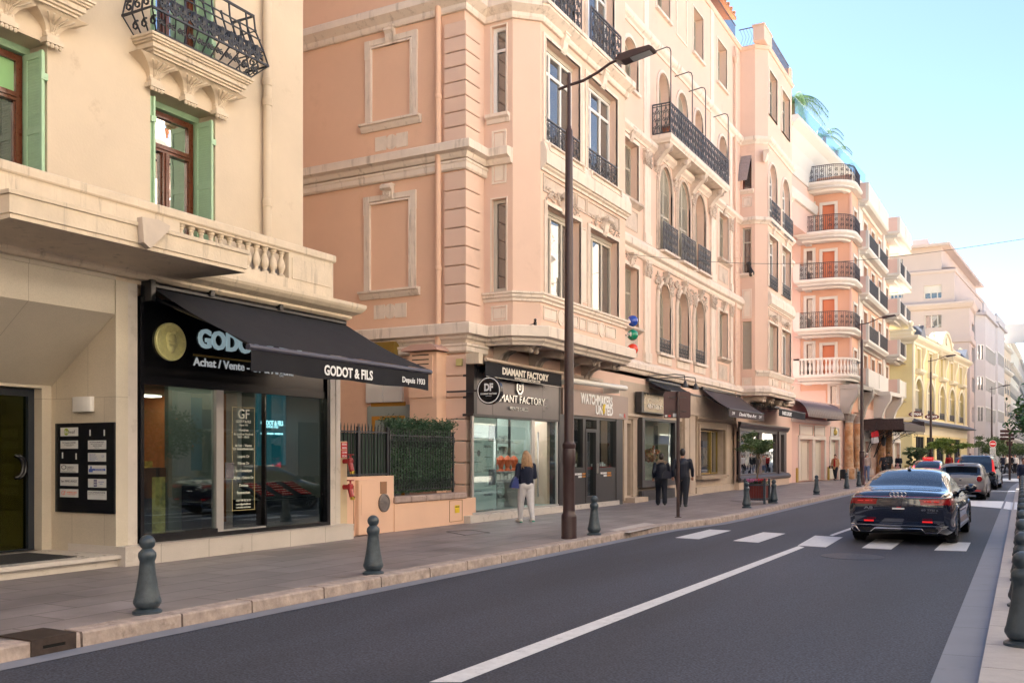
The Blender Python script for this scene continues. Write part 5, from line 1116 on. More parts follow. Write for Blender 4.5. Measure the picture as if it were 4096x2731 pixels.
# ---------------------------------------------------------------- garden wall, fence and hedge between the two buildings
FX = Fr(-11.7, 0)
GW = thing('garden_wall', (-11.8, 16.9, 0), 'low salmon plastered wall with hatches between the gold shop and the diamond shop', 'wall')
m = M(); m.box(FX, 14.6, 16.38, -.25, 0, 0, 1.32); m.box(FX, 16.38, 19.75, -.25, .02, 0, .73); m.build('masonry', pinkside, GW)
m = M()
for i in range(5): m.bbox(FX, 16.36 + i * .585, 16.36 + i * .585 + .575, -.3, .07, .731, .87, .02)
m.build('coping', mat('coping_stone', (.40, .30, .26), .8, var=.2, vs=9, bump=.8, bs=25), GW)
m = M(); m.bbox(FX, 15.07, 15.66, 0, .09, .15, 1.26, .012); m.box(FX, 15.14, 15.58, .09, .098, .55, 1.16); m.build('hatch_box', pinkside, GW)
m = M(); m.ring(FX, [(14.75, .25), (15.02, .25), (15.02, 1.15), (14.75, 1.15)], [(14.76, .26), (15.01, .26), (15.01, 1.14), (14.76, 1.14)], 0, .008); m.ring(FX, [(18.55, .2), (19.12, .2), (19.12, .7), (18.55, .7)], [(18.56, .21), (19.11, .21), (19.11, .69), (18.56, .69)], .02, .028); m.box(FX, 15.9, 16.12, 0, .01, .95, 1.2)
m.build('hatch_seams', mat('hatch_seam', (.30, .15, .08), .8), GW)
ax = Vector((1, 0, 0)).to_track_quat('Z', 'Y')
m = M(); m.lathe(FX.W(16.02, 0, .76), [(.19, 0), (.19, .03), (.16, .04), (.15, .025), (.001, .03)], 24, axis=ax); m.box(FX, 15.9, 16.14, .03, .036, .73, .78)
m.build('round_valve_cover', mat('grey_valve', (.20, .17, .16), .5, .3, var=.2, vs=20), GW)
m = M(); m.box(FX, 18.78, 18.98, .029, .033, .40, .58); yl = m.build('yellow_label', mat('yellow_label', (.75, .52, .01), .5), GW)
text('ROBINET GAZ', FX, 18.80, .53, .025, MT['dark_ink'], yl, d=.034, w=.16)
def plate(name, s0, s1, z0, z1, lines, label, bgm, fgm, fr=FX, d=.26):
    o = thing(name, fr.W((s0 + s1) / 2, d, z0), label, 'sign'); m = M(); m.box(fr, s0, s1, d - .01, d, z0, z1); b = m.build('plate', bgm, o); n = len(lines)
    for i, l in enumerate(lines): text(l, fr, s0 + .02, z1 - (i + .8) * (z1 - z0) / n, (z1 - z0) / n * .5, fgm, b, d=d, w=(s1 - s0) - .04, ext=.001, bold=.02)
redp = mat('red_plate', (.55, .02, .02), .4)
plate('fire_sign', 14.56, 14.74, 1.86, 2.0, ['RÉSIDENCE', 'AMBASSADOR'], 'upper small red plate above the fire hydrants on the wall end', redp, whitel, d=.06)
plate('fire_sign', 14.56, 14.74, 1.70, 1.845, ['COLONNE', 'SÈCHE'], 'lower small red plate reading COLONNE SECHE above the hydrants', redp, whitel, d=.06)
m = M(); m.box(FX, 14.53, 14.76, -.2, .04, .0, 2.02); m.build('pier', mat('pale_yellow_pier', (.62, .48, .30), .8, var=.05, vs=4), GW)
for z, lb in ((1.58, 'upper red wall hydrant valve beside the marble pilaster'), (1.08, 'lower red wall hydrant valve beside the marble pilaster')):
    h = thing('fire_hydrant', FX.W(14.66, .1, z - .12), lb, 'hydrant', 'red hydrant valves'); m = M()
    m.tube([FX.W(14.66, .0, z + .05), FX.W(14.66, .16, z + .05), FX.W(14.66, .2, z), FX.W(14.68, .22, z - .14)], .05, 10); m.lathe(FX.W(14.66, .2, z + .06), [(.055, -.04), (.06, 0), (.05, .05), (.02, .06), (.02, .12)], 12); m.build('body', mat('hydrant_red', (.36, .015, .02), .35, coat=.3), h, smooth=40)
    m = M(); m.lathe(FX.W(14.66, .2, z + .17), [(.07, 0), (.075, .01), (.07, .02), (.001, .02)], 12); m.build('handwheel', MT['hydrant_red'], h)
    m = M(); m.lathe(FX.W(14.69, .225, z - .2), [(.045, 0), (.05, .02), (.05, .07), (.001, .075)], 12); m.build('cap', MT['gold'], h)
FNC = thing('iron_fence', (-11.75, 16.8, 1), 'black wrought iron fence with spear tops along the low salmon wall', 'fence')
def spears(a, b, z0, z1, fleur=False):
    m = M(); m.box(FX, a, b, -.13, -.10, z0, z0 + .03); m.box(FX, a, b, -.13, -.10, z1 - .12, z1 - .09); n = int((b - a) / .105)
    for i in range(n + 1):
        s = lerp(a, b, i / n); m.box(FX, s - .009, s + .009, -.124, -.106, z0, z1 - .02); P = FX.W(s, -.115, z1); m.lathe(P, [(.009, -.05), (.018, -.02), (.002, .07)], 4)
        if fleur:
            for zc in (z0 + .12, z1 - .2, ): m.tube(spiral(FX, s + .05, zc, .042, -.09, 1.1, 1, 8, 1), .006, 4)
            m.tube([FX.W(s - .045, -.09, z0 + .02), FX.W(s, -.09, z0 + .25), FX.W(s + .045, -.09, z0 + .02)], .006, 4); m.tube([FX.W(s - .045, -.09, z1 - .12), FX.W(s, -.09, z1 - .38), FX.W(s + .045, -.09, z1 - .12)], .006, 4)
    for s in (a, b): m.box(FX, s - .02, s + .02, -.14, -.09, z0 - .1, z1)
    return m.build('fence_panel', iron, FNC)
spears(14.65, 15.3, 1.34, 2.33); spears(15.34, 16.3, 1.34, 2.33); spears(16.38, 18.92, .98, 2.28, True)
m = M(); m.box(FX, 14.62, 16.3, -.2, -.18, 1.3, 2.2); 
for i in range(12): m.box(FX, 14.64 + i * .14, 14.66 + i * .14, -.18, -.165, 1.3, 2.2)
m.build('green_screen', mat('green_screen', (.018, .045, .028), .6, var=.3, vs=3), FNC)
def leaves(m, pts, size, rnd, asp=.5, n=1):
    for P in pts:
        a = rnd.random() * 6.28; b = rnd.uniform(-.9, .9); u = Vector((math.cos(a) * math.cos(b), math.sin(a) * math.cos(b), math.sin(b))); v = u.cross(Vector((rnd.random() - .5, rnd.random() - .5, rnd.random() - .5)))
        if v.length < 1e-3: continue
        v.normalize(); s = size * rnd.uniform(.6, 1.3); P = Vector(P); m.add([P - u * s, P + v * s * asp, P + u * s, P - v * s * asp], [(0, 1, 2, 3)])
rn = random.Random(7)
def leafmat(name, c1, c2, rough=.55):
    m = mat(name, c1, rough, var=.35, vs=3.5, dirt=c2, ds=5, dth=.5); return m
hed = leafmat('hedge_green', (.045, .105, .05), (.025, .06, .025)); hm = M()
pts = [FX.W(rn.uniform(16.36, 18.96), rn.uniform(-.22, -.085), rn.uniform(.93, 2.46)) for _ in range(9000)]
pts += [FX.W(rn.uniform(16.2, 19.0), rn.uniform(-.28, .02), 2.40 + .06 * math.sin(rn.random() * 9) + abs(rn.gauss(0, .06))) for _ in range(2600)]
leaves(hm, pts, .032, rn, .35); hm.box(FX, 16.36, 18.95, -.24, -.2, .93, 2.42)
tag(hm.build('hedge', hed), 'dense dark green hedge panel behind the black iron fence', 'hedge')
# ---------------------------------------------------------------- ground floor of the pink building
stone = mat('limestone', (.50, .40, .31), .6, var=.12, vs=2.5, dirt=(.30, .21, .15), ds=1.2, dth=.6)
m = M(); ops = [(20.05, 24.3, .31, 3.95), (24.62, 29.2, .3, 3.6), (30.39, 30.9, .36, 2.86), (31.7, 34.95, .6, 3.05), (36.08, 36.5, .2, 3.1), (38.67, 42.4, .9, 2.88), (44.1, 53.0, .6, 3.0)]
m.wall(FM, 20.36, 29.9, 0, 4.62, ops[:2], 0, .4); m.cut(); m.wall(FM, 44.6, 57, 0, 4.62, ops[6:], 0, .4); m.buildp('ground_floor_wall', pink, B2)
m = M(); m.wall(FM, 29.9, 44.6, 0, 4.3, ops[2:6], 0, .45); m.mould(FM, 29.9, 31.55, [(0, 3.0), (.08, 3.0), (.1, 3.06), (.16, 3.1), (.16, 3.17), (0, 3.2)])
m.box(FM, 30.1, 30.37, 0, .07, .2, 3.0); m.box(FM, 30.95, 31.35, 0, .07, .2, 3.0); m.box(FM, 36.55, 37.1, 0, .12, 0, 3.45); m.box(FM, 37.3, 38.0, 0, .09, 0, 3.45); m.box(FM, 36.5, 38.05, 0, .16, 3.4, 3.5)
m.box(FM, 30.2, 31.5, 0, .42, .0, .3); m.box(FM, 36.0, 38.2, 0, .35, .0, .17); m.box(FM, 38.1, 43.9, 0, .12, .0, .42)
m.build('stone_front', stone, B2)
m = M(); m.wall(FM, 29.9, 44.6, 4.3, 4.62, []); m.build('frieze_band', pink, B2)
m = M(); oring(m, FM, (38.67, 42.4, .9, 2.88), .02, .2, 0, .12); oring(m, FM, (38.67, 42.4, .9, 2.88), .2, .45, 0, .07); m.box(FM, 38.2, 42.0, 0, .3, .74, .9); m.mould(FM, 38.0, 43.9, [(0, 3.2), (.12, 3.2), (.2, 3.28), (.22, 3.36), (0, 3.4)])
m.build('stone_surround', mat('brown_stone', (.36, .27, .19), .6, var=.12, vs=3), B2)
W2 = window(B2, FM, (38.7, 42.38, .92, 2.86), -.3, 1, fw=.07, mf=MT['brass_line'], mp=shopglass, name='gallery_window'); m = M(); m.box(FM, 41.2, 41.28, -.3, -.2, .95, 2.83); m.build('mullion', MT['brass_line'], W2)
for nm, o, mf in (('side_door', (30.4, 30.89, .36, 2.84), MT['brass_box']), ('entry_door', (36.09, 36.49, .2, 3.08), void)): window(B2, FM, o, -.35, 1, fw=.06, mf=mf, name=nm)
def shop(label, s, w_=3): return thing('store_front', FX.W(s, 0, .14), label, 'shop front')
# diamond shop
DF = shop('grey panelled diamond jeweller shop front with tall clear glass and a round hanging sign', 22)
grm = mat('grey_metal_panel', (.15, .135, .135), .3, .7, var=.08, vs=1.5); dkm = mat('anthracite_frame', (.035, .032, .034), .4)
m = M(); 
for a, b in ((19.84, 20.62), (20.635, 23.42), (23.435, 24.47)): m.box(FX, a, b, -.25, .0, 2.76, 3.92)
m.build('sign_panel', grm, DF)
m = M(); m.box(FX, 19.68, 19.83, -.3, .012, 2.75, 4.0); m.box(FX, 24.475, 24.56, -.3, .012, .31, 3.95); m.box(FX, 19.84, 24.47, -.28, -.25, 2.7, 3.95); m.box(FX, 19.66, 24.47, -.30, -.002, 2.70, 2.76); m.build('frame', dkm, DF)
m = M(); m.box(FX, 19.2, 24.56, -.3, .20, .0, .31); m.build('plinth', marble, DF)
m = M(); m.box(FX, 19.6, 24.4, -.04, .03, .312, .36); m.box(FX, 22.74, 22.9, -.05, .02, .36, 2.7); m.box(FX, 19.62, 19.70, -.05, .0, .36, 2.7); m.box(FX, 24.33, 24.40, -.05, .0, .36, 2.7); m.build('metal_rail', alu, DF)
m = M(); m.box(FX, 19.7, 22.74, -.03, -.02, .36, 2.7); m.build('shop_window', shopglass, DF)
m = M(); m.box(FX, 22.9, 24.33, -.03, -.02, .36, 2.7); dg = m.build('glass_door', shopglass, DF)
m = M(); m.tube([FX.W(23.02, .06, .62), FX.W(23.02, .06, 2.38)], .022, 8); m.build('handle', alu, dg, smooth=True)
m = M(); m.box(FX, 19.72, 20.9, -.06, -.05, .4, 2.68); ps = m.build('information_film', mat('mint_film', (.45, .56, .52), .5), DF)
for t, z, h, wd in (('EXPERTISE', 1.95, .05, .35), ("L'ATELIER", 1.35, .05, .35), ("CARTE D'IDENTITÉ", .75, .05, .45)): text(t, FX, 20.25, z, h, MT['dark_ink'], ps, d=-.045, w=wd, ext=.001)
for k_ in range(14):
    z = 2.3 - k_ * .12; text('bijoux anciens et modernes', FX, 19.8 + (.5 if k_ % 2 else 0), z, .016, MT['dark_ink'], ps, d=-.045, w=.34, ext=.001)
m = M()
for z0, z1 in ((2.1, 2.5), (1.0, 1.4)): m.box(FX, 20.5, 20.85, -.05, -.045, z0, z1)
m.lathe(FX.W(20.0, -.045, 1.8), [(.06, 0), (.08, .002), (.001, .003)], 10, axis=ax); m.build('photo_print', mat('grey_print', (.15, .15, .16), .5, var=.6, vs=8), ps)
silver = mat('silver_letter', (.62, .62, .60), .18, .9)
text('DIAMANT FACTORY', FX, 20.35, 3.12, .19, silver, DF, d=.02, w=3.1, bold=.01, ext=.03); text('MONTE CARLO', FX, 21.45, 2.92, .09, silver, DF, d=.02, w=1.0, bold=.0, ext=.02)
m = M(); oc = [(22.0 + .2 * math.cos(R(22.5 + 45 * i)), 3.53 + .2 * math.sin(R(22.5 + 45 * i))) for i in range(8)]; m.ring(FX, oc, [(lerp(22.0, a, .72), lerp(3.53, b, .72)) for a, b in oc], .01, .05)
for i in range(4): m.box(FX, 21.93 + .08 * (i % 2), 21.98 + .08 * (i % 2), .01, .05, 3.46 + .08 * (i // 2), 3.52 + .08 * (i // 2))
m.build('emblem', silver, DF)
AD = thing('shop_awning', (-11.5, 22, 3.7), 'short black awning valance reading DIAMANT FACTORY with a cream front bar', 'awning')
m = M(); m.box(FX, 19.72, 24.0, .30, .31, 3.66, 4.03); vd = m.build('valance', blackf, AD)
m = M(); m.tube([FX.W(19.7, .32, 4.06), FX.W(24.05, .32, 4.06)], .045, 10); m.build('front_bar', mat('cream_bar', (.52, .40, .30), .5), AD, smooth=40)
m = M(); m.add([FX.W(19.8, -.2, 4.2), FX.W(24, -.2, 4.2), FX.W(24, .31, 4.1), FX.W(19.8, .31, 4.1)], [(0, 1, 2, 3)]); m.build('fabric', blackf, AD)
m = M(); m.box(FX, 19.5, 19.7, -.1, .25, 3.95, 4.2); m.box(FX, 23.95, 24.05, -.1, .3, 3.85, 4.05); m.build('bracket', creamtrim, AD)
f3 = Fr(-11.39, 0); text('DIAMANT FACTORY', f3, 20.55, 3.77, .165, creaml, vd, d=.004, w=2.6, bold=.04, ext=.002); text('WWW.DIAMANT-FACTORY.COM', f3, 21.2, 3.68, .06, creaml, vd, d=.004, w=1.45, bold=.03, ext=.001)
m = M(); m.box(f3, 19.75, 23.98, .0, .004, 3.655, 3.665); m.build('hem', creaml, vd)
HS = thing('hanging_sign', (-11.2, 19.4, 2.9), 'round black DF hanging sign on an iron arm beside the diamond shop', 'sign')
ds = Fr(0, 19.42, 1, 0); c_ = ds.hit('q', 1238, 1083); rr = ds.hit('q', 1238, 888)[1] - c_[1]; P = ds.W(c_[0], 0, c_[1]); ax2 = Vector((0, -1, 0)).to_track_quat('Z', 'Y')
m = M(); m.lathe(ds.W(c_[0], -.11, c_[1]), [(rr, 0), (rr, .11), (rr * .97, .115), (.001, .115)], 40, axis=ax2); m.build('disc', mat('black_gloss_board', (0, 0, 0)), HS, smooth=40)
m = M(); m.lathe(ds.W(c_[0], .004, c_[1]), [(rr * .93, 0), (rr * .93, .006), (rr * .86, .006), (rr * .86, 0)], 40, axis=ax2); m.build('white_ring', whitel, HS)
m = M(); x0 = ds.S('q', 640); m.box(ds, x0, c_[0] - rr, -.09, -.03, c_[1] - .015, c_[1] + .025); m.build('arm', iron, HS)
text('DF', ds, c_[0] - rr * .38, c_[1] - rr * .02, rr * .50, whitel, HS, d=.008, w=rr * .72, bold=.05); text('DIAMANT FACTORY', ds, c_[0] - rr * .68, c_[1] - rr * .3, rr * .12, whitel, HS, d=.008, w=rr * 1.36, bold=.02); text('MONTE CARLO', ds, c_[0] - rr * .24, c_[1] - rr * .42, rr * .06, whitel, HS, d=.008, w=rr * .48)
# watch shop
WU = shop('brown panelled watch shop front with a white WATCHMAKERS UNITED sign', 27)
brp = mat('taupe_panel', (.30, .22, .19), .4, .2)
m = M(); m.box(FX, 24.66, 29.74, -.15, .05, 2.94, 3.70); m.build('sign_panel', brp, WU)
m = M(); m.wall(FX, 24.57, 29.33, .28, 2.93, [(25.45, 26.16, 1.38, 2.85), (26.36, 27.2, .30, 2.84), (27.43, 28.77, 1.36, 2.86)], 0, .12); m.box(FX, 28.78, 29.34, -.3, .02, .1, 2.93); m.box(FX, 24.57, 25.4, -.1, .01, .3, 2.93); m.box(FX, 24.57, 29.3, -.35, -.3, 3.0, 3.75); m.build('frame', dkm, WU)
m = M(); m.box(FX, 24.6, 28.95, -.2, .06, .0, .28); m.build('plinth', marble, WU)
m = M(); m.ring(FX, [(26.34, .3), (27.22, .3), (27.22, 2.56), (26.34, 2.56)], [(26.44, .5), (27.1, .5), (27.1, 2.46), (26.44, 2.46)], -.1, .02); wd = m.build('door', dkm, WU); m = M(); m.box(FX, 27.15, 27.19, .02, .06, 1.2, 1.5); m.build('handle', alu, wd)
m = M(); m.box(FX, 25.45, 26.16, -.09, -.08, 1.38, 2.85); m.box(FX, 26.44, 27.1, -.08, -.07, .5, 2.46); m.box(FX, 27.43, 28.77, -.09, -.08, 1.36, 2.86); m.box(FX, 26.4, 27.15, -.09, -.08, 2.62, 2.8); m.build('pane', shopglass, WU)
text('WATCHMAKERS', FX, 25.88, 3.32, .30, whitel, WU, d=.055, w=2.48, bold=.035, ext=.012); text('UN TED', FX, 26.98, 3.03, .27, whitel, WU, d=.055, w=1.38, bold=.035, ext=.012)
m = M(); m.prism(FX, [(27.55, 3.05), (27.66, 3.18), (27.6, 3.18), (27.7, 3.36), (27.58, 3.36), (27.5, 3.16), (27.58, 3.16)], .05, .1); m.build('bolt', mat('yellow_letter', (.75, .55, .05), .5), WU)
orl = mat('orange_letter', (.65, .25, .04), .5); text('MW&', FX, 28.95, 3.0, .12, whitel, WU, d=.055, w=.35); text('A', FX, 29.35, 3.0, .14, redp, WU, d=.055, w=.18, bold=.05)
for s in (25.55, 27.5): text('WATCHMAKERS', FX, s, 1.16, .055, whitel, WU, d=.004, w=.5, bold=.04); text('UNITED', FX, s + .25, 1.08, .055, whitel, WU, d=.004, w=.25, bold=.04); text('GENEVE', FX, s + .55, 1.16, .055, orl, WU, d=.004, w=.32, bold=.03); text('MONACO', FX, s + .55, 1.08, .055, orl, WU, d=.004, w=.34, bold=.03)
RA = thing('rolled_awning', (-11.4, 26.5, 3.8), 'pale rolled awning cassette above the watch shop sign', 'awning')
m = M(); m.tube([FX.W(24.55, .35, 3.88), FX.W(28.75, .35, 3.93)], .085, 12); m.box(FX, 24.7, 24.8, -.25, .3, 3.8, 3.95); m.box(FX, 28.3, 28.4, -.25, .3, 3.75, 3.95); m.build('cassette', mat('white_lamp_metal', (0, 0, 0)), RA, smooth=40)
# art gallery window, sign, awnings, lamps
AG = shop('framed gallery display case with a black border and a lit poster inside', 33.3); fa = Fr(-11.8, 0)
m = M(); m.ring(fa, [(31.35, .62), (35.1, .62), (35.1, 3.09), (31.35, 3.09)], [(31.6, .86), (34.9, .86), (34.9, 3.0), (31.6, 3.0)], -.2, .06); m.build('frame', dkm, AG)
m = M(); m.box(fa, 31.6, 34.9, -.03, -.02, .86, 3.0); m.build('pane', shopglass, AG)
m = M(); m.box(fa, 31.5, 35.0, -.9, -.85, .7, 3.05); m.build('backboard', mat('pale_backboard', (.50, .47, .40), .7, var=.15, vs=2), AG)
m = M(); m.box(fa, 31.7, 32.0, -.7, -.68, 1.0, 2.3); m.box(fa, 31.6, 32.3, -.8, -.2, .88, 1.25); m.build('red_artwork', mat('red_art', (.50, .03, .03), .5, var=.5, vs=6), AG)
m = M(); m.ball(fa.W(33.2, -.4, 1.75), .3, 1, 1, .8, 14, 8)
for i in range(40): m.ball(fa.W(33.2 + rn.gauss(0, .18), -.25 + rn.gauss(0, .1), 1.75 + rn.gauss(0, .14)), .06, n=6, k=4)
m.build('colourful_sculpture', mat('colourful_art', (.45, .12, .05), .4, var=.6, vs=14, dirt=(.05, .30, .12), ds=12, dth=.5), AG)
m = M(); m.box(fa, 31.4, 35.0, -.1, .02, .14, .5)
for i in range(7): m.box(fa, 31.5, 34.9, .02, .04, .17 + i * .045, .19 + i * .045)
m.build('floor_vent', dkm, AG)
GS = thing('gallery_sign', fa.W(32.4, 0, 3.26), 'black framed golden gallery sign with pale letters above the display case', 'sign')
m = M(); m.ring(fa, [(31.2, 3.26), (34.2, 3.26), (34.2, 3.98), (31.2, 3.98)], [(31.42, 3.3), (34.15, 3.3), (34.15, 3.95), (31.42, 3.95)], -.15, .09); m.build('frame', dkm, GS)
m = M(); m.box(fa, 31.4, 34.16, -.12, .03, 3.28, 3.96); m.build('board', mat('bronze_board', (.30, .24, .17), .25, .7, var=.5, vs=2.5), GS); text('enar', fa, 31.9, 3.45, .22, creaml, GS, d=.04, w=1.6, bold=.02)
def awning(name, s0, s1, zw, zf, dep, fabric, lab, val=.3, e0=0, w0=None, w1=None, fold=8):
    o = thing(name, FM.W((s0 + s1) / 2, dep, zf), lab, 'awning'); m = M(); a0, a1 = (w0 or s0), (w1 or s1); V = []
    for i in range(fold + 1):
        for j in range(7): t = j / 6; V.append(FM.W(lerp(lerp(a0, a1, i / fold), lerp(s0, s1, i / fold), t), lerp(.1, dep, t), lerp(zw, zf, t) - .04 * math.sin(math.pi * t)))
    m.add(V, [(i * 7 + j, i * 7 + j + 1, i * 7 + j + 8, i * 7 + j + 7) for i in range(fold) for j in range(6)]); m.build('fabric', fabric, o, smooth=True)
    m = M(); m.tube([FM.W(a0, .1, zw + .03), FM.W(a1, .1, zw + .03)], .07, 8); m.tube([FM.W(s0, dep, zf), FM.W(s1, dep, zf)], .035, 8); m.tube([FM.W(s0 + .2, .1, zw - .25), FM.W(s0 + .25, dep, zf - .02)], .02, 5); m.tube([FM.W(s1 - .2, .1, zw - .25), FM.W(s1 - .25, dep, zf - .02)], .02, 5); m.build('arms', dkm, o)
    v = None
    if val: m = M(); m.box(FM, s0, s1, dep, dep + .008, zf - val, zf - .01); v = m.build('valance', fabric, o)
    return o, v
awning('shop_awning', 32.3, 35.9, 4.45, 4.05, .95, blackf, 'small black awning without lettering over the gallery display case', 0)
o, v = awning('shop_awning', 38.85, 44.9, 4.55, 3.70, 1.25, brownf, 'dark brown awning with white script lettering over the stone framed gallery window', .34)
f4 = Fr(-12 + 1.26, 0); text('David Fine Art', f4, 40.4, 3.46, .15, whitel, v, d=.004, w=3.0, bold=.02, ext=.002, shear=.35); text('DW', f4, 39.3, 3.46, .14, whitel, v, d=.004, w=.45, shear=.3); text('DW', f4, 43.9, 3.46, .14, whitel, v, d=.004, w=.5, shear=.3)
o, v = awning('shop_awning', 46.9, 53.3, 4.35, 4.05, 1.5, blackf, 'black awning reading RAISE under the second bay window', .36)
f5 = Fr(-12 + 1.51, 0); text('RAISE LUXURY', f5, 47.6, 3.78, .17, whitel, v, d=.004, w=2.2, bold=.04)
for s in (33.9, 35.2):
    l = thing('sign_lamp', FM.W(s, .9, 4.2), 'black swan-neck spotlight %s above the gallery awning' % ('nearer' if s < 34.5 else 'farther'), 'lamp', 'swan-neck lamps above the gallery awning')
    m = M(); m.tube([FM.W(s - 1.6, .02, 4.62), FM.W(s - .3, .7, 4.75), FM.W(s, .95, 4.72), FM.W(s, .98, 4.5)], .02, 5); m.build('arm', iron, l); m = M(); m.lathe(FM.W(s, .98, 4.28), [(.13, 0), (.11, .05), (.05, .2), (.02, .25)], 12); m.build('lamp_head', iron, l)
# brown gallery under bay 2
BG = shop('dark brown panelled gallery front with two wide windows under the second bay', 49)
brn = mat('dark_brown_front', (.055, .042, .045), .4)
m = M(); m.wall(FX, 43.9, 54.2, .5, 3.3, [(44.35, 47.9, .85, 2.9), (48.5, 51.7, .85, 2.9), (52.8, 53.6, .85, 2.9)], 0, .2)
m.mould(FX, 43.85, 54.3, [(0, 3.05), (.05, 3.05), (.12, 3.15), (.16, 3.25), (.16, 3.32), (0, 3.34)]); m.mould(FX, 43.85, 54.6, [(0, .5), (.1, .5), (.16, .56), (.16, .66), (.05, .76), (0, .78)]); m.box(FX, 52.0, 52.3, 0, .08, .7, 3.05); m.box(FX, 43.88, 44.1, 0, .08, .7, 3.05); m.build('frame', brn, BG)
m = M(); m.box(FX, 44.35, 47.9, -.1, -.09, .85, 2.9); m.box(FX, 48.5, 51.7, -.1, -.09, .85, 2.9); m.box(FX, 52.8, 53.6, -.1, -.09, .85, 2.9); m.build('pane', pane, BG)
m = M(); m.box(FX, 43.9, 54.6, -.2, .05, 0, .5); m.build('plinth', mat('cream_plinth', (.55, .42, .32), .7), BG)
# rooms behind the glass
RM = thing('shop_rooms', (-13.5, 25, .3), 'pale jeweller rooms with glass cases and red velvet busts behind the shop windows', 'room')
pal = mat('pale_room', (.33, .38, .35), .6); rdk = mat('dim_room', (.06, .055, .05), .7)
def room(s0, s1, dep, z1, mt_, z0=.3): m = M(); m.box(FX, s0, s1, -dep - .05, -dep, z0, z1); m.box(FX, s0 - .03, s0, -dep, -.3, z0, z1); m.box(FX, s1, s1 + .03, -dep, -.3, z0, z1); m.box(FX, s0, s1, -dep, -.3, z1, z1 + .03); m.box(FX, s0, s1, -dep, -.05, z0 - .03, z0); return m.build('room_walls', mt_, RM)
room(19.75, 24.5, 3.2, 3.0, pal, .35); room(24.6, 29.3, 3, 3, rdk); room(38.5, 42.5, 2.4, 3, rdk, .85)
m = M(); m.box(FX, 20.2, 24.3, -.75, -.5, 2.94, 2.98); m.box(FX, 20.2, 24.3, -2.2, -1.95, 2.94, 2.98); m.build('ceiling_light', mat('jeweller_light', (1, .97, .9), .5, emit=3), RM)
m = M(); m.box(FX, 25.0, 29.0, -.5, -.42, 2.94, 2.98); m.box(FX, 38.9, 42.2, -.8, -.7, 2.94, 2.98); m.build('ceiling_light', MT['shop_light'], RM)
m = M(); m.box(FX, 20.95, 22.65, -.75, -.15, 1.05, 1.12); m.box(FX, 20.95, 22.65, -.75, -.15, 1.3, 1.33); m.box(FX, 21, 21.1, -.7, -.2, .35, 1.05); m.box(FX, 22.5, 22.6, -.7, -.2, .35, 1.05); m.box(FX, 22.0, 22.3, -1.6, -1.2, .35, 2.2); m.build('display_case', alu, RM)
m = M(); mr_ = mat('red_velvet', (0, 0, 0)); orv = mat('orange_velvet', (.55, .09, .02), .6)
for i in range(5):
    s = 21.05 + i * .36; P = FX.W(s, -.4, 1.33); m.lathe(P, [(.10, 0), (.08, .03), (.05, .08), (.12, .3), (.06, .38), (.001, .42)], 10)
m.build('necklace_bust', orv, RM); m = M()
for i in range(8): s = 21.0 + i * .2; m.box(FX, s, s + .14, -.35, -.2, 1.12, 1.22 + .05 * (i % 3))
for i in range(5): s = 27.55 + i * .18; m.box(FX, s, s + .12, -.35, -.2, 1.4, 1.48 + .05 * (i % 2))
for i in range(4): s = 25.5 + i * .17; m.box(FX, s, s + .12, -.35, -.2, 1.4, 1.5)
m.build('jewel_box', white, RM)
m = M(); rj = random.Random(9)
for z in (.55, .85, 1.55, 1.8, 2.1):
    m.box(FX, 21.0, 24.2, -1.5, -1.1, z - .02, z)
    for i in range(9): s = 21.05 + i * .34; m.box(FX, s, s + rj.uniform(.08, .25), -1.4, -1.2, z, z + rj.uniform(.05, .2))
m.build('glass_shelf', mat('stock_shelf', (.30, .32, .30), .4, var=.7, vs=13), RM)
m = M()
for s in (20.95, 21.9, 22.62, 23.4): m.box(FX, s, s + .05, -1.08, -1.02, .35, 2.9)
m.box(FX, 23.5, 23.9, -.9, -.5, .35, .85); m.build('dark_post', MT['black_counter'], RM)
m = M(); m.box(FX, 27.4, 28.8, -.5, -.13, 1.3, 1.38); m.box(FX, 25.4, 26.2, -.5, -.13, 1.3, 1.38); m.lathe(FX.W(20.9, -.9, .35), [(.18, .4), (.2, .45), (.2, .75), (.05, .8)], 12); m.build('red_shelf', mr_, RM)
m = M(); P = FX.W(39.6, -.7, .9); m.lathe(P, [(.12, 0), (.25, .3), (.16, .6), (.1, .7), (.12, .8), (.001, .9)], 14); m.build('statue', mat('dark_bronze', (.05, .03, .02), .35, .7), RM)
# three coloured ball signs, little things on the wall
for i, (ch, y, c_, nm) in enumerate((('A', 740, (.02, .07, .42), 'blue'), ('M', 772, (.0, .25, .13), 'green'), ('A', 805, (.75, .05, .01), 'red'))):
    f6 = Fr(-10.9, 0); P0 = at('F', 1453, y - 3, 29.3); b = thing('ball_sign', tuple(P0), '%s glossy ball sign with a white letter, %s of three beside the bay' % (nm, ('top', 'middle', 'lowest')[i]), 'sign', 'coloured ball signs')
    m = M(); m.ball(P0, .175, 1, 1, 1, 20, 14); m.build('ball', mat('ball_' + nm, c_, .15, coat=.5), b, smooth=True)
    ff = Fr(P0.x, P0.y - .175, 1, 0); text(ch, ff, -.11, P0.z - .06, .12, whitel, b, d=.02, w=.13, bold=.03, ext=.012)
    m = M(); m.tube([P0, (P0.x - 1.05, P0.y, P0.z)], .015, 5); m.build('arm', iron, b)
m = M(); c_ = BS.hit('q', 1880, 140); P = at('q', 1885, 150, 23.4); m.tube([at('q', 1790, 178, 23.6), P], .012, 5); m.box(Fr(P.x - .03, P.y, 1, 0), 0, .06, -.03, .03, P.z - .05, P.z + .04); m.ball(P + Vector((0, 0, .08)), .04, n=8, k=5)
tag(m.build('security_camera', blackp), 'small black camera on a thin arm under the first bay window', 'camera')
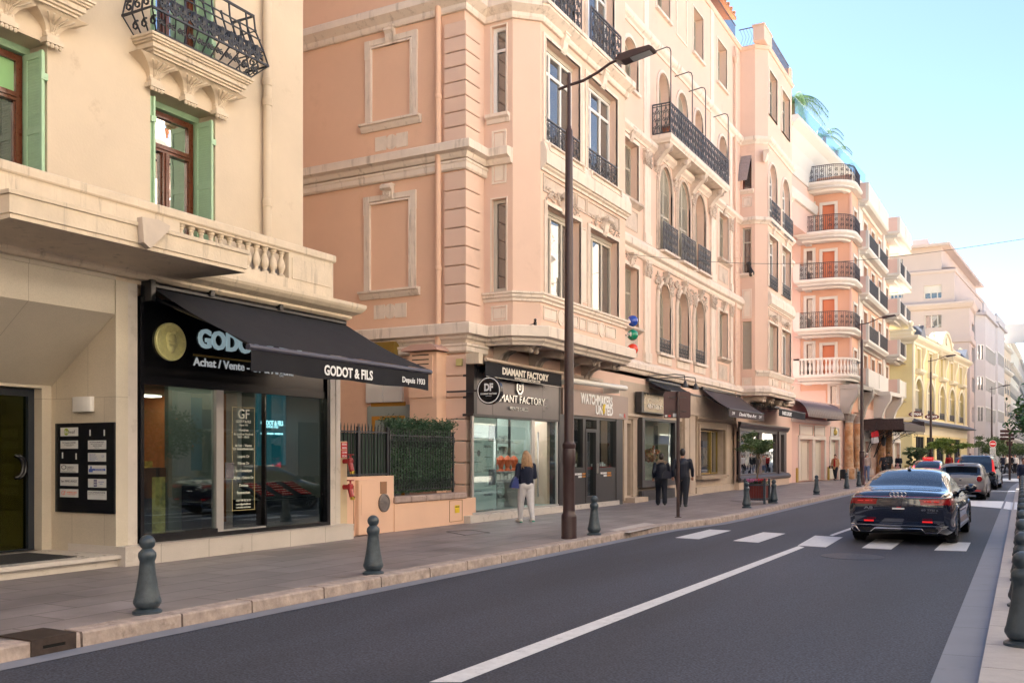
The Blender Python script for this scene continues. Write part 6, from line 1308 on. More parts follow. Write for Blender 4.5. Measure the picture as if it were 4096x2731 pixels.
m = M(); a = SWf.hit('q', 797, 648, .1); b = SWf.hit('q', 872, 740, .1); m.box(SWf, a[0], b[0], .08, .16, b[1], a[1]); tag(m.build('alarm_box', mat('pale_alarm', (.60, .52, .22), .5)), 'small yellow alarm box on the pink corner pilaster', 'box')
m = M(); m.box(Fr(0, 0), 14.5, 24, -21.5, -20.2, 0, 26); m.build('added_sun_block', pink, B2)  # unseen block added to keep the sun out of the gap
# ---------------------------------------------------------------- bollards
def bollard(x, y, label, group):
    o = thing('bollard', (x, y, .135), label, 'bollard', group)
    m = M(); m.lathe((x, y, .135), [(.145, 0), (.145, .03), (.12, .045), (.10, .055), (.115, .07), (.137, .11), (.137, .135), (.125, .17), (.105, .27), (.088, .38), (.076, .49), (.073, .53), (.084, .56), (.09, .585), (.086, .62), (.06, .65), (.05, .66)], 24)
    m.build('post', bollm, o, smooth=35); m = M(); m.lathe((x, y, .135), [(.05, .658)] + [(.079 * math.sin(t), .722 - .079 * math.cos(t)) for t in [math.pi * (.2 + .8 * i / 10) for i in range(10)]] + [(.001, .801)], 24); m.build('ball_top', bollm, o, smooth=True); return o
BL = [(-7.84, 6.69, 'dark blue-grey bollard nearest the camera by the left kerb'), (-7.74, 10.36, 'dark blue-grey bollard in front of the marble shop pilaster'), (-7.63, 17.61, 'dark blue-grey bollard just right of the near lamp post'),
      (-7.47, 29.01, 'dark bollard left of the red planter box'), (-7.42, 32.4, 'dark bollard right of the red planter box'), (-7.5, 40.39, 'dark bollard standing alone between the planter and the far lamp post'),
      (-7.52, 48.11, 'dark bollard second left of the far lamp post'), (-7.5, 51.9, 'dark bollard right at the foot of the far lamp post'), (-7.3, 62.0, 'small far bollard behind the black sedan roof, left one'), (-7.1, 68.5, 'small far bollard in front of the two dark dressed men'), (-6.6, 77, 'small far bollard beside the pushchair')]
b0 = None
for i, (x, y, lb) in enumerate(BL):
    if b0 is None: b0 = bollard(x, y, lb, 'bollards along the left kerb')
    else: copy_tree(b0, (bend(x, 0)[0], y, .135), label=lb)
for i in range(16):
    y = 9.05 + i * 2.32; lb = 'largest dark bollard at the right edge of the photo' if i == 0 else 'dark bollard %s in the row at the right edge' % (['second', 'third', 'fourth', 'fifth', 'sixth', 'seventh', 'eighth', 'ninth', 'tenth', 'eleventh', 'twelfth', 'thirteenth', 'fourteenth', 'fifteenth', 'last'][i - 1])
    copy_tree(b0, (.0, y, .135), label=lb, group='bollards along the right kerb')
# ---------------------------------------------------------------- street lamps
def lamp(x, y, label):
    o = thing('street_lamp', (x, y, .135), label, 'street lamp', 'tall brown street lamps')
    m = M(); m.lathe((x, y, .135), [(.15, 0), (.155, .02), (.15, .05), (.15, .42), (.145, .46), (.12, .50), (.118, .56), (.115, 1.42), (.125, 1.45), (.125, 1.72), (.118, 1.74), (.13, 1.76), (.13, 1.83), (.105, 1.86), (.097, 1.9), (.09, 4.0), (.07, 7.9), (.046, 7.95), (.045, 7.98), (.036, 8.0), (.035, 9.0), (.03, 9.02)], 20)
    m.build('pole', polem, o, smooth=35)
    m = M(); m.lathe((x, y, 8.08), [(.039, 0), (.039, .02)], 14); m.build('band', white, o)
    m = M(); z = 8.92; m.tube([(x - .22, y, z - .04), (x, y, z), (x + .3, y, z + .03), (x + .6, y, z + .13), (x + .85, y, z + .25), (x + 1.05, y, z + .30)], [.028, .028, .028, .027, .026, .03], 10); m.build('arm', polem, o, smooth=40)
    m = M(); f = Fr(x, y, 1, 0); m.prism(f, [(1.0, z + .26), (1.12, z + .21), (1.72, z + .31), (1.75, z + .34), (1.68, z + .39), (1.3, z + .37), (1.08, z + .34)], -.13, .13); lh = m.build('lamp_head', polem, o)
    m = M(); m.prism(f, [(1.3, z + .232), (1.68, z + .296), (1.68, z + .32), (1.3, z + .26)], -.1, .1); m.build('lens', mat('grey_lens', (.35, .36, .38), .3), lh)
    return o
L0 = lamp(-7.74, 16.64, 'tall brown street lamp in front of the watch shop')
copy_tree(L0, (-7.72, 54.48, .135), label='brown street lamp behind the black sedan in front of the hotel')
copy_tree(L0, (-6.1, 78, .135), label='slim brown street lamp in front of the yellow building')
copy_tree(L0, (-2.9, 114, .135), label='farthest brown street lamp by the no entry sign')
# ---------------------------------------------------------------- brown sign seen from behind
SP = thing('road_sign', (-7.88, 23.66, .135), 'brown square road sign on a post, seen from behind', 'road sign')
m = M(); m.lathe((-7.88, 23.66, .135), [(.09, 0), (.09, .015), (.045, .02), (.045, 3.27), (.001, 3.28)], 12); m.build('post', polem, SP, smooth=35)
fp = Fr(-7.88, 23.72, math.cos(YAW), math.sin(YAW)); m = M(); q = [(-.39, 2.72), (.27, 2.72), (.31, 2.76), (.31, 3.37), (.27, 3.41), (-.35, 3.41), (-.39, 3.37), (-.39, 2.76)]; m.prism(fp, q, -.05, -.02); pl = m.build('panel', mat('brown_sign_back', (.075, .028, .028), .5), SP)
m = M()
for z in (2.88, 3.25): m.box(fp, -.27, .2, -.02, .012, z, z + .03)
m.build('bracket', polem, pl)
for i, (s, c_) in enumerate(((-.36, 'white_plate'), (-.27, 'red_plate'), (-.15, 'white_plate'))): m = M(); m.box(fp, s, s + .06 + .05 * (i == 2), -.02, -.017, 2.75, 2.80 + .04 * (i == 2)); m.build('sticker', MT[c_], pl)
# ---------------------------------------------------------------- planter with a standard olive
def foliage(name, ctr, rx, ry, rz, n, size, mt, par, rnd, holes=.35, clumps=14):
    m = M(); cl = []
    for i in range(clumps):
        while True:
            v = Vector((rnd.uniform(-1, 1), rnd.uniform(-1, 1), rnd.uniform(-1, 1)))
            if .25 < v.length < 1: break
        cl.append((v, rnd.uniform(.22, .42)))
    pts = []
    for i in range(n):
        v, r = rnd.choice(cl); p = v + Vector((rnd.gauss(0, 1), rnd.gauss(0, 1), rnd.gauss(0, .8))) * r * .5
        pts.append((ctr[0] + p.x * rx, ctr[1] + p.y * ry, ctr[2] + p.z * rz))
    leaves(m, pts, size, rnd, .38); return m.build(name, mt, par)
olive = leafmat('olive_leaf', (.085, .14, .045), (.05, .09, .035)); bark = mat('bark', (.16, .12, .08), .9, var=.3, vs=20, bump=.8, bs=40)
def standard_tree(x, y, zb, label, name, trunk_h, rx, rz, mt, size, n, seed, group=None):
    rnd = random.Random(seed); o = thing(name, (x, y, zb), label, 'tree', group); m = M(); P = [Vector((x, y, zb))]
    for i in range(4): P.append(Vector((x + rnd.uniform(-.03, .05) * (i + 1), y, zb + trunk_h * (i + 1) / 4)))
    m.tube(P, [.035, .03, .027, .025, .022], 8); top = P[-1]
    for i in range(9):
        a = i * 2.4; m.tube([top - Vector((0, 0, .03 * i)), top + Vector((math.cos(a) * rx * .35, math.sin(a) * rx * .35, rz * .35)), top + Vector((math.cos(a) * rx * .8, math.sin(a) * rx * .8, rz * rnd.uniform(.5, 1.3)))], [.014, .01, .005], 5)
    m.build('trunk', bark, o); foliage('crown', (x, y, zb + trunk_h + rz * .9), rx, rx, rz, n, size, mt, o, rnd); return o
px_, py_ = -7.85, 31.85
PB = thing('planter_box', (px_, py_, .135), 'square red wooden planter box with grey metal corner posts and pink and red flowers', 'planter')
m = M(); q = .30
for i in range(4):
    f = [Fr(px_ - q, py_ - q, 1, 0), Fr(px_ + q, py_ - q, 0, 1), Fr(px_ + q, py_ + q, -1, 0), Fr(px_ - q, py_ + q, 0, -1)][i]
    for k in range(7): m.box(f, .01 + k * .085, .085 + k * .085, -.03, 0, .25, .80)
m.build('boards', mat('red_planter_wood', (.14, .018, .015), .5, var=.25, vs=10), PB)
m = M()
for sx in (-1, 1):
    for sy in (-1, 1): f = Fr(px_ + sx * .325, py_ + sy * .325, 1, 0); m.box(f, -.035, .035, -.035, .035, .135, .92); m.ball((px_ + sx * .325, py_ + sy * .325, .95), .035, n=8, k=6)
for z in (.27, .33, .74, .80):
    if z in (.27, .74): 
        for s in (-1, 1): m.box(Fr(px_, py_ + s * .32, 1, 0), -.3, .3, -.02, .02, z, z + .05); m.box(Fr(px_ + s * .32, py_, 0, 1), -.3, .3, -.02, .02, z, z + .05)
m.build('metal_frame', bollm, PB)
m = M(); m.box(Fr(px_, py_, 1, 0), -.28, .28, -.28, .28, .3, .78); m.build('soil', mat('soil', (.03, .02, .015), .95), PB)
rn = random.Random(5)
for nm, c_, x0, x1 in (('pink_petal', (.55, .12, .30), -.3, 0), ('red_petal', (.55, .01, .03), 0, .3), ('lilac_petal', (.40, .22, .38), -.3, .1)):
    m = M(); leaves(m, [(px_ + rn.uniform(x0, x1), py_ + rn.uniform(-.3, .2), .84 + rn.random() * .12) for _ in range(260)], .02, rn, .8); m.build('flowers', mat(nm, c_, .6), PB)
m = M(); leaves(m, [(px_ + rn.uniform(-.3, .3), py_ + rn.uniform(-.3, .3), .78 + rn.random() * .12) for _ in range(500)], .03, rn, .6); m.build('flower_leaves', hed, PB)
standard_tree(px_, py_, .78, 'olive tree with a thin bent trunk growing from the red planter box', 'olive_tree', 1.05, .62, .34, olive, .045, 3600, 11)
# trees and pots farther down the pavement
bright = leafmat('bright_leaf', (.16, .24, .03), (.08, .15, .02)); darkg = leafmat('dark_leaf', (.02, .055, .02), (.01, .03, .012))
P = at('s', 400, 430, 70); standard_tree(P.x, P.y, .135, 'bright yellow-green standard tree behind the red taxi', 'planted_tree', 1.9, 1.5, .55, bright, .09, 3800, 12)
P = at('t', 1680, 640, 74); standard_tree(P.x, P.y, .135, 'thin olive tree before the yellow building shop windows', 'planted_tree', 1.6, 1.25, .5, olive, .08, 2200, 13)
P = at('s', 985, 440, 90); standard_tree(P.x, P.y, .135, 'green pavement tree left of the no entry sign', 'planted_tree', 1.9, 1.5, .8, olive, .1, 2500, 14)
P = at('s', 1165, 450, 94); standard_tree(P.x, P.y, .135, 'green pavement tree right of the no entry sign', 'planted_tree', 1.7, 1.5, .9, olive, .1, 2500, 15)
P = at('s', 1480, 430, 100); standard_tree(P.x, P.y, .135, 'round green tree far off at the right edge below the orange tree', 'planted_tree', 1.8, 2.6, .9, olive, .12, 3600, 16)
potc = mat('yellow_pot', (.55, .42, .13), .6)
for c_, x, y, lb in (('t', 1518, 950, 'tall tapered yellow pot with a spiral cypress, nearer one'), ('t', 1640, 900, 'tapered yellow pot with a spiral cypress, partly behind the red taxi'), ('t', 1850, 890, 'yellow pot with a round dark shrub behind the red taxi')):
    P = at(c_, x, y, 73); o = thing('potted_shrub', (P.x, P.y, .135), lb, 'potted plant', 'potted shrubs outside the yellow building'); m = M(); m.lathe((P.x, P.y, .135), [(.26, 0), (.40, .85), (.42, .86), (.38, .84), (.001, .8)], 4); m.build('pot', potc, o)
    m = M(); rnd = random.Random(int(x)); pts = []
    for i in range(1100): t = rnd.random(); a = t * 16 + rnd.gauss(0, .5); r = .30 * (1 - t * .75) * rnd.random() ** .4; pts.append((P.x + r * math.cos(a), P.y + r * math.sin(a), 1.0 + t * (1.1 if x < 1800 else .6)))
    leaves(m, pts, .06, rnd, .6); m.build('shrub', darkg, o)
# orange tree at the right edge
o = thing('orange_tree', (1.0, 21.5, .135), 'citrus tree with small oranges leaning in at the right edge', 'tree'); rnd = random.Random(21)
m = M(); m.tube([(1.3, 21.5, .135), (1.28, 21.5, 1.3), (1.2, 21.5, 1.9)], [.07, .06, .05], 8)
for i in range(10): a = i * 2.1; m.tube([(1.2, 21.5, 1.8), (1.2 + .6 * math.cos(a), 21.5 + .6 * math.sin(a), 2.3), (1.2 + 1.2 * math.cos(a), 21.5 + 1.1 * math.sin(a), 2.6 + .3 * math.sin(i))], [.03, .02, .008], 5)
m.build('trunk', bark, o)
cit = leafmat('citrus_leaf', (.045, .13, .03), (.02, .07, .02), .35); m = M(); pts = []
for i in range(70):
    v = Vector((rnd.gauss(0, 1), rnd.gauss(0, 1), rnd.gauss(0, 1))).normalized() * rnd.uniform(.6, 1.02); c_ = (1.08 + v.x * 1.25, 21.5 + v.y * 1.25, 2.45 + v.z * .72)
    pts += [(c_[0] + rnd.gauss(0, .13), c_[1] + rnd.gauss(0, .13), c_[2] + rnd.gauss(0, .11)) for _ in range(60)]
leaves(m, pts, .065, rnd, .36); m.build('crown', cit, o)
m = M()
for c_, x, y, dp in (('r', 1450, 1392, 20.6), ('s', 1500, 120, 21)): P = at(c_, x, y, dp); m.ball(P, .04, n=12, k=8)
for i in range(8): m.ball((1.0 + rnd.uniform(-.9, .9), 21.5 + rnd.uniform(-.9, .9), 2.4 + rnd.uniform(-.5, .5)), .04, n=10, k=8)
m.build('oranges', mat('orange_fruit', (.75, .17, .01), .5), o)
# no entry sign, direction sign
P = at('s', 1062, 370, 80); o = thing('no_entry_sign', (P.x, P.y, .135), 'round red no entry sign with two white plates below', 'road sign')
fn = Fr(P.x, P.y, math.cos(YAW), math.sin(YAW)); axn = Vector((fn.n[0], fn.n[1], 0)).to_track_quat('Z', 'Y')
m = M(); m.lathe(fn.W(.04, -.03, .135), [(.035, 0), (.035, P.z + .1)], 8); m.build('post', mat('grey_post', (.3, .3, .3), .5), o)
m = M(); m.lathe(fn.W(0, 0, P.z), [(.31, 0), (.31, .012), (.001, .013)], 28, axis=axn); m.build('white_rim', whitel, o)
m = M(); m.lathe(fn.W(0, .013, P.z), [(.28, 0), (.28, .006), (.001, .007)], 28, axis=axn); m.build('disc', mat('sign_red', (.62, .015, .02), .4), o)
m = M(); m.box(fn, -.21, .21, .018, .03, P.z - .045, P.z + .045); m.build('bar', whitel, o)
m = M(); m.box(fn, -.25, .25, 0, .02, P.z - .5, P.z - .31); m.box(fn, -.25, .25, 0, .02, P.z - .84, P.z - .53); m.box(fn, -.25, .25, 0, .02, P.z - 1.05, P.z - .87); pl = m.build('white_plate', wp, o)
text('SAUF RIVERAINS', fn, -.21, P.z - .44, .06, ink, pl, d=.024, w=.42); text('ET VÉHICULES', fn, -.2, P.z - .66, .06, ink, pl, d=.024, w=.4); text('AUTORISÉS', fn, -.17, P.z - .78, .06, ink, pl, d=.024, w=.34); text('LIVRAISONS', fn, -.2, P.z - .99, .07, ink, pl, d=.024, w=.4)
P = at('s', 1328, 240, 62); o = thing('direction_sign', (P.x, P.y, .135), 'stack of dark brown direction panels on a brown post, seen from behind', 'road sign')
fn = Fr(P.x, P.y, math.cos(YAW), math.sin(YAW)); k_ = 62 * .25515 / F
m = M(); m.lathe(fn.W(0, 0, .135), [(.07, 0), (.07, 3.2)], 10); m.build('post', polem, o)
for y0, y1 in ((152, 192), (212, 252), (270, 310)): m = M(); m.box(fn, -143 * k_, 75 * k_, -.06, -.02, CAMZ + (YH - 1680 - y1 * .25515) / F * 62, CAMZ + (YH - 1680 - y0 * .25515) / F * 62); m.build('panel', MT['brown_sign_back'], o)
m = M(); m.box(fn, -45 * k_, 50 * k_, -.06, -.02, CAMZ + (YH - 1680 - 400 * .25515) / F * 62, CAMZ + (YH - 1680 - 330 * .25515) / F * 62); m.build('square_panel', MT['brown_sign_back'], o)
# wires over the street
m = M(); A = Vector(FM.W(*[30.2, .05, 8.62])); B = at('F', 2352, 549, 26); pts = []
for i in range(25): t = i / 24; p = A.lerp(B, t); pts.append((p.x, p.y, p.z - .9 * math.sin(math.pi * t) * .55))
m.tube(pts, .008, 4); tag(m.build('overhead_wire', mat('wire', (.06, .08, .08), .6)), 'thin cable strung across the street from the pink building', 'wire')
# ---------------------------------------------------------------- hotel with rounded balconies
hp = mat('hotel_pink', (.68, .47, .40), .85, var=.04, vs=.6); hs = mat('hotel_salmon', (.66, .38, .27), .85, var=.04, vs=.6); hw = mat('hotel_white', (.64, .59, .54), .7, var=.03, vs=1); ho = mat('orange_door', (.60, .19, .09), .5)
def V2(c, x, d): p = at(c, x, 0, d); return (p.x, p.y)
def FF(p, q): return Fr(p[0], p[1], q[0] - p[0], q[1] - p[1])
mat('dark_ironwork_rail', (.045, .028, .03), .5)
HT = thing('hotel', (-12, 72, 0), 'salmon hotel with rounded white corner balconies, dark railings and orange doors', 'building')
G0, G1 = (-12.1, 57.1), (-9.5, 81.3); G = FF(G0, G1); GL = math.dist(G0, G1)
gz = 3.85; ops = []
for a, b in ((188, 290), (305, 385)): ops.append((G.S('j', a), G.S('j', b), .2, 2.75))
for a, b in ((90, 238), (372, 460), (690, 780), (960, 1020), (1092, 1162), (1220, 1330)): ops.append((G.S('t', a), G.S('t', b), .2, 2.8))
m = M(); m.wall(G, 0, GL, 0, 5.2, ops, 0, .3); m.build('lower_wall', hp, HT)
for o in ops:
    d_ = M(); d_.box(G, o[0], o[1], -.3, -.25, o[2], o[3]); mid = (o[0] + o[1]) / 2; d_.ring(G, [(o[0], .2), (o[1], .2), (o[1], o[3]), (o[0], o[3])], [(o[0] + .12, .25), (o[1] - .12, .25), (o[1] - .12, o[3] - .12), (o[0] + .12, o[3] - .12)], -.25, -.2); d_.box(G, mid - .02, mid + .02, -.25, -.23, .25, o[3]); dd_ = d_.build('garage_door' if o is ops[0] or o is ops[1] else 'door', mat('cream_door', (.60, .55, .46), .6), HT)
    s_ = M(); oring(s_, G, o, 0, .22, 0, .08); panel(s_, G, o[0], o[1], 2.95, 3.65, .02, .05, .06); s_.build('surround', hw, dd_)
m = M()
for s in [ops[k][0] - .5 for k in (0, 2)] + [GL - 1.0]: m.box(G, s - .1, s + .1, 0, .1, 0, 1.0)
for x in (153, 395, 970): 
    s = G.S('t', x); m.ball(G.W(s, .12, 3.3), .14, 1, 1, 1.5, 8, 6); m.tube([G.W(s - .16, .1, 3.2), G.W(s, .12, 3.62), G.W(s + .16, .1, 3.2)], .035, 5)
m.build('crest', mat('gold_crest', (.45, .33, .08), .4, .4), HT)
gA = G.S('j', 110); gB = G.S('j', 412)
m = M(); m.mould(G, gA, gB, [(0, 3.75), (.1, 3.75), (.22, 3.9), (.22, 4.0), (0, 4.02)]); m.build('cornice', hw, HT)
m = M(); n = 10; V = []
ns = int((gB - gA) / .18)
for i in range(ns + 1):
    s = lerp(gA, gB - .2, i / ns); rr = .04 * (i % 2)
    for j in range(n + 1): t = math.pi / 2 * j / n; V.append(G.W(s, .03 + (1.1 + rr) * math.cos(t), 4.02 + (1.05 + rr) * math.sin(t)))
m.add(V, [(i * (n + 1) + j, i * (n + 1) + j + 1, (i + 1) * (n + 1) + j + 1, (i + 1) * (n + 1) + j) for i in range(ns) for j in range(n)])
m.add([G.W(gB - .2, .03 + 1.1 * math.cos(math.pi / 2 * j / n), 4.02 + 1.05 * math.sin(math.pi / 2 * j / n)) for j in range(n + 1)] + [G.W(gB - .2, .03, 4.02)], [tuple(range(n + 2))])
m.build('barrel_canopy', mat('brown_barrel', (.10, .065, .065), .5, var=.1, vs=4), HT)
FK = Fr(0, 68.6, 1, 0); XL = FK.S('j', 118); XC = FK.S('j', 600); FH = Fr(-10.4, 68.6, .4, 14)
lv = [7.3, 10.5, 13.85, 17.1, 20.5]; dl, dr = FK.S('j', 372), FK.S('j', 468); wl_, wr_ = FK.S('j', 248), FK.S('j', 295)
kops = []
for z in lv[:4]: kops += [(dl, dr, z, z + 2.15), (wl_, wr_, z, z + 2.3)]
kops.append((FK.S('j', 436), FK.S('j', 482), 4.3, 6.6))
m = M(); m.wall(FK, -22, XC, 3.9, 21.2, kops, 0, .25); m.build('wall', hs, HT)
m = M(); m.box(FK, -22, FK.S('j', 200), 0, .05, 4, 20); m.box(FK, XC - .12, XC + .02, -.02, .06, 6, 21); m.box(FK, XL, FK.S('j', 400), .0, .04, 4, 6.3); m.build('pink_pier', hp, HT)
for o in kops:
    dor = abs(o[0] - dl) < .01; m = M(); m.box(FK, o[0], o[1], -.22, -.18, o[2], o[3]); k_ = m.build('door' if dor else 'window', ho if dor else pane, HT); m = M(); m.ring(FK, [(o[0] - .2, o[2]), (o[1] + .2, o[2]), (o[1] + .2, o[3] + .2), (o[0] - .2, o[3] + .2)], [(o[0], o[2]), (o[1], o[2]), (o[1], o[3]), (o[0], o[3])], 0, .06); m.build('frame', hw, k_)
fops = []
for z in lv[:4]:
    z -= .5; fops += [(.7, 1.9, z, z + 2.3)] + [(s, s + 1.5, z, z + 2.3) for s in (4.5, 7.8, 11, 14.5)]
m = M(); m.wall(FH, 0, 17, 4.8, 20.8, fops, 0, .25); m.build('wall', hs, HT)
m = M()
for o in fops: m.box(FH, o[0], o[1], -.24, -.2, o[2], o[3])
m.build('window_panes', pane, HT); m = M()
for o in fops: oring(m, FH, o, 0, .18, 0, .06)
for s in (2.4, 13.2): m.box(FH, s, s + 1.4, 0, .1, 5, 21)
m.build('surrounds', hw, HT)
arc = lambda cx, cy, r, a0, a1, n=6: [(cx + r * math.cos(R(lerp(a0, a1, i / n))), cy + r * math.sin(R(lerp(a0, a1, i / n)))) for i in range(n + 1)]
sl = lambda z: [(-.9, z - .62), (-.5, z - .62), (-.42, z - .5), (-.25, z - .42), (-.22, z - .30), (-.05, z - .2), (0, z - .15), (0, z), (-.9, z)]
pathr = [(-13.95, 68.6), (-13.95, 66.8)] + arc(-11.7, 68.5, 1.7, -90, 0) + [(-10.0, 71)]
pl_ = [(x, y) for x, y in pathr]
def floor_poly(m, P, z): m.add([(x, y, z) for x, y in P], [tuple(range(len(P)))])
for i, z in enumerate(lv):
    m = M(); m.sweep(pathr, sl(z)); floor_poly(m, pathr + [(-10.4, 71), (-10.4, 68.6)], z - .5); m.lathe((-12.2, 67.7, z - .66), [(.001, 0), (.14, .04), (.14, .1), (.001, .1)], 10); bal = m.build('balcony', hw, HT)
    m = M(); m.box(Fr(0, 66.9, 1, 0), -14.0, -13.55, -1.7, .1, z, z + 1.12)
    if i == 0:
        m.sweep(pathr[1:], [(-.2, z + 1.0), (0, z + 1.0), (0, z + 1.12), (-.2, z + 1.12)]); m.build('side_pier', hw, bal); m = M()
        for k in range(9): baluster(m, Fr(0, 66.9, 1, 0), -13.4 + k * .27, 0, z, 1.0, .10, 8)
        for k in range(10): a = R(-85 + k * 9); baluster(m, Fr(-11.7 + 1.6 * math.cos(a), 68.5 + 1.6 * math.sin(a)), 0, 0, z, 1.0, .10, 8)
        m.build('balustrade', hw, bal)
    else:
        m.build('side_pier', hw, bal); m = M(); rp = [(-13.6, 66.95)] + arc(-11.7, 68.5, 1.55, -90, 0) + [(-10.15, 70.8)]
        m.tube([(x, y, z + 1.08) for x, y in rp], .03, 4); m.tube([(x, y, z + .06) for x, y in rp], .02, 4); m.tube([(x, y, z + .98) for x, y in rp], .012, 4)
        for a, b in zip(rp, rp[1:]):
            L_ = math.dist(a, b); n = max(1, int(L_ / .13)); f = FF(a, b)
            for k in range(n): s = L_ * k / n; m.box(f, s - .013, s + .013, -.01, .01, z + .05, z + 1.05)
            for k in range(max(1, int(L_ / .34))): m.tube(spiral(f, .17 + .34 * k, z + .72, .13, 0, 1.2, 1, 8), .022, 4); m.tube(spiral(f, .17 + .34 * k, z + .36, .13, 0, 1.2, 4, 8, -1), .022, 4)
        m.build('railing', MT['dark_ironwork_rail'], bal)
    z2 = z - .5
    for xe, ya, yb in ((-9.6, 71, 81.2), (-8.75, 82.4, 90)):
        m = M(); p = [(-11.6, ya), (xe, ya), (xe + .15, yb), (-11, yb)]; m.sweep(p, sl(z2)); floor_poly(m, p, z2 - .5); bal = m.build('balcony', hw, HT)
        m = M(); f = FF(p[1], p[2]); L_ = math.dist(p[1], p[2]); m.box(Fr(0, ya, 1, 0), xe - 1.1, xe - .02, -.12, -.02, z2, z2 + 1.15); m.build('end_wall', hp, bal)
        m = M(); m.box(f, 0, .3, -.2, .0, z2, z2 + 1.15); m.box(f, L_ / 2, L_ / 2 + .3, -.2, .0, z2, z2 + 1.15)
        if i in (0, 4): m.box(f, 0.3, L_, -.18, -.03, z2, z2 + 1.12)
        m.build('pier', hw, bal)
        if i not in (0, 4):
            m = M(); m.box(f, .3, L_, -.12, -.08, z2 + 1.06, z2 + 1.1)
            for k in range(int(L_ / .16)): s = .3 + k * .16; m.box(f, s, s + .03, -.115, -.085, z2, z2 + 1.08)
            m.build('railing', greyiron, bal)
A0_, A1_ = V2('i', 120, 60), V2('i', 600, 76); AT = FF(A0_, A1_); AL = math.dist(A0_, A1_)
m = M(); m.box(AT, 0, AL, -8, -.6, 17.0, 22.8); m.build('attic', hp, HT)
m = M(); m.mould(AT, -.5, AL, [(-.62, 20.2), (-.5, 20.2), (-.45, 21.0), (-.25, 21.9), (.1, 22.6), (.45, 22.9), (.5, 22.95), (.5, 23.2), (-.62, 23.2)]); m.mould(AT, -.5, AL, [(-.62, 18.6), (-.4, 18.6), (-.3, 18.9), (-.3, 19.2), (-.62, 19.3)]); m.build('cove_cornice', hw, HT)
m = M(); m.box(AT, -.5, AL, .30, .33, 23.2, 24.3); m.build('glass_parapet', thin_glass('blue_glass', (.90, .97, .99), .08), HT)
# entrance marquee, columns, flags
m = M()
for x, x2 in ((290, 380), (470, 545), (890, 965), (1030, 1090)):
    m.cut(); s = G.S('t', (x + x2) / 2); P = G.W(s, .35, .1); m.lathe(P, [(.4, 0), (.4, .75), (.32, .85), (.30, 1.0), (.28, 3.9), (.001, 4)], 16)
m.buildp('column', mat('veined_stone', (.50, .24, .10), .4, var=.4, vs=2.5, dirt=(.60, .40, .26), ds=2, dth=.45), HT, smooth=30)
m = M()
for x, x2 in ((290, 380), (470, 545), (890, 965), (1030, 1090)):
    m.cut(); s = G.S('t', (x + x2) / 2); P = G.W(s, .35, 4.0); m.lathe(P, [(.3, 0), (.3, .1), (.45, .5), (.5, .5), (.5, .6), (.001, .6)], 12); m.lathe(G.W(s, .35, .1), [(.46, 0), (.46, .7), (.4, .76)], 4)
for xa, xb in ((290, 545), (890, 1090)):
    m.cut()
    for s in (G.S('t', xa) - .1, G.S('t', xb) + .1): m.mould(G, s - .25, s + .25, [(0, 4.6), (.6, 4.6), (.65, 4.8), (.8, 5.3), (1.2, 5.9), (1.25, 6.4), (0, 6.5)])
    m.box(G, G.S('t', xa) - .4, G.S('t', xb) + .4, 0, 1.2, 6.3, 6.6); m.buildp('capital', hw, HT)
MQ = thing('entrance_canopy', G.W(16, 1.6, 3.2), 'dark ironwork entrance canopy with lanterns and small flags at the hotel door', 'canopy')
q = lambda s, d, z: G.W(s, d, z); m = M(); s0, s1 = G.S('t', 690), G.S('t', 1000)
V = []; n = 8
for i in range(n + 1):
    s = lerp(s0 - .5, s1 + 1.5, i / n)
    for j in range(6): t = j / 5; V.append(q(s, t * 2.9, 4.35 - .35 * t + .25 * math.sin(t * math.pi)))
    for j in range(6): t = j / 5; V.append(q(s, t * 2.9, 4.25 - .35 * t + .25 * math.sin(t * math.pi)))
m.add(V, [(i * 12 + j, i * 12 + j + 1, (i + 1) * 12 + j + 1, (i + 1) * 12 + j) for i in range(n) for j in range(5)] + [(i * 12 + 6 + j, (i + 1) * 12 + 6 + j, (i + 1) * 12 + 7 + j, i * 12 + 7 + j) for i in range(n) for j in range(5)])
m.box(G, s0 - .5, s1 + 1.5, 2.9, 2.95, 3.55, 4.05)
for e in (s0 - .5, s1 + 1.5): m.prism(G, [(e - .03, 3.6), (e + .03, 3.6), (e + .03, 4.4), (e - .03, 4.4)], .1, 2.9)
m.build('roof', mat('dark_ironwork', (.05, .03, .03), .6, var=.5, vs=9), MQ); m = M()
for e in (s0, lerp(s0, s1, .5), s1 + 1.2):
    for k in range(5): m.tube(spiral(Fr(*q(e, .3 + k * .5, 0)[:2], 1, 0), 0, 3.55 - .05 * k, .2, 0, 1.3, k, 9), .022, 4)
    m.tube([q(e, .1, 1.6), q(e, .8, 3.0), q(e, 2.3, 3.6)], .03, 5); m.tube([q(e, .1, 1.6), q(e, .5, 2.8), q(e, 1.6, 3.6)], .03, 5)
for k in range(20): s = lerp(s0 - .5, s1 + 1.5, k / 20); m.box(G, s, s + .05, 2.9, 2.93, 3.35, 3.6)
m.build('scroll_bracket', iron, MQ)
for k, (x, y) in enumerate(((850, 460), (1048, 490))):
    P = at('t', x, y, 71); m = M(); m.lathe((P.x, P.y, P.z - .45), [(.05, 0), (.14, .08), (.2, .5), (.24, .52), (.08, .68), (.02, .85)], 6); tag(m.build('lantern', iron), 'black hexagonal lantern hanging %s the hotel entrance canopy' % ('under the left half of' if k == 0 else 'under the right half of'), 'lantern')
fr_ = mat('flag_red', (.60, .02, .03), .7); fwt = mat('flag_white', (.7, .68, .68), .7)
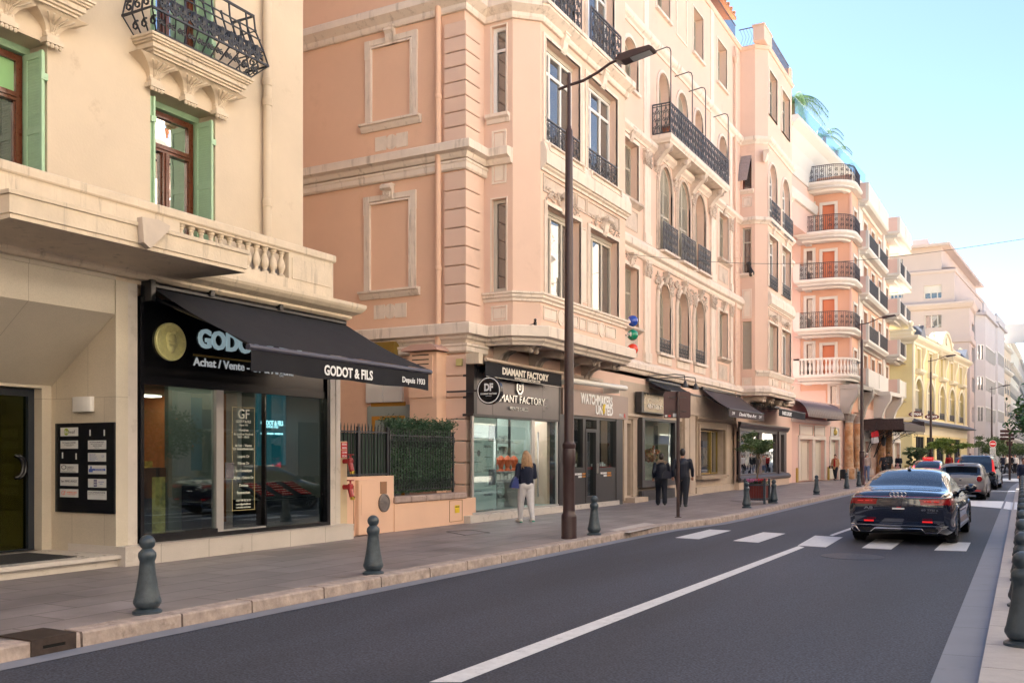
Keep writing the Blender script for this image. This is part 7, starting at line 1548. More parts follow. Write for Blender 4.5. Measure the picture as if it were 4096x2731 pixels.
for k, (x, y) in enumerate(((575, 330), (900, 400))):
    P = at('t', x, y, 68); o = thing('flag', tuple(P), 'small red and white flag %s the hotel entrance canopy' % ('left of' if k == 0 else 'hanging inside'), 'flag'); f = Fr(P.x, P.y, 1, 0)
    for j, mm in enumerate((fr_, fwt)): m = M(); m.prism(f, [(-.28, P.z + .2 - j * .42), (.2, P.z + .32 - j * .42), (.26, P.z - .12 - j * .42), (-.24, P.z - .2 - j * .42)], -.01, .01); m.build('stripe', mm, o)
    m = M(); m.tube([(P.x - .3, P.y, P.z - 1.2), (P.x + .1, P.y, P.z + .9)], .015, 4); m.build('staff', iron, o)
# rooftop palms
palm = leafmat('palm_leaf', (.10, .22, .05), (.06, .15, .04))
def palm_tree(c, x, y, d, h, label, seed, n=14, L_=2.2):
    P = at(c, x, y, d); rnd = random.Random(seed); o = thing('palm', (P.x, P.y, P.z - h), label, 'palm'); m = M(); m.tube([(P.x, P.y, P.z - h), (P.x, P.y, P.z)], [.16, .12], 8); m.build('trunk', bark, o); m = M()
    for i in range(n):
        a = rnd.random() * 6.28; up = rnd.uniform(.2, 1.3); pts = [Vector((P.x + math.cos(a) * L_ * t * .9, P.y + math.sin(a) * L_ * t * .9, P.z + L_ * (up * t - (up * .6 + .7) * t * t))) for t in [k / 9 for k in range(10)]]
        m.tube(pts, .02, 3)
        for k in range(1, 10):
            t = pts[min(k + 1, 9)] - pts[k - 1]; s = t.cross(Vector((0, 0, 1))).normalized()
            for sg in (-1, 1):
                for h_ in (0, .5):
                    b = pts[k - 1].lerp(pts[k], h_); e = b + s * sg * L_ * .22 * (1 - abs(k / 10 - .4)) + t * .8 - Vector((0, 0, L_ * .10)); w_ = t.normalized() * .035 * L_; m.add([b - w_ * .5, b + w_ * .5, e], [(0, 1, 2)])
    m.build('fronds', palm, o)
palm_tree('i', 128, 190, 66, 2.2, 'large feathery rooftop palm behind the glass parapet, leftmost', 1, 20, 2.6); palm_tree('i', 345, 430, 71, 1.8, 'upright rooftop palm in the middle of the glass parapet', 2, 14, 1.7); palm_tree('i', 428, 530, 73, 1.5, 'small upright rooftop palm right of the middle one', 3, 10, 1.3); palm_tree('i', 500, 640, 75, 1.4, 'smallest rooftop plant at the low end of the glass parapet', 4, 8, .9)
# ---------------------------------------------------------------- yellow building
ye = mat('yellow_plaster', (.72, .60, .31), .85, var=.05, vs=.8); yt = mat('yellow_trim', (.72, .65, .50), .8, var=.04, vs=1); slate = mat('slate_roof', (.09, .10, .13), .5)
YB = thing('yellow_building', (-4, 95, 0), 'yellow ornate building with tall arched windows and small gabled dormers', 'building')
Y0_, Y1_ = V2('j', 1075, 80), V2('j', 1505, 103); YF_ = FF(Y0_, Y1_); YL = math.dist(Y0_, Y1_); YK = Fr(Y0_[0], Y0_[1], 1, 0)
zc = 11.6; cols = [(1085, 1155), (1185, 1245), (1280, 1330), (1358, 1408), (1435, 1478)]; up = [(1108, 1135), (1203, 1228), (1290, 1315), (1370, 1393), (1443, 1464)]
aops = [(YF_.S('j', a), YF_.S('j', b), 5.2, 8.4, 1) for a, b in cols]; uops = [(YF_.S('j', a), YF_.S('j', b), 9.2, 11.0) for a, b in up]
m = M(); m.wall(YF_, 0, YL, 0, zc + .4, aops + uops + [(1.5 + i * YL / 6, .5 + (i + 1) * YL / 6, .3, 3.4) for i in range(5)], 0, .35); m.wall(YK, -12, 0, 0, zc + .4, [], 0); m.box(YF_, 0, YL, -10, -9.8, 0, zc + .4); m.box(YF_, YL - .1, YL, -10, -.01, 0, zc + .4); m.box(YF_, 0.01, YL, -10, -.01, zc + .35, zc + .39); m.build('wall', ye, YB)
shut2 = mat('greige_shutter', (.42, .39, .32), .7); m = M()
for o in aops + uops: pts = outline(*o[:4], o[4] if len(o) > 4 else 0); m.add([YF_.W(s, -.3, z) for s, z in pts], [tuple(range(len(pts)))])
m.build('shutters', shut2, YB)
for o in aops:
    m = M(); oring(m, YF_, o, 0, .3, 0, .12); m.box(YF_, (o[0] + o[1]) / 2 - .06, (o[0] + o[1]) / 2 + .06, -.29, -.2, o[2], o[3] - .2); m.box(YF_, o[0], o[1], -.29, -.2, 7.4, 7.55); m.build('window_surround', yt, YB)
    m = M(); scrollwork(m, YF_, o[0], o[1], 5.2, 5.8, -.05, .02, .5); m.build('railing', greyiron, YB)
m = M()
for o in uops: oring(m, YF_, o, 0, .18, 0, .08); m.mould(YF_, o[0] - .5, o[1] + .5, [(0, 8.75), (.3, 8.85), (.45, 9.0), (.45, 9.18), (0, 9.2)])
for o in uops:
    s = o[1] + .9; m.box(YF_, s, s + .45, 0, .12, 4.9, 11.2); m.mould(YF_, s - .05, s + .5, [(0, 10), (.15, 10), (.35, 10.8), (.35, 11.2), (0, 11.2)])
m.box(YF_, 0, .6, 0, .12, 4.9, 11.2)
yp = [(Y0_[0] - 12, Y0_[1]), Y0_, Y1_]
m.sweep(yp, [(-.1, 11.2), (.15, 11.2), (.2, 11.4), (.5, 11.6), (.6, 11.75), (.6, 11.9), (-.1, 11.95)]); m.sweep(yp, [(-.3, 11.9), (-.05, 11.9), (-.05, 12.3), (.05, 12.35), (.05, 12.5), (-.3, 12.5)]); m.sweep(yp, [(-.1, 4.75), (.1, 4.75), (.12, 5.0), (-.1, 5.05)]); m.sweep(yp, [(-.1, 3.6), (.03, 3.6), (.03, 4.4), (-.1, 4.45)])
for x in (1045, 1148, 1255, 1395, 1465): s = YF_.S('j', max(1080, x)); m.lathe(YF_.W(s, -.15, 12.5), [(.2, 0), (.2, .1), (.1, .18), (.24, .4), (.2, .6), (.001, .75)], 8)
m.box(YK, -11, -1, .0, .06, 5.2, 10.8) if False else None
m.build('mouldings', yt, YB)
m = M()
for x0, x1 in ((1100, 1200), (1440, 1520)):
    mid = YF_.S('j', x0 + 62, .5); a, b = mid - 1.1, mid + 1.1; m.prism(YF_, [(a, 11.95), (b, 11.95), (mid, 12.95)], -.6, .55)
m.mould(YF_, 0, YL, [(0, 4.45), (.9, 4.45), (.95, 4.55), (0, 4.95)]); m.build('slate_canopy', slate, YB)
a, b = YF_.S('j', 1265), YF_.S('j', 1355); m = M(); m.prism(YF_, outline(a, b, 11.9, 13.4, .8), -.8, .35); m.ring(YF_, outline(a - .3, b + .3, 11.9, 13.65, .8), outline(a, b, 11.9, 13.4, .8), -.8, .5); m.lathe(YF_.W((a + b) / 2, .36, 12.7), [(.38, 0), (.38, .1), (.001, .12)], 16, axis=Vector((YF_.n[0], YF_.n[1], 0)).to_track_quat('Z', 'Y')); m.build('clock_gable', yt, YB)
m = M()
for i in range(5): m.box(YF_, 1.5 + i * YL / 6, .5 + (i + 1) * YL / 6, -.3, -.26, .3, 3.4)
m.build('shop_panes', pane, YB); m = M()
for i in range(5):
    for k in range(4): s = 1.5 + i * YL / 6 + k * (YL / 6 - 1) / 3; m.box(YF_, s - .05, s + .05, -.26, -.1, .3, 3.4)
m.build('shop_mullions', iron, YB)
for x, y, d, tx, lb in (('j', (1105, 1090), 80, 'OPTIQUE', 'dark red oval sign reading OPTIQUE above the shop canopy'), ('j', (1232, 1110), 80, 'JURIDITE', 'dark red oval sign partly behind the lamp post, reading from JU to ITE')):
    P = at('j', y[0], y[1], d); f = Fr(P.x, P.y, math.cos(YAW), math.sin(YAW)); o = thing('oval_sign', tuple(P), lb, 'sign', 'oval optician signs')
    a_, b_ = 55 * .51025 / F * d, 22 * .51025 / F * d; el = lambda k: [(a_ * k * math.cos(t), P.z + b_ * k * math.sin(t)) for t in [2 * math.pi * i / 24 for i in range(24)]]
    m = M(); m.prism(f, el(1), -.1, 0); m.build('board', mat('oxblood', (.10, .008, .012), .4), o); text(tx, f, -a_ * .75, P.z - b_ * .35, b_ * .75, whitel, o, d=.01, w=a_ * 1.5, bold=.03)
# ---------------------------------------------------------------- pale pink tall building and those beyond
pp = mat('pale_pink_plaster', (.58, .47, .43), .85, var=.04, vs=.3); pg = mat('pale_grey_plaster', (.55, .52, .53), .85, var=.06, vs=.4, dirt=(.50, .46, .46), ds=.6, dth=.6, streak=.5)
def zat(c, x, y, d): return at(c, x, y, d).z
TB = thing('tower_block', (0, 125, 0), 'tall pale pink apartment building with a flat overhanging roof and grey white bay windows', 'building')
T0, T1, T2 = V2('r', 700, 106), V2('r', 820, 116), V2('r', 1195, 140); TK = Fr(T0[0], T0[1], 1, 0); TA = FF(T0, T1); TBf = FF(T1, T2); TL, TL2 = math.dist(T0, T1), math.dist(T1, T2)
zl = zat('r', 700, 170, 106); zr = zat('j', 1350, 215, 106); zt_ = zat('i', 1215, 1160, 106)
w1 = [(TK.S('i', 1038), TK.S('i', 1195), TK.Z('i', 1100, 1555), TK.Z('i', 1100, 1465)), (TK.S('j', 1172), TK.S('j', 1345), TK.Z('j', 1200, 415), TK.Z('j', 1200, 318)), (TK.S('i', 800), TK.S('i', 890), TK.Z('i', 850, 1345), TK.Z('i', 850, 1285)), (TK.S('i', 800), TK.S('i', 890), TK.Z('i', 850, 1555), TK.Z('i', 850, 1500))]
sB, sC = TK.S('i', 1250), TK.S('i', 1160); zA = zat('j', 1560, 212, 106); zB = zat('i', 1250, 1345, 106); dT = Vector((T2[0] - T1[0], T2[1] - T1[1], 0)).normalized()
m = M(); m.wall(TK, -30, sC, 0, zt_ - .3, w1, 0, .3); m.wall(TK, sC, sB, 0, zB, [o for o in w1 if 0], 0); m.wall(TK, sB, 0, 0, zA, [], 0)
m.wall(TA, 0, TL, 0, zA, [(TA.S('r', a), TA.S('r', b), TA.Z('r', a, y1), TA.Z('r', a, y0)) for a, b, y0, y1 in ((738, 788, 345, 575), (740, 790, 815, 1040), (740, 792, 1285, 1515), (735, 770, -40, 75))], 0, .3)
m.box(TA, 0, TL + TL2, -1.2, -.35, 0, zA); m.wall(TBf, 0, TL2, 0, zA, [], 0); m.add([(*T0, zA), (*T1, zA), (*T2, zA), (T2[0] - 12, T2[1], zA), (T0[0] - 12, T0[1], zA)], [(0, 1, 2, 3, 4)])
for s_, z0, z1, xe, ov in ((sB, zA, zB, 1470, .12), (sC, zA, zt_ - .3, 1400, .9)):
    P_ = Vector(TK.W(s_, 0, 0)); f = FF((P_.x, P_.y), (P_.x + dT.x, P_.y + dT.y)); L_ = f.S('i', xe); E_ = (P_.x + dT.x * L_, P_.y + dT.y * L_)
    m.wall(f, 0, L_, z0, z1, [(k * 4 + 1.5, k * 4 + 3, z0 + 1.2, z0 + 2.9) for k in range(int(L_ / 4))] if ov > .5 else [], 0, .4); pth = [(P_.x - 30, P_.y), (P_.x, P_.y), E_, (E_[0] - 14, E_[1])]
    m.sweep(pth, [(-.3, z1 - (.25 if ov < .5 else 0)), (ov, z1 - (.25 if ov < .5 else 0)), (ov + .05, z1 + (.05 if ov < .5 else .3)), (-.3, z1 + .31)]); m.add([(x, y, z1 + .3) for x, y in pth], [(0, 1, 2, 3)])
m.sweep([(T0[0] - 12, T0[1]), T0, T1, T2], [(-.1, zA - .7), (.25, zA - .5), (.5, zA - .1), (.5, zA + .12), (-.1, zA + .14)]); m.sweep([(T0[0] - 12, T0[1]), T0, T1], [(-.1, zl - .8), (.2, zl - .6), (.2, zl), (-.1, zl)])
m.box(TK, TK.S('i', 950), TK.S('i', 1058), -3, -1, zt_, zat('i', 1000, 1100, 106)); m.build('wall', pp, TB)
m = M(); 
for o in w1: m.box(TK, o[0], o[1], -.28, -.24, o[2], o[3])
for a, b, y0, y1 in ((738, 788, 345, 575), (740, 790, 815, 1040), (735, 770, -40, 75)): m.box(TA, TA.S('r', a), TA.S('r', b), -.28, -.24, TA.Z('r', a, y1), TA.Z('r', a, y0))
m.build('windows', pane, TB); m = M()
for i, o in enumerate(w1):
    if i in (0, 3): m.box(TK, o[0], o[1], -.24, -.15, lerp(o[2], o[3], .42), o[3])
    for k in range(4): s = lerp(o[0], o[1], k / 3.5); m.box(TK, s, s + .12, -.24, -.18, o[2], o[3])
m.build('blinds', hw, TB)
def canted(fr, s0, s1, dep, z0, z1, rows, name, mt_):
    c_ = min(1.3, (s1 - s0) * .28); P = [fr.W(s0, -.4, 0)[:2], fr.W(s0, dep * .3, 0)[:2], fr.W(s0 + c_, dep, 0)[:2], fr.W(s1 - c_, dep, 0)[:2], fr.W(s1, dep * .3, 0)[:2], fr.W(s1, -.4, 0)[:2]]
    m = M(); q_ = M(); fwm = M()
    for a, b in zip(P, P[1:]):
        f = FF(a, b); L_ = math.dist(a, b); ops = [(.25, L_ - .25, r0, r1) for r0, r1 in rows] if L_ > 1.0 else []
        m.wall(f, 0, L_, z0, z1, ops, 0, .2)
        for o in ops:
            q_.box(f, o[0], o[1], -.15, -.12, o[2], o[3]); oring(fwm, f, (o[0] + .12, o[1] - .12, o[2] + .12, o[3] - .12), 0, .12, -.12, .02, .12, .12); n = max(2, int(L_ / 1.1))
            for k in range(1, n): s = lerp(o[0], o[1], k / n); fwm.box(f, s - .06, s + .06, -.12, 0, o[2], o[3])
    for z in (z0, z1): m.add([(x, y, z) for x, y in P], [tuple(range(len(P)))])
    b_ = m.build(name, mt_, TB); q_.build('pane', pane, b_); fwm.build('frame', white, b_)
for s0x, s1x, dd_, ys in ((850, 1050, 118, [(395, 615), (865, 1070), (1310, 1530)]), (1055, 1195, 130, [(490, 680), (930, 1120), (1360, 1540)])):
    s0, s1 = TBf.S('r', s0x, .8), TBf.S('r', s1x, .8); sm = TBf.S('r', (s0x + s1x) / 2, 1); rows = [(zat('r', s0x + 80, y1, dd_), zat('r', s0x + 80, y0, dd_)) for y0, y1 in ys]; rows.append((.4, 3.6))
    canted(TBf, s0, s1, 1.3, 0.2, rows[0][1] + 3.4, rows, 'bay_tower', pg)
    m = M(); m.box(TBf, s0 - .3, s1 + .3, 0, 1.6, rows[0][1] + 3.4, rows[0][1] + 3.7); m.box(TBf, s0, s1, 1.1, 1.3, rows[0][1] + 3.7, rows[0][1] + 4.8); m.build('bay_cornice', pg, TB)
def simple_block(name, label, P, tops, mt_, win, dep=14):
    o = thing(name, (P[0][0], P[0][1], 0), label, 'building'); m = M(); q_ = M(); fwm = M(); rl = M()
    Pk = [(P[0][0] - dep, P[0][1])] + P
    for i, (a, b) in enumerate(zip(Pk, Pk[1:])):
        f = FF(a, b); L_ = math.dist(a, b); ops = []
        if i: n = max(1, int(L_ / 3.2)); ops = [(L_ * (k + .5) / n - .6, L_ * (k + .5) / n + .6, z + 1, z + 3.0) for k in range(n) for z in [.0 + 3.4 * j for j in range(int((tops - 1) / 3.4))]]
        m.wall(f, 0, L_, 0, tops, ops, 0, .3)
        for q in ops: q_.box(f, q[0], q[1], -.28, -.25, q[2], q[3]); oring(fwm, f, q, 0, .2, 0, .07); rl.box(f, q[0], q[1], .1, .14, q[2], q[2] + .8)
    m.add([(x, y, tops - .01) for x, y in Pk + [(P[-1][0] - dep, P[-1][1])]], [tuple(range(len(Pk) + 1))]); m.box(FF(P[-1], (P[-1][0] - dep, P[-1][1])), 0, dep, -.1, 0, 0, tops)
    m.build('wall', mt_, o); q_.build('panes', pane, o)
    for z in (4.4, tops - 3.6, tops): fwm.sweep(Pk, [(-.1, z - .4), (.3, z - .2), (.5, z), (.5, z + .2), (-.1, z + .25)])
    fwm.build('mouldings', hw, o); rl.build('window_railings', greyiron, o); return o
zA = zat('r', 1260, 300, 140)
simple_block('cream_block', 'cream and peach building with a glazed roof terrace beyond the pale pink tower', [V2('r', 1200, 140), V2('r', 1345, 152)], zA, mat('peach_plaster', (.62, .50, .38), .85, var=.05, vs=.4), 0)
o = simple_block('grey_cream_block', 'pale stone building with dark slit windows and a deep bracketed cornice, far down the street', [V2('r', 1340, 152), V2('r', 1470, 175)], zat('r', 1400, 300, 155), mat('pale_stone', (.62, .58, .50), .85, var=.05, vs=.4), 0)
simple_block('far_block', 'farthest block with dark balconies at the right end of the street', [V2('r', 1478, 185), V2('r', 1560, 220)], zat('r', 1500, 520, 185), mat('far_peach', (.60, .50, .44), .85), 0, 10)
B_ = Fr(*V2('r', 1200, 142), 1, 0); m = M(); m.box(B_, 0, 6.5, -.1, 0, zA + .3, zA + 3.2); tag(m.build('terrace_screen', mat('white_lamp_metal', (0, 0, 0))), 'white glazed screen on the roof of the cream building', 'screen')
# ground closing the view at the street end
simple_block('end_block', 'low cream shop building closing the view behind the orange tree', [(8, 230), (60, 230)], 12, mat('pale_stone', (0, 0, 0)), 0, 8)
# ---------------------------------------------------------------- cars
def cr(p0, p1, p2, p3, t): return tuple(.5 * (2 * b + (c - a) * t + (2 * a - 5 * b + 4 * c - d) * t * t + (3 * b - a - 3 * c + d) * t ** 3) for a, b, c, d in zip(p0, p1, p2, p3))
def densify(row, n):
    out = []; L_ = len(row)
    for i in range(L_ - 1):
        for k in range(n): out.append(cr(row[max(i - 1, 0)], row[i], row[i + 1], row[min(i + 2, L_ - 1)], k / n))
    return out + [row[-1]]
tyre = mat('tyre_rubber', (.012, .012, .013), .75); rimm = mat('alloy_rim', (.35, .35, .37), .3, .9); chrome = mat('chrome_trim', (.65, .65, .66), .12, 1)
carglass = mat('car_glass', (.010, .014, .022), .02, spec=1); redl = mat('tail_light_red', (.30, .008, .012), .2, coat=.5); redlit = mat('brake_light_lit', (.62, .012, .012), .3, emit=.12); lampw = mat('head_lamp', (.6, .62, .65), .1, .3, coat=1)
def car(name, label, loc, rz, st, paint, wb, r=.34, glass_y=(0, 0, 0, 0), pillars=(), side=(0, 9)):
    """st: stations (y, [(x,z) x7]); glass_y: rear window y0,y1, windscreen y0,y1"""
    o = thing(name, (0, 0, 0), label, 'car'); o.location = loc; o.rotation_euler = (0, 0, rz)
    rows = [[(x, y, z) for (x, z) in pr] for y, pr in st]
    ym = rows[-1][0][1]; wm = max(p[0] for q in rows for p in q); rows = [[(x, y + (.09 * (x / wm) ** 2 + .05 * ((z - .72) / .3) ** 2) * max(0, 1 - y / .5) - .16 * (x / wm) ** 2 * max(0, 1 - (ym - y) / .6), z) for x, y, z in q] for q in rows]
    cols = list(zip(*rows)); cols = [densify(list(c), 6) for c in cols]; rows = list(zip(*cols)); nr = len(rows[0]); rows = [densify(list(q), 6) for q in rows]
    V, Fc = [], []
    for sg in (1, -1):
        for q in rows: V.append([(sg * x, y, z) for x, y, z in q])
    G_ = {k: M() for k in ('body', 'rear_window', 'windscreen', 'side_windows', 'underside')}
    nI = len(rows); nJ = len(rows[0]); y_r, y_f = wb
    parts = {}
    for h in range(2):
        g = V[h * nI:(h + 1) * nI]
        for i in range(nI - 1):
            for j in range(nJ - 1):
                q = [g[i][j], g[i][j + 1], g[i + 1][j + 1], g[i + 1][j]]
                if h: q = q[::-1]
                c = [sum(p[k] for p in q) / 4 for k in range(3)]; rowj = j / 6
                key = 'body'
                if rowj < 1: key = 'underside'
                elif rowj < 4 and min(math.hypot(c[1] - y_r, c[2] - r), math.hypot(c[1] - y_f, c[2] - r)) < r * 1.13: continue
                elif 4 <= rowj < 5 and side[0] < c[1] < side[1] and not any(abs(c[1] - p) < .05 for p in pillars) and rowj > 4.12: key = 'side_windows'
                elif rowj >= 5 and glass_y[0] < c[1] < glass_y[1]: key = 'rear_window'
                elif rowj >= 5 and glass_y[2] < c[1] < glass_y[3]: key = 'windscreen'
                parts.setdefault(key, []).append((q, c))
    for ei, kf in ((0, .09), (-1, -.16)):                 # close the nose and the tail with curved panels
        rg = rows[ei][6:]; P_ = [[(x * k / 8, y + kf * ((x * k / 8 / wm) ** 2 - (x / wm) ** 2), z) for k in range(9)] for x, y, z in rg]
        for sg in (1, -1):
            for j in range(len(rg) - 1):
                for k in range(8):
                    q = [(sg * p[0], p[1], p[2]) for p in (P_[j][k], P_[j][k + 1], P_[j + 1][k + 1], P_[j + 1][k])]
                    if (sg > 0) != (ei == 0): q = q[::-1]
                    parts.setdefault('body', []).append((q, [sum(p[t] for p in q) / 4 for t in range(3)]))
    for key, L_ in parts.items():
        m = M(); ix = {}; vs = []; fs = []
        for q, c in L_:
            f = []
            for p in q:
                k = tuple(round(v, 5) for v in p)
                if k not in ix: ix[k] = len(vs); vs.append(p)
                f.append(ix[k])
            if len(set(f)) > 2: fs.append(tuple(dict.fromkeys(f)))
        m.add(vs, fs); m.build(key, {'body': paint, 'underside': MT['void_black']}.get(key, carglass), o, smooth=40)
    o['_faces'] = 0; CARF[o.name] = parts
    wx = max(p[0] for q in rows for p in q)
    for sx in (-1, 1):
        for y in wb:
            m = M(); axx = Vector((sx, 0, 0)).to_track_quat('Z', 'Y'); m.lathe((sx * (wx - .235), y, r), [(r * .6, 0), (r * .93, 0), (r, .03), (r, .19), (r * .95, .215), (r * .68, .22), (r * .66, .2)], 28, axis=axx); w_ = m.build('wheel', tyre, o, smooth=35)
            m = M(); m.lathe((sx * (wx - .05), y, r), [(r * .67, 0), (r * .66, .02), (r * .6, .0), (r * .58, -.05), (.02, -.05)], 24, axis=axx)
            for k in range(10): a = 2 * math.pi * k / 10; m.tube([(sx * (wx - .04), y + .05 * math.cos(a), r + .05 * math.sin(a)), (sx * (wx - .035), y + r * .62 * math.cos(a + .1), r + r * .62 * math.sin(a + .1))], .018, 4)
            m.build('rim', rimm, w_)
            m = M(); m.tube([(sx * (wx - .02), y + r * 1.13 * math.cos(t), r + r * 1.13 * math.sin(t)) for t in [math.pi * (-.12 + 1.24 * k / 16) for k in range(17)]], .022, 5); m.build('arch_lip', paint, w_)
            m = M(); V_ = [(sx * xx, y + r * 1.15 * math.cos(t), r + r * 1.15 * math.sin(t)) for xx in (wx - .03, wx - .35) for t in [math.pi * (-.2 + 1.4 * k / 14) for k in range(15)]]; m.add(V_, [(k, k + 1, k + 16, k + 15) for k in range(14)]); m.build('arch_liner', MT['void_black'], w_)
    return o
CARF = {}
def skin(o, name, test, mt_, off=.004, parent=None):
    m = M(); n = 0
    for key, L_ in CARF[o.name].items():
        for q, c in L_:
            if test(*c):
                a = Vector(q[1]) - Vector(q[0]); b = Vector(q[2]) - Vector(q[0]); nn = a.cross(b)
                if nn.length < 1e-9: nn = (Vector(q[2]) - Vector(q[1])).cross(Vector(q[3]) - Vector(q[1]))
                if nn.length < 1e-9: continue
                nn.normalize()
                if nn.dot(Vector((c[0], c[1] - 2.4, c[2] - .6))) < 0: nn = -nn
                m.add([Vector(p) + nn * off for p in q], [(0, 1, 2, 3)]); n += 1
    return m.build(name, mt_, parent or o) if n else None
def mirror(o, x, y, z, mt_): 
    for sx in (-1, 1): m = M(); m.ball((sx * (x + .13), y, z), .12, 1, .55, .75, 10, 8); m.tube([(sx * (x - .08), y, z - .06), (sx * (x + .05), y, z - .03)], .025, 6); m.build('wing_mirror', mt_, o, smooth=True)
# black sedan, seen from behind
blk = mat('black_car_paint', (.005, .010, .030), .08, spec=.8, coat=1)
def prof(zb, w0, w1, w2, zs, ws, zr, wr, zc): return [(0, zb), (w0, zb), (w1, .5), (w2, .76), (ws, zs), (wr, zr), (0, zc)]
SED = [(.0, [(0, .28), (.60, .28), (.80, .45), (.80, .70), (.78, .86), (.60, .94), (0, .97)]), (.04, [(0, .25), (.70, .25), (.86, .48), (.86, .74), (.83, .92), (.66, 1.0), (0, 1.03)]),
       (.16, prof(.22, .80, .93, .93, .95, .86, 1.03, .68, 1.06)), (.5, prof(.2, .86, .965, .97, .97, .88, 1.05, .70, 1.08)), (.95, prof(.2, .9, .972, .975, .98, .88, 1.09, .70, 1.12)), (1.35, prof(.2, .9, .972, .975, .985, .87, 1.25, .66, 1.30)), (1.85, prof(.2, .9, .972, .975, .99, .86, 1.38, .62, 1.45)),
       (2.6, prof(.2, .9, .972, .975, .99, .86, 1.40, .60, 1.48)), (3.15, prof(.2, .9, .972, .975, .98, .86, 1.36, .60, 1.44)), (3.6, prof(.2, .9, .97, .97, .97, .86, 1.20, .64, 1.26)), (4.05, prof(.2, .9, .97, .965, .93, .84, .99, .62, 1.02)), (4.7, prof(.2, .86, .94, .93, .80, .80, .88, .55, .92)), (5.05, prof(.22, .74, .84, .82, .72, .70, .78, .5, .80)), (5.15, prof(.3, .6, .7, .7, .66, .6, .7, .45, .7))]
sd_ = car('black_sedan', 'glossy black executive sedan with red tail lights seen from behind at the crossing', (-2.13, 19.72, .0), R(-1.2), SED, blk, (1.05, 4.15), .345, (1.02, 1.72, 3.25, 4.0), (2.55,), (1.25, 3.75))
skin(sd_, 'tail_light', lambda x, y, z: y < .5 and .80 < z < .91 and x > .42, redl); skin(sd_, 'tail_light', lambda x, y, z: y < .5 and .80 < z < .91 and x < -.42, redl)
bk = Fr(0, -.03, 1, 0); ch = lambda nm, mm, a, b, z0, z1, d=.0, t=.012: (lambda q: (q.box(bk, a, b, d, d + t, z0, z1), q.build(nm, mm, sd_)))(M())
for sx in (-1, 1):
    m = M()
    for a, b in ((.52, .60), (.64, .74), (.47, .50)): m.box(bk, min(sx * a, sx * b), max(sx * a, sx * b), .0, .01, .852, .868)
    m.build('lit_segment', redlit, sd_); m = M(); m.box(bk, min(sx * .44, sx * .62), max(sx * .44, sx * .62), .0, .015, .455, .485); m.build('reflector', redlit, sd_)
    m = M(); m.tube([(sx * .86, .02, .37), (sx * .78, -.02, .35), (sx * .70, -.03, .26), (sx * .5, -.03, .26), (sx * .42, -.03, .33), (0, -.03, .33)], .012, 6); m.build('bumper_chrome', chrome, sd_); m = M(); m.box(bk, min(sx * .48, sx * .72), max(sx * .48, sx * .72), 0, .01, .28, .34); m.build('exhaust_trim', blackp, sd_)
m = M(); m.tube([(-.88, .08, .925), (-.8, -.01, .925), (0, -.03, .925), (.8, -.01, .925), (.88, .08, .925)], .009, 6, 1.4); m.build('chrome_strip', chrome, sd_)
m = M(); m.tube([(-.88, .10, .39), (-.8, -.01, .39), (0, -.035, .39), (.8, -.01, .39), (.88, .10, .39)], .012, 6); m.build('chrome_strip', chrome, sd_)
m = M(); m.tube([(-.8, .0, .945), (0, -.02, .945), (.8, .0, .945)], .008, 4); m.build('light_bar', redl, sd_)
m = M()
for k in range(4): m.tube([(-.105 + k * .07 + .045 * math.cos(t), -.012, .99 + .042 * math.sin(t)) for t in [2 * math.pi * i / 16 for i in range(17)]], .0075, 5)
m.build('four_ring_emblem', chrome, sd_)
text('A8', bk, -.62, .70, .05, chrome, sd_, d=.006, w=.17, bold=.03); text('60 TFSI e', bk, .42, .68, .038, chrome, sd_, d=.006, w=.3, bold=.03); text('quattro', bk, .52, .64, .03, chrome, sd_, d=.006, w=.18); 
m = M(); m.box(bk, -.10, .12, .004, .01, .70, .73); m.build('dealer_plate', whitel, sd_); m = M(); m.box(bk, -.02, .06, .004, .01, .735, .75); m.build('red_mark', redp, sd_)
m = M(); m.tube([(0, 1.75, 1.43), (0, 1.9, 1.52)], [.04, .01], 6); m.build('antenna_fin', blk, sd_); mirror(sd_, .93, 3.45, 1.03, blk)
m = M()
for y in (2.05, 3.0):
    for sx in (-1, 1): m.tube([(sx * .965, y, .90), (sx * .985, y + .1, .90), (sx * .985, y + .2, .90), (sx * .965, y + .26, .90)], .012, 5)
m.build('door_handles', chrome, sd_)
# small hatchback
gry = mat('grey_car_paint', (.30, .285, .28), .3, .25, coat=.5)
def hat(L_, w, h, deck, low=.3): 
    return [(.0, [(0, low), (w * .7, low), (w * .93, .45), (w * .95, .66), (w * .90, .80), (w * .78, .9), (0, .92)]), (.05, [(0, low - .04), (w * .8, low - .04), (w * .97, .48), (w * .98, .70), (w * .94, .88), (w * .82, .98), (0, 1.0)]),
            (.22, prof(.22, w * .9, w, w, .95, w * .94, deck + .18, w * .80, deck + .22)), (.42, prof(.2, w * .92, w, w, .98, w * .93, h - .10, w * .76, h - .03)), (1.0, prof(.2, w * .92, w, w, .98, w * .92, h - .06, w * .74, h)), (L_ * .5, prof(.2, w * .92, w, w, .98, w * .92, h - .07, w * .73, h)),
            (L_ * .64, prof(.2, w * .92, w, w, .98, w * .92, h - .14, w * .72, h - .07)), (L_ * .74, prof(.2, w * .92, w, w, .97, w * .9, 1.18, w * .72, 1.24)), (L_ * .80, prof(.2, w * .92, w, w * .99, .94, w * .88, 1.0, w * .68, 1.04)), (L_ * .93, prof(.2, w * .86, w * .96, w * .94, .84, w * .82, .90, w * .6, .94)), (L_ * .985, prof(.25, w * .75, w * .86, w * .84, .74, w * .72, .8, w * .5, .83)), (L_, prof(.32, w * .6, w * .7, w * .7, .66, w * .6, .7, w * .4, .7))]
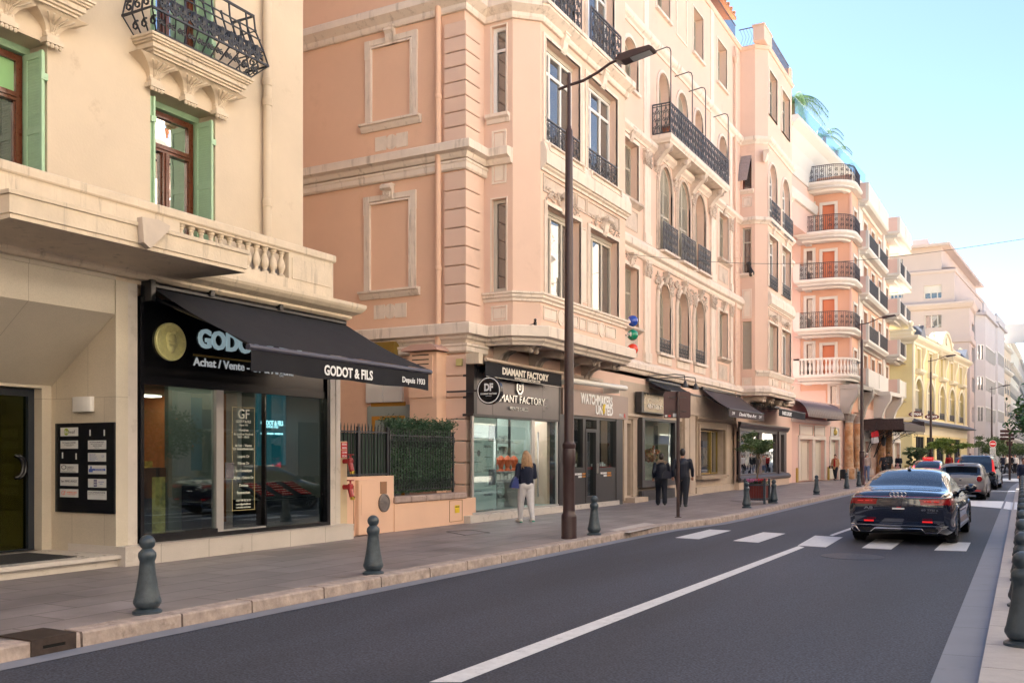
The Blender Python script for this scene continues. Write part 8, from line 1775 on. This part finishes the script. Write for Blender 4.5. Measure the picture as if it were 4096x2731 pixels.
hb = car('grey_hatchback', 'small metallic grey hatchback seen from behind, ahead of the black sedan', (-2.15, 41.1, 0), R(-1.5), hat(3.85, .865, 1.45, .98), gry, (.72, 3.2), .31, (.1, .36, 2.5, 3.05), (2.0,), (.75, 2.8))
for sx in (-1, 1): 
    m = M(); m.lathe((sx * .66, -.0, .83), [(.11, 0), (.12, .02), (.10, .04), (.001, .045)], 14, axis=Vector((sx * .5, -1, 0)).to_track_quat('Z', 'Y')); m.build('tail_light', redl, hb); m = M(); m.lathe((sx * .66, .0, .83), [(.12, .0), (.13, .025), (.12, .03)], 14, axis=Vector((sx * .5, -1, 0)).to_track_quat('Z', 'Y')); m.build('lamp_ring', chrome, hb)
    m = M(); m.box(bk, min(sx * .5, sx * .72), max(sx * .5, sx * .72), .0, .015, .36, .39); m.build('reflector', redlit, hb)
m = M(); m.box(bk, -.24, .24, -.0, .012, .50, .60); npz = m.build('number_plate', whitel, hb); text('S647', bk, -.1, .52, .065, ink, npz, d=.014, w=.26, bold=.04)
m = M(); m.box(bk, -.4, .4, -.01, .004, .22, .34); m.build('diffuser', blackp, hb); m = M(); m.lathe((0, -.0, .80), [(.05, 0), (.05, .01), (.001, .012)], 14, axis=Vector((0, -1, 0)).to_track_quat('Z', 'Y')); m.build('round_emblem', chrome, hb)
m = M(); m.box(Fr(0, .3, 1, 0), -.6, .6, 0, .12, 1.40, 1.43); m.build('roof_spoiler', gry, hb); m = M(); m.box(Fr(0, .24, 1, 0), -.12, .12, .0, .03, 1.36, 1.385); m.build('brake_light', redl, hb); mirror(hb, .84, 2.75, 1.0, blackp); m = M(); m.tube([(0, .5, 1.44), (0, .4, 1.56)], .01, 4); m.build('antenna', blackp, hb)
# dark suv
dkb = mat('dark_suv_paint', (.010, .014, .022), .12, spec=.8, coat=1)
sv = car('dark_suv', 'large dark estate suv with tall red corner tail light, farthest of the three in line', (-2.15, 53.6, 0), R(-3), hat(4.9, .96, 1.74, 1.15, .42), dkb, (.95, 3.9), .37, (.1, .36, 3.15, 3.85), (2.6,), (.75, 3.6))
skin(sv, 'tail_light', lambda x, y, z: y < .55 and .85 < z < 1.5 and x > .74, redlit); skin(sv, 'tail_light', lambda x, y, z: y < .55 and .85 < z < 1.5 and x < -.74, redlit)
m = M(); m.box(bk, -.75, .75, -.01, .01, .40, .44); m.build('chrome_strip', chrome, sv); m = M()
for sx in (-1, 1): m.tube([(sx * .68, .6, 1.70), (sx * .68, 1, 1.77), (sx * .66, 2.9, 1.77), (sx * .66, 3.2, 1.68)], .025, 5)
m.build('roof_rails', alu, sv); mirror(sv, .93, 3.5, 1.15, dkb)
# red taxi, facing the camera
rdp = mat('red_car_paint', (.50, .012, .04), .15, spec=.7, coat=1)
tx = car('red_taxi', 'red compact taxi with a red roof sign, facing the camera in the left lane', (-4.75, 60.6, 0), R(181), hat(4.2, .88, 1.50, 1.0), rdp, (.75, 3.4), .32, (.1, .36, 2.7, 3.32), (2.1,), (.75, 3.05))
ff = Fr(0, 4.21, -1, 0)
for sx in (-1, 1): m = M(); m.lathe((sx * .62, 4.02, .78), [(.13, 0), (.14, .05), (.06, .09), (.001, .1)], 12, axis=Vector((sx * .3, 1, .3)).to_track_quat('Z', 'Y')); m.build('headlight', lampw, tx)
m = M(); m.box(ff, -.5, .5, -.1, .02, .42, .62); m.build('grille', blackp, tx); m = M(); m.lathe((0, 4.12, .80), [(.06, 0), (.06, .01), (.001, .012)], 14, axis=Vector((0, 1, .3)).to_track_quat('Z', 'Y')); m.build('round_emblem', chrome, tx)
fr3 = Fr(0, 2.2, -1, 0); m = M(); m.bbox(fr3, -.28, .28, -.1, .1, 1.52, 1.66, .02); m.box(fr3, -.2, .2, -.06, .06, 1.47, 1.52); rs = m.build('roof_sign', redlit, tx); text('TAXI MONACO', fr3, -.22, 1.56, .06, whitel, rs, d=.105, w=.44, bold=.02); mirror(tx, .86, 2.95, 1.0, blackp)
# ---------------------------------------------------------------- people
def capsule(m, pts, rad, n=10, flat=None):
    """closed tapered chain with round ends"""
    pts = [Vector(p) for p in pts]
    for i in range(len(pts) - 1):
        a, b = pts[i], pts[i + 1]; ra, rb = rad[i], rad[i + 1]; d = b - a; L_ = d.length
        if L_ < 1e-6: continue
        q = d.to_track_quat('Z', 'Y'); prof = []
        for k in range(5): t = -math.pi / 2 + math.pi / 2 * k / 4; prof.append((max(ra * math.cos(t), 1e-4), ra * math.sin(t)))
        for k in range(5): t = math.pi / 2 * k / 4; prof.append((max(rb * math.cos(t), 1e-4), L_ + rb * math.sin(t)))
        m.lathe(a, prof, n, axis=q)
def melt(m, name, mt_, par, vox, smooth_it=2):
    """join overlapping pieces into one continuous skin"""
    o = m.build(name, mt_, par); md = o.modifiers.new('r', 'REMESH'); md.mode = 'VOXEL'; md.voxel_size = vox; md.use_smooth_shade = True
    sm = o.modifiers.new('s', 'SMOOTH'); sm.iterations = smooth_it; sm.factor = .6
    bpy.context.view_layer.update(); dg_ = bpy.context.evaluated_depsgraph_get(); me = bpy.data.meshes.new_from_object(o.evaluated_get(dg_)); o.modifiers.clear(); old = o.data; o.data = me; bpy.data.meshes.remove(old); return o
skinm = mat('skin', (.50, .27, .19), .5); skin_t = skinm
def person(label, x, y, z, H, rz, top, bottom, shoe, hair, hair_long=0, stride=.22, arms=(.15, .15), elbow=(.3, .3), vox=.016, build=1.0, coat_len=0, bald=False, skirtw=0, extras=None, group=None, lean=0, headturn=0, hood=None, army=(0, 0)):
    """local frame: +y is where the person faces"""
    o = thing('person', (0, 0, 0), label, 'person', group); o.location = (x, y, z); o.rotation_euler = (0, 0, rz); k = H / 1.75; b = build
    hip = Vector((0, 0, .93)); chest = Vector((0, .01 + lean * .3, 1.30)); neck = Vector((0, .0 + lean * .4, 1.48)); hd = Vector((0, .02 + lean * .55, 1.635))
    S = lambda v: tuple(Vector(v) * k)
    J = {}
    for sx, nm, ph in ((-1, 'l', 1), (1, 'r', -1)):
        J['hip' + nm] = Vector((sx * .095, 0, .90)); J['knee' + nm] = Vector((sx * .10, ph * stride * .55 + .03, .50)); J['ank' + nm] = Vector((sx * .10, ph * stride - (.05 if ph < 0 else 0), .09 + (.03 if ph < 0 and stride > .1 else 0))); J['toe' + nm] = J['ank' + nm] + Vector((sx * .02, .17, -.05))
        i = 0 if sx < 0 else 1; a = arms[i]; e = elbow[i]
        J['sh' + nm] = Vector((sx * .185 * b, lean * .35, 1.42)); J['el' + nm] = J['sh' + nm] + Vector((sx * (.035 + a * .10), -ph * stride * .25 * (e < 1) + army[i], -.28)); J['wr' + nm] = J['el' + nm] + Vector((-sx * max(0, e - .6) * .12, .06 + e * .18, -.24 + e * .16))
    m = M()                                               # body
    for nm in 'lr':
        capsule(m, [S(J['hip' + nm]), S(J['knee' + nm]), S(J['ank' + nm])], [.085 * k, .052 * k, .04 * k]); capsule(m, [S(J['ank' + nm]), S(J['toe' + nm])], [.042 * k, .032 * k])
        capsule(m, [S(J['sh' + nm]), S(J['el' + nm]), S(J['wr' + nm])], [.052 * k, .04 * k, .028 * k])
        w_ = J['wr' + nm]; d = (J['wr' + nm] - J['el' + nm]).normalized(); sd2 = d.cross(Vector((0, 0, 1))) if abs(d.z) < .9 else Vector((0, 1, 0)); sd2.normalize(); up = sd2.cross(d).normalized()
        palm_ = w_ + d * .07; capsule(m, [S(w_), S(palm_)], [.028 * k, .036 * k])
        for fi in range(4):
            off = sd2 * (-.03 + fi * .02); l_ = (.075, .088, .082, .065)[fi]; capsule(m, [S(palm_ + off), S(palm_ + off + d * l_ * .5 - up * .012), S(palm_ + off + d * l_ * .85 - up * .035)], [.0105 * k, .0098 * k, .008 * k], 6)
        capsule(m, [S(w_ + d * .03 - sd2 * .02), S(palm_ - sd2 * .05 - up * .01), S(palm_ + d * .03 - sd2 * .052 - up * .02)], [.013 * k, .0115 * k, .009 * k], 6)
    capsule(m, [S(hip), S((0, .01, 1.1)), S(chest)], [.13 * k * b, .125 * k * b, .15 * k * b]); capsule(m, [S(J['shl']), S(J['shr'])], [.06 * k, .06 * k]); capsule(m, [S(chest), S(neck), S(hd)], [.08 * k, .055 * k, .06 * k])
    c_, s_ = math.cos(headturn), math.sin(headturn); T = lambda v: S((hd.x + v[0] * c_ - v[1] * s_, hd.y + v[0] * s_ + v[1] * c_, hd.z + v[2]))
    m.ball(T((0, -.01, .035)), .092 * k, .84, 1, 1.12, 14, 10); capsule(m, [T((0, .04, -.02)), T((0, .055, -.075))], [.062 * k, .035 * k]); capsule(m, [T((0, .085, .015)), T((0, .108, -.022))], [.012 * k, .016 * k], 6)
    for sx in (-1, 1): capsule(m, [T((sx * .078, 0, .02)), T((sx * .082, -.005, -.02))], [.016 * k, .012 * k], 6)
    melt(m, 'body', skinm, o, vox * .7 if vox < .012 else vox)
    m = M()
    for sx in (-1, 1): m.ball(T((sx * .03, .078, .02)), .011 * k, n=6, k=4)
    m.box(ID, 0, 0, 0, 0, 0, 0) if False else None; m.build('eyes', void, o); m = M(); capsule(m, [T((-.02, .088, -.052)), T((.02, .088, -.052))], [.006 * k, .006 * k], 5); m.build('mouth', mat('lip', (.35, .10, .09), .5), o)
    m = M()                                               # trousers
    for nm in 'lr': capsule(m, [S(J['hip' + nm]), S(J['knee' + nm]), S(J['ank' + nm] + Vector((0, 0, .02)))], [.112 * k * b, .08 * k * b, (.064 + skirtw) * k])
    capsule(m, [S((-.06, -.02, .93)), S((.06, -.02, .93))], [.115 * k * b, .115 * k * b]); capsule(m, [S((0, 0, .93)), S((0, .0, 1.04))], [.13 * k * b, .125 * k * b]); melt(m, 'trousers', bottom, o, vox)
    m = M()                                               # jacket
    for nm in 'lr': capsule(m, [S(J['sh' + nm]), S(J['el' + nm]), S(J['wr' + nm] - (J['wr' + nm] - J['el' + nm]).normalized() * .02)], [.072 * k, .058 * k, .045 * k])
    zl_ = .98 - coat_len; capsule(m, [S((0, 0, zl_)), S((0, 0, 1.12)), S((0, .01 + lean * .3, 1.31))], [.14 * k * b, .145 * k * b, .168 * k * b], 14)
    for sx in (-.075, .075): capsule(m, [S((sx, 0, zl_)), S((sx, .0, 1.12)), S((sx, .01 + lean * .3, 1.33))], [.115 * k * b, .105 * k * b, .115 * k * b])
    capsule(m, [S(J['shl'] - Vector((0, 0, .015))), S(J['shr'] - Vector((0, 0, .015)))], [.075 * k, .075 * k]); capsule(m, [S(chest), S(neck - Vector((0, 0, .03)))], [.1 * k, .07 * k]); melt(m, 'jacket', top, o, vox)
    for nm in 'lr':
        m = M(); capsule(m, [S(J['ank' + nm] + Vector((0, -.03, -.04))), S(J['toe' + nm] + Vector((0, .02, .0)))], [.05 * k, .04 * k]); zmin = J['ank' + nm].z - .09; m.v = [(p[0], p[1], max(p[2], zmin * k)) for p in m.v]; m.build('shoe', shoe, o, smooth=True)
    if not bald:
        m = M(); m.ball(T((0, -.022, .05)), .105 * k, .86, 1, 1.08, 14, 10)
        if hair_long:
            rnd = random.Random(3)
            for q in range(170):
                a = rnd.uniform(-2.6, .0) - .27; r_ = rnd.uniform(.6, 1.05); l_ = hair_long * rnd.uniform(.75, 1.08); bx, by = .095 * math.cos(a) * r_, .10 * math.sin(a) * r_ - .02
                m.tube([T((bx * .5, by * .5, .12)), T((bx * 1.15, by * 1.1, .04)), T((bx * 1.45 + rnd.gauss(0, .012), by * 1.2, -.08)), T((bx * 1.5 + rnd.gauss(0, .02), by * 1.25 - .01, -.08 - l_ * .5)), T((bx * 1.35 + rnd.gauss(0, .03), by * 1.2, -.08 - l_))], [.012 * k, .014 * k, .013 * k, .011 * k, .004 * k], 4)
        else: m.ball(T((0, -.04, .02)), .092 * k, .92, .9, 1.0, 12, 8)
        hh = m.build('hair', hair, o, smooth=True)
        if not hair_long:                                 # clear the face
            me = hh.data; fy = T((0, .055, 0))[1]; fz = T((0, 0, .085))[2]
            for v in me.vertices:
                if v.co.y > fy and v.co.z < fz: v.co.y = fy
    if extras: extras(o, J, S, T, k)
    return o
navy = mat('navy_knit', (.008, .012, .032), .9, bump=.4, bs=200); whitej = mat('white_denim', (.60, .58, .58), .8, var=.06, vs=20, bump=.4, bs=30); blondeh = mat('blonde_hair', (.42, .25, .13), .45, var=.4, vs=30); darkh = mat('dark_hair', (.02, .014, .012), .5); greyh = mat('grey_hair', (.35, .33, .31), .6); brownh = mat('brown_hair', (.09, .04, .025), .5)
sneaker = mat('white_sneaker', (.66, .62, .56), .5); blacks = mat('black_shoe', (.012, .012, .014), .45); darkj = mat('black_jeans', (.014, .016, .024), .9, bump=.3, bs=60); blackj = mat('navy_puffer', (.006, .009, .022), .6, bump=.3, bs=20); jeans = mat('blue_jeans', (.10, .16, .27), .85); tan_ = mat('tan_coat', (.42, .25, .13), .8); bluebag = mat('blue_leather', (.015, .03, .16), .4)
def bag_extra(o, J, S, T, k):
    a = J['ell']; m = M(); m.prism(Fr(0, a.y * k, 1, 0), [((a.x - .16) * k, .88 * k), ((a.x + .05) * k, .86 * k), ((a.x + .03) * k, 1.08 * k), ((a.x - .04) * k, 1.16 * k), ((a.x - .10) * k, 1.08 * k)], -.09, .05); m.tube([S(a + Vector((0, 0, .02))), S((a.x - .02, a.y, 1.06))], .01, 5); m.build('shoulder_bag', bluebag, o)
    for nm in 'lr': m = M(); q = S(J['ank' + nm] + Vector((0, -.05, -.07))); m.lathe(q, [(.035, -.012), (.04, 0), (.035, .012)], 8); m.build('green_heel_tab', mat('green_tab', (.01, .30, .20), .6), o)
WF = person('blonde long-haired woman in dark top and white jeans at the diamond shop window', -10.46, 20.05, .135, 1.68, R(50), navy, whitej, sneaker, blondeh, .27, .13, (.3, .1), (.45, 1.25), .013, 1.08, -.03, extras=bag_extra)
def hood_extra(o, J, S, T, k):
    m = M(); rnd = random.Random(4); fur = mat('fur_trim', (.36, .26, .18), .9)
    for i in range(200): t = rnd.random() * 2 * math.pi; m.ball(T((.15 * math.cos(t) + rnd.gauss(0, .014), -.10 + .07 * math.sin(t) + rnd.gauss(0, .014), -.17 - .05 * math.sin(t) + rnd.gauss(0, .015))), .022 * k, n=5, k=3)
    m.build('fur_hood', fur, o); m = M(); m.prism(Fr(.12 * k, -.14 * k, 1, 0), [(-.1, .95 * k), (.22, .93 * k), (.2, 1.12 * k), (.05, 1.22 * k), (-.06, 1.16 * k)], -.05, .06); m.tube([S((.1, -.14, 1.15)), S((-.12, -.10, 1.42))], .012, 5); m.build('shoulder_bag', mat('dark_bag', (.01, .014, .035), .35), o)
    m = M(); m.ball(T((-.03, -.10, .05)), .05 * k, n=10, k=8); m.build('hair_bun', darkh, o)
CF = person('woman in a navy puffer jacket with a fur-trimmed hood, walking away past the gallery case', -10.2, 28.95, .135, 1.64, R(22), blackj, darkj, blacks, darkh, 0, .26, (.2, .5), (.4, .8), .014, 1.15, .02, extras=hood_extra, skirtw=.02)
CMn = person('man in a navy jacket and black trousers walking behind the brown sign post', -9.25, 28.2, .135, 1.78, R(15), blackj, darkj, blacks, darkh, 0, .22, (.3, .3), (.3, .3), .014, 1.22)
def far(label, c, x, ytop, d, H, rz, *a, **kw): P = at(c, x, ytop, d); return person(label, P.x, P.y, .135, H, rz, *a, **dict(dict(vox=.022), **kw))
red_s = mat('red_scarf', (.40, .01, .015), .8)
def scarf(o, J, S, T, k): 
    m = M(); m.box(Fr(0, .13 * k, -1, 0), -.05, .05, .0, .05, .95 * k, 1.42 * k); capsule(m, [S((-.07, .04, 1.47)), S((.07, .04, 1.47))], [.045, .045]); m.build('scarf', red_s, o); m = M(); m.box(Fr(.25 * k, .12, -1, 0), -.12, .12, -.05, .05, .82 * k, 1.0 * k); m.build('handbag', darkh, o)
lp_ = far('woman in a tan coat with a red scarf and black handbag, pulling a trolley bag', 't', 185, 740, 61, 1.66, R(170), tan_, darkj, blacks, brownh, extras=scarf, coat_len=.12)
P = at('t', 320, 1000, 61.5); o = thing('trolley_bag', (P.x, P.y, .135), 'black wheeled shopping trolley beside the woman in the tan coat', 'trolley'); m = M(); m.bbox(Fr(P.x, P.y, 1, 0), -.17, .17, -.14, .14, .25, .85, .05); m.build('bag', blacks, o); m = M(); m.tube([(P.x - .1, P.y, .8), (P.x - .25, P.y, 1.1), (P.x + .05, P.y, 1.1)], .015, 5); m.build('handle', alu, o)
m = M()
for s in (-.14, .14): m.lathe((P.x + s, P.y, .22), [(.08, -.02), (.08, .02)], 12, axis=Vector((1, 0, 0)).to_track_quat('Z', 'Y'))
m.build('wheels', tyre, o)
def tote(o, J, S, T, k): m = M(); w_ = J['wrr']; m.prism(Fr(0, w_.y, 1, 0), [(w_.x - .16, .42), (w_.x + .22, .40), (w_.x + .20, .78), (w_.x + .10, .72), (w_.x + .05, 1.0), (w_.x, .72), (w_.x - .12, .76)], -.07, .07); m.build('shopping_bag', mat('cream_tote', (.60, .54, .44), .8), o)
chk = mat('checked_jacket', (.36, .32, .28), .9, var=.5, vs=25)
far('grey-haired man in a checked jacket and jeans carrying a cream shopping bag', 't', 745, 690, 59, 1.76, R(10), chk, jeans, blacks, greyh, extras=tote)
far('bald man in dark clothes with his hand raised to his face', 't', 1065, 715, 69, 1.78, R(185), mat('charcoal_coat', (.03, .03, .04), .8), darkj, blacks, darkh, bald=True, elbow=(1.9, .3), arms=(.2, .6), build=1.15)
far('man in a flat cap and black jacket behind the bald man', 't', 1140, 685, 71, 1.84, R(175), mat('black_jacket', (.012, .012, .014), .7), darkj, blacks, darkh, build=1.05)
far('woman in a dark blue jumper pushing a pushchair by the last hotel door', 't', 1320, 705, 72.5, 1.68, R(180), navy, darkj, blacks, blondeh, stride=.05, elbow=(.9, .9))
P = at('t', 1300, 950, 71); ps_ = thing('pushchair', (P.x, P.y, .135), 'pushchair with a small child in pale pink, pushed by the woman in blue', 'pushchair'); m = M()
for s in (-.27, .27): m.tube([(P.x + s, P.y - .35, .3), (P.x + s, P.y + .1, .75), (P.x + s * .8, P.y + .55, 1.12)], .018, 5); m.tube([(P.x + s, P.y + .4, .3), (P.x + s, P.y - .1, .75)], .018, 5)
m.tube([(P.x - .2, P.y + .55, 1.12), (P.x + .2, P.y + .55, 1.12)], .02, 5); m.build('frame', alu, ps_); m = M()
for s in (-.27, .27):
    for yy in (-.35, .4): m.lathe((P.x + s, P.y + yy, .135 + .14), [(.14, -.025), (.14, .025)], 14, axis=Vector((1, 0, 0)).to_track_quat('Z', 'Y'))
m.build('wheels', tyre, ps_); m = M(); m.add([(P.x - .22, P.y - .3, .55), (P.x + .22, P.y - .3, .55), (P.x + .22, P.y + .1, .55), (P.x - .22, P.y + .1, .55), (P.x - .22, P.y + .25, 1.1), (P.x + .22, P.y + .25, 1.1)], [(0, 1, 2, 3), (3, 2, 5, 4)]); m.box(Fr(P.x, P.y, 1, 0), -.25, .25, -.2, .3, .3, .5); m.build('seat', blacks, ps_)
ch_ = thing('person', (P.x, P.y, .6), 'small child in pale pink sitting in the pushchair', 'child'); m = M(); capsule(m, [(P.x, P.y, .64), (P.x, P.y + .08, .9)], [.11, .09]); m.ball((P.x, P.y + .05, 1.08), .10, n=12, k=8)
for s in (-.07, .07): capsule(m, [(P.x + s, P.y, .62), (P.x + s, P.y - .25, .62), (P.x + s, P.y - .34, .45)], [.05, .045, .035]); capsule(m, [(P.x + s * 1.4, P.y + .06, .92), (P.x + s * 2, P.y - .08, .8), (P.x + s, P.y - .16, .74)], [.04, .035, .03])
melt(m, 'body', mat('pale_pink_cloth', (.55, .30, .30), .8), ch_, .02)
for i, (x, yt_, c_, lb) in enumerate(((380, 500, red_s, 'person in a black coat over red by the bright green tree'), (530, 505, jeans, 'person in a blue denim jacket right of the bright green tree'), (705, 490, blacks, 'man in a black shirt whose head and shoulders show above the dark suv'), (958, 520, greyh, 'white-capped person just above the dark suv roof'))):
    far(lb, 's', x, yt_, 72, 1.74, R(180 if i != 1 else 0), c_ if i != 3 else whitej, darkj, blacks, darkh if i < 3 else greyh)
for i, (x, d, c_, lb) in enumerate(((1228, 88, navy, 'far pedestrian in a long dark blue dress on the right-hand pavement corner'), (1290, 84, whitej, 'far pedestrian in pale clothes beside the direction sign post'), (1355, 84, darkj, 'far pedestrian in dark clothes right of the direction sign post'), (1412, 84, whitej, 'far pedestrian in a white top and black trousers, rightmost of the group'))):
    far(lb, 's', x, 500, d, 1.7, R(20 + 50 * i), c_, darkj if i else navy, blacks, darkh)
P = at('s', 1545, 620, 40); person('man in a dark blue suit and pale shirt walking in at the right edge', P.x, P.y, .0, 1.62, R(185), mat('navy_suit', (.012, .018, .05), .7), mat('navy_suit', (0, 0, 0)), blacks, brownh, vox=.016)
o = thing('person', (-11.8, 45.8, 9.8), 'dark-haired person leaning at the narrow window of the second bay', 'person'); P = Vector(CS.W(*[CS.S('g', 1165), .0, CS.Z('g', 1165, 700)])); m = M(); m.ball(P, .13, n=12, k=8); capsule(m, [P - Vector((0, 0, .1)), P + Vector((.12, .0, -.45))], [.09, .17]); capsule(m, [P + Vector((.0, -.05, -.3)), P + Vector((-.12, -.1, -.5))], [.05, .04]); b_ = melt(m, 'body', darkh, o, .02)
b_.location = Vector((0, 0, 0))
# ---------------------------------------------------------------- houses across the street (sunlit, seen in the panes)
def opposite(y0, y1, h, col, label, X=5.6):
    t = thing('apartment_house', (X, (y0 + y1) / 2, 0), label, 'building'); f = Fr(X, y1, 0, -1) if X > 0 else Fr(X, y0, 0, 1); L_ = y1 - y0; m = M(); ops = []
    n = int(L_ / 3.6); st = L_ / n
    for fl in range(int((h - 4.5) / 3.2)):
        for i in range(n): ops.append((st * (i + .5) - .6, st * (i + .5) + .6, 5 + fl * 3.2, 7.3 + fl * 3.2))
    m.wall(f, 0, L_, 0, h, ops, 0, .3); m.box(f, 0, L_, -8, -7.8, 0, h); m.box(f, 0, .1, -8, -.01, 0, h); m.box(f, L_ - .1, L_, -8, -.01, 0, h); m.box(f, 0, L_, -8, -.01, h - .2, h)
    m.build('wall', col, t); m = M()
    for o in ops: m.box(f, o[0], o[1], -.3, -.28, o[2], o[3])
    m.build('pane', pane, t); m = M()
    for fl in range(int((h - 4.5) / 3.2)):
        z = 4.9 + fl * 3.2; m.box(f, .5, L_ - .5, 0, 1.0, z - .15, z); m.box(f, .5, L_ - .5, .95, 1, z + .95, z + 1.0)
        for i in range(int(L_ / .35)): m.box(f, .5 + i * .35, .56 + i * .35, .96, .99, z, z + .95)
    m.build('balconies', white, t)
    m = M(); w_ = M(); k = M(); rnd = random.Random(int(y0)); s = .4
    while s < L_ - 3:
        b = s + rnd.uniform(2.2, 4.2); m.box(f, s + .2, b - .2, .01, .03, .5, 2.7); (w_ if rnd.random() < .5 else k).box(f, s, b, .01, .06, 2.8, 3.6)
        if rnd.random() < .5: w_.box(f, s + .1, b - .1, .06, 1.1, 2.75, 2.8)
        w_.box(f, s - .1, s + .12, .01, .05, .1, 2.8); s = b + rnd.uniform(0, .8)
    m.build('shop_glazing', pane, t); w_.build('white_shop_trim', white, t); k.build('shop_fascia', mat('navy_fascia', (.03, .04, .08), .4), t)
opposite(-34, -6, 19, mat('opp_salmon', (.74, .58, .45), .85), 'salmon apartment house across the street behind the camera')
opposite(-5.9, 22.9, 17, mat('opp_cream', (.78, .69, .56), .85), 'cream apartment house with white balconies across the street')
opposite(23, 55.9, 18, mat('opp_pink', (.76, .63, .52), .85), 'pale pink apartment house across the street opposite the bays')

opposite(56, 90, 17, mat('opp_cream', (0, 0, 0)), 'cream house across the street beyond the pale pink one'); 
opposite(90.5, 140, 18, mat('opp_salmon', (0, 0, 0)), 'salmon house across the street beyond the cream ones', 11)
opposite(141, 215, 18, mat('opp_cream', (0, 0, 0)), 'long cream house across the street at its far bend', 26)

t = thing('town_house', (-3, -48, 0), 'pale town house closing the street behind the camera', 'building'); f = Fr(-40, -48, 1, 0); f = Fr(40, -48, -1, 0); m = M(); ops = [(3 + i * 3.6, 4.4 + i * 3.6, 4.5 + j * 3.3, 6.8 + j * 3.3) for i in range(20) for j in range(4)]
m.wall(f, 0, 80, 0, 19, ops, 0, .3); m.build('wall', MT['opp_cream'], t); m = M()
for o in ops: m.box(f, o[0], o[1], -.3, -.28, o[2], o[3])
m.box(f, 4, 76, .01, .04, .4, 3.2); m.build('pane', pane, t)
for i, (x, y) in enumerate(((3.4, -22), (3.2, -10), (-10.4, -20))): standard_tree(x, y, .135, ('round street tree behind the camera on the right pavement', 'street tree nearest the camera on the right pavement', 'street tree behind the camera on the left pavement')[i], 'street_tree', 2.6, 1.7, 1.1, cit, .13, 1500, 50 + i)

opposite(-47, -6.5, 20, mat('opp_pink', (0, 0, 0)), 'pale pink house on the left pavement behind the camera', -12.4)
# the shop front opposite, mirrored in the gold dealer's panes
fv = Fr(-11.68 * 2 - 5.56, 0); fo = Fr(5.56, 0, 0, -1); PW = thing('boutique_front', (5.4, 24, 0), 'white boutique front across the street mirrored in the gold dealer glass', 'shop front')
def opp(x0, x1, y0, y1, nm, mt_, d=.05):
    a, b = fv.S('b', x0), fv.S('b', x1); z0, z1 = max(.1, fv.Z('b', (x0 + x1) / 2, y1)), fv.Z('b', (x0 + x1) / 2, y0); m = M(); m.box(fo, -b, -a, 0, d, z0, z1); return m.build(nm, mt_, PW), a, b, z0, z1
pn, a, b, z0, z1 = opp(905, 975, 700, 1180, 'white_pillar', white, .3); fo2 = Fr(5.26, 0, 0, -1); zt_2 = fv.Z('b', 940, 985); text('Dior', fo2, -b + .15, zt_2, .5, blackp, pn, d=.01, w=(b - a) - .3)
opp(978, 1052, 770, 1150, 'blue_display', mat('blue_display', (.06, .30, .48), .4), .1); opp(735, 900, 700, 1300, 'orange_panel', mat('opp_orange', (.50, .22, .10), .7)); opp(1480, 1700, 740, 1180, 'white_wall', white); opp(1340, 1420, 740, 1250, 'grey_panel', mat('grey_green_wall', (0, 0, 0))); opp(1560, 1660, 900, 1180, 'grey_door', mat('grey_door', (.30, .30, .29), .5), .1)
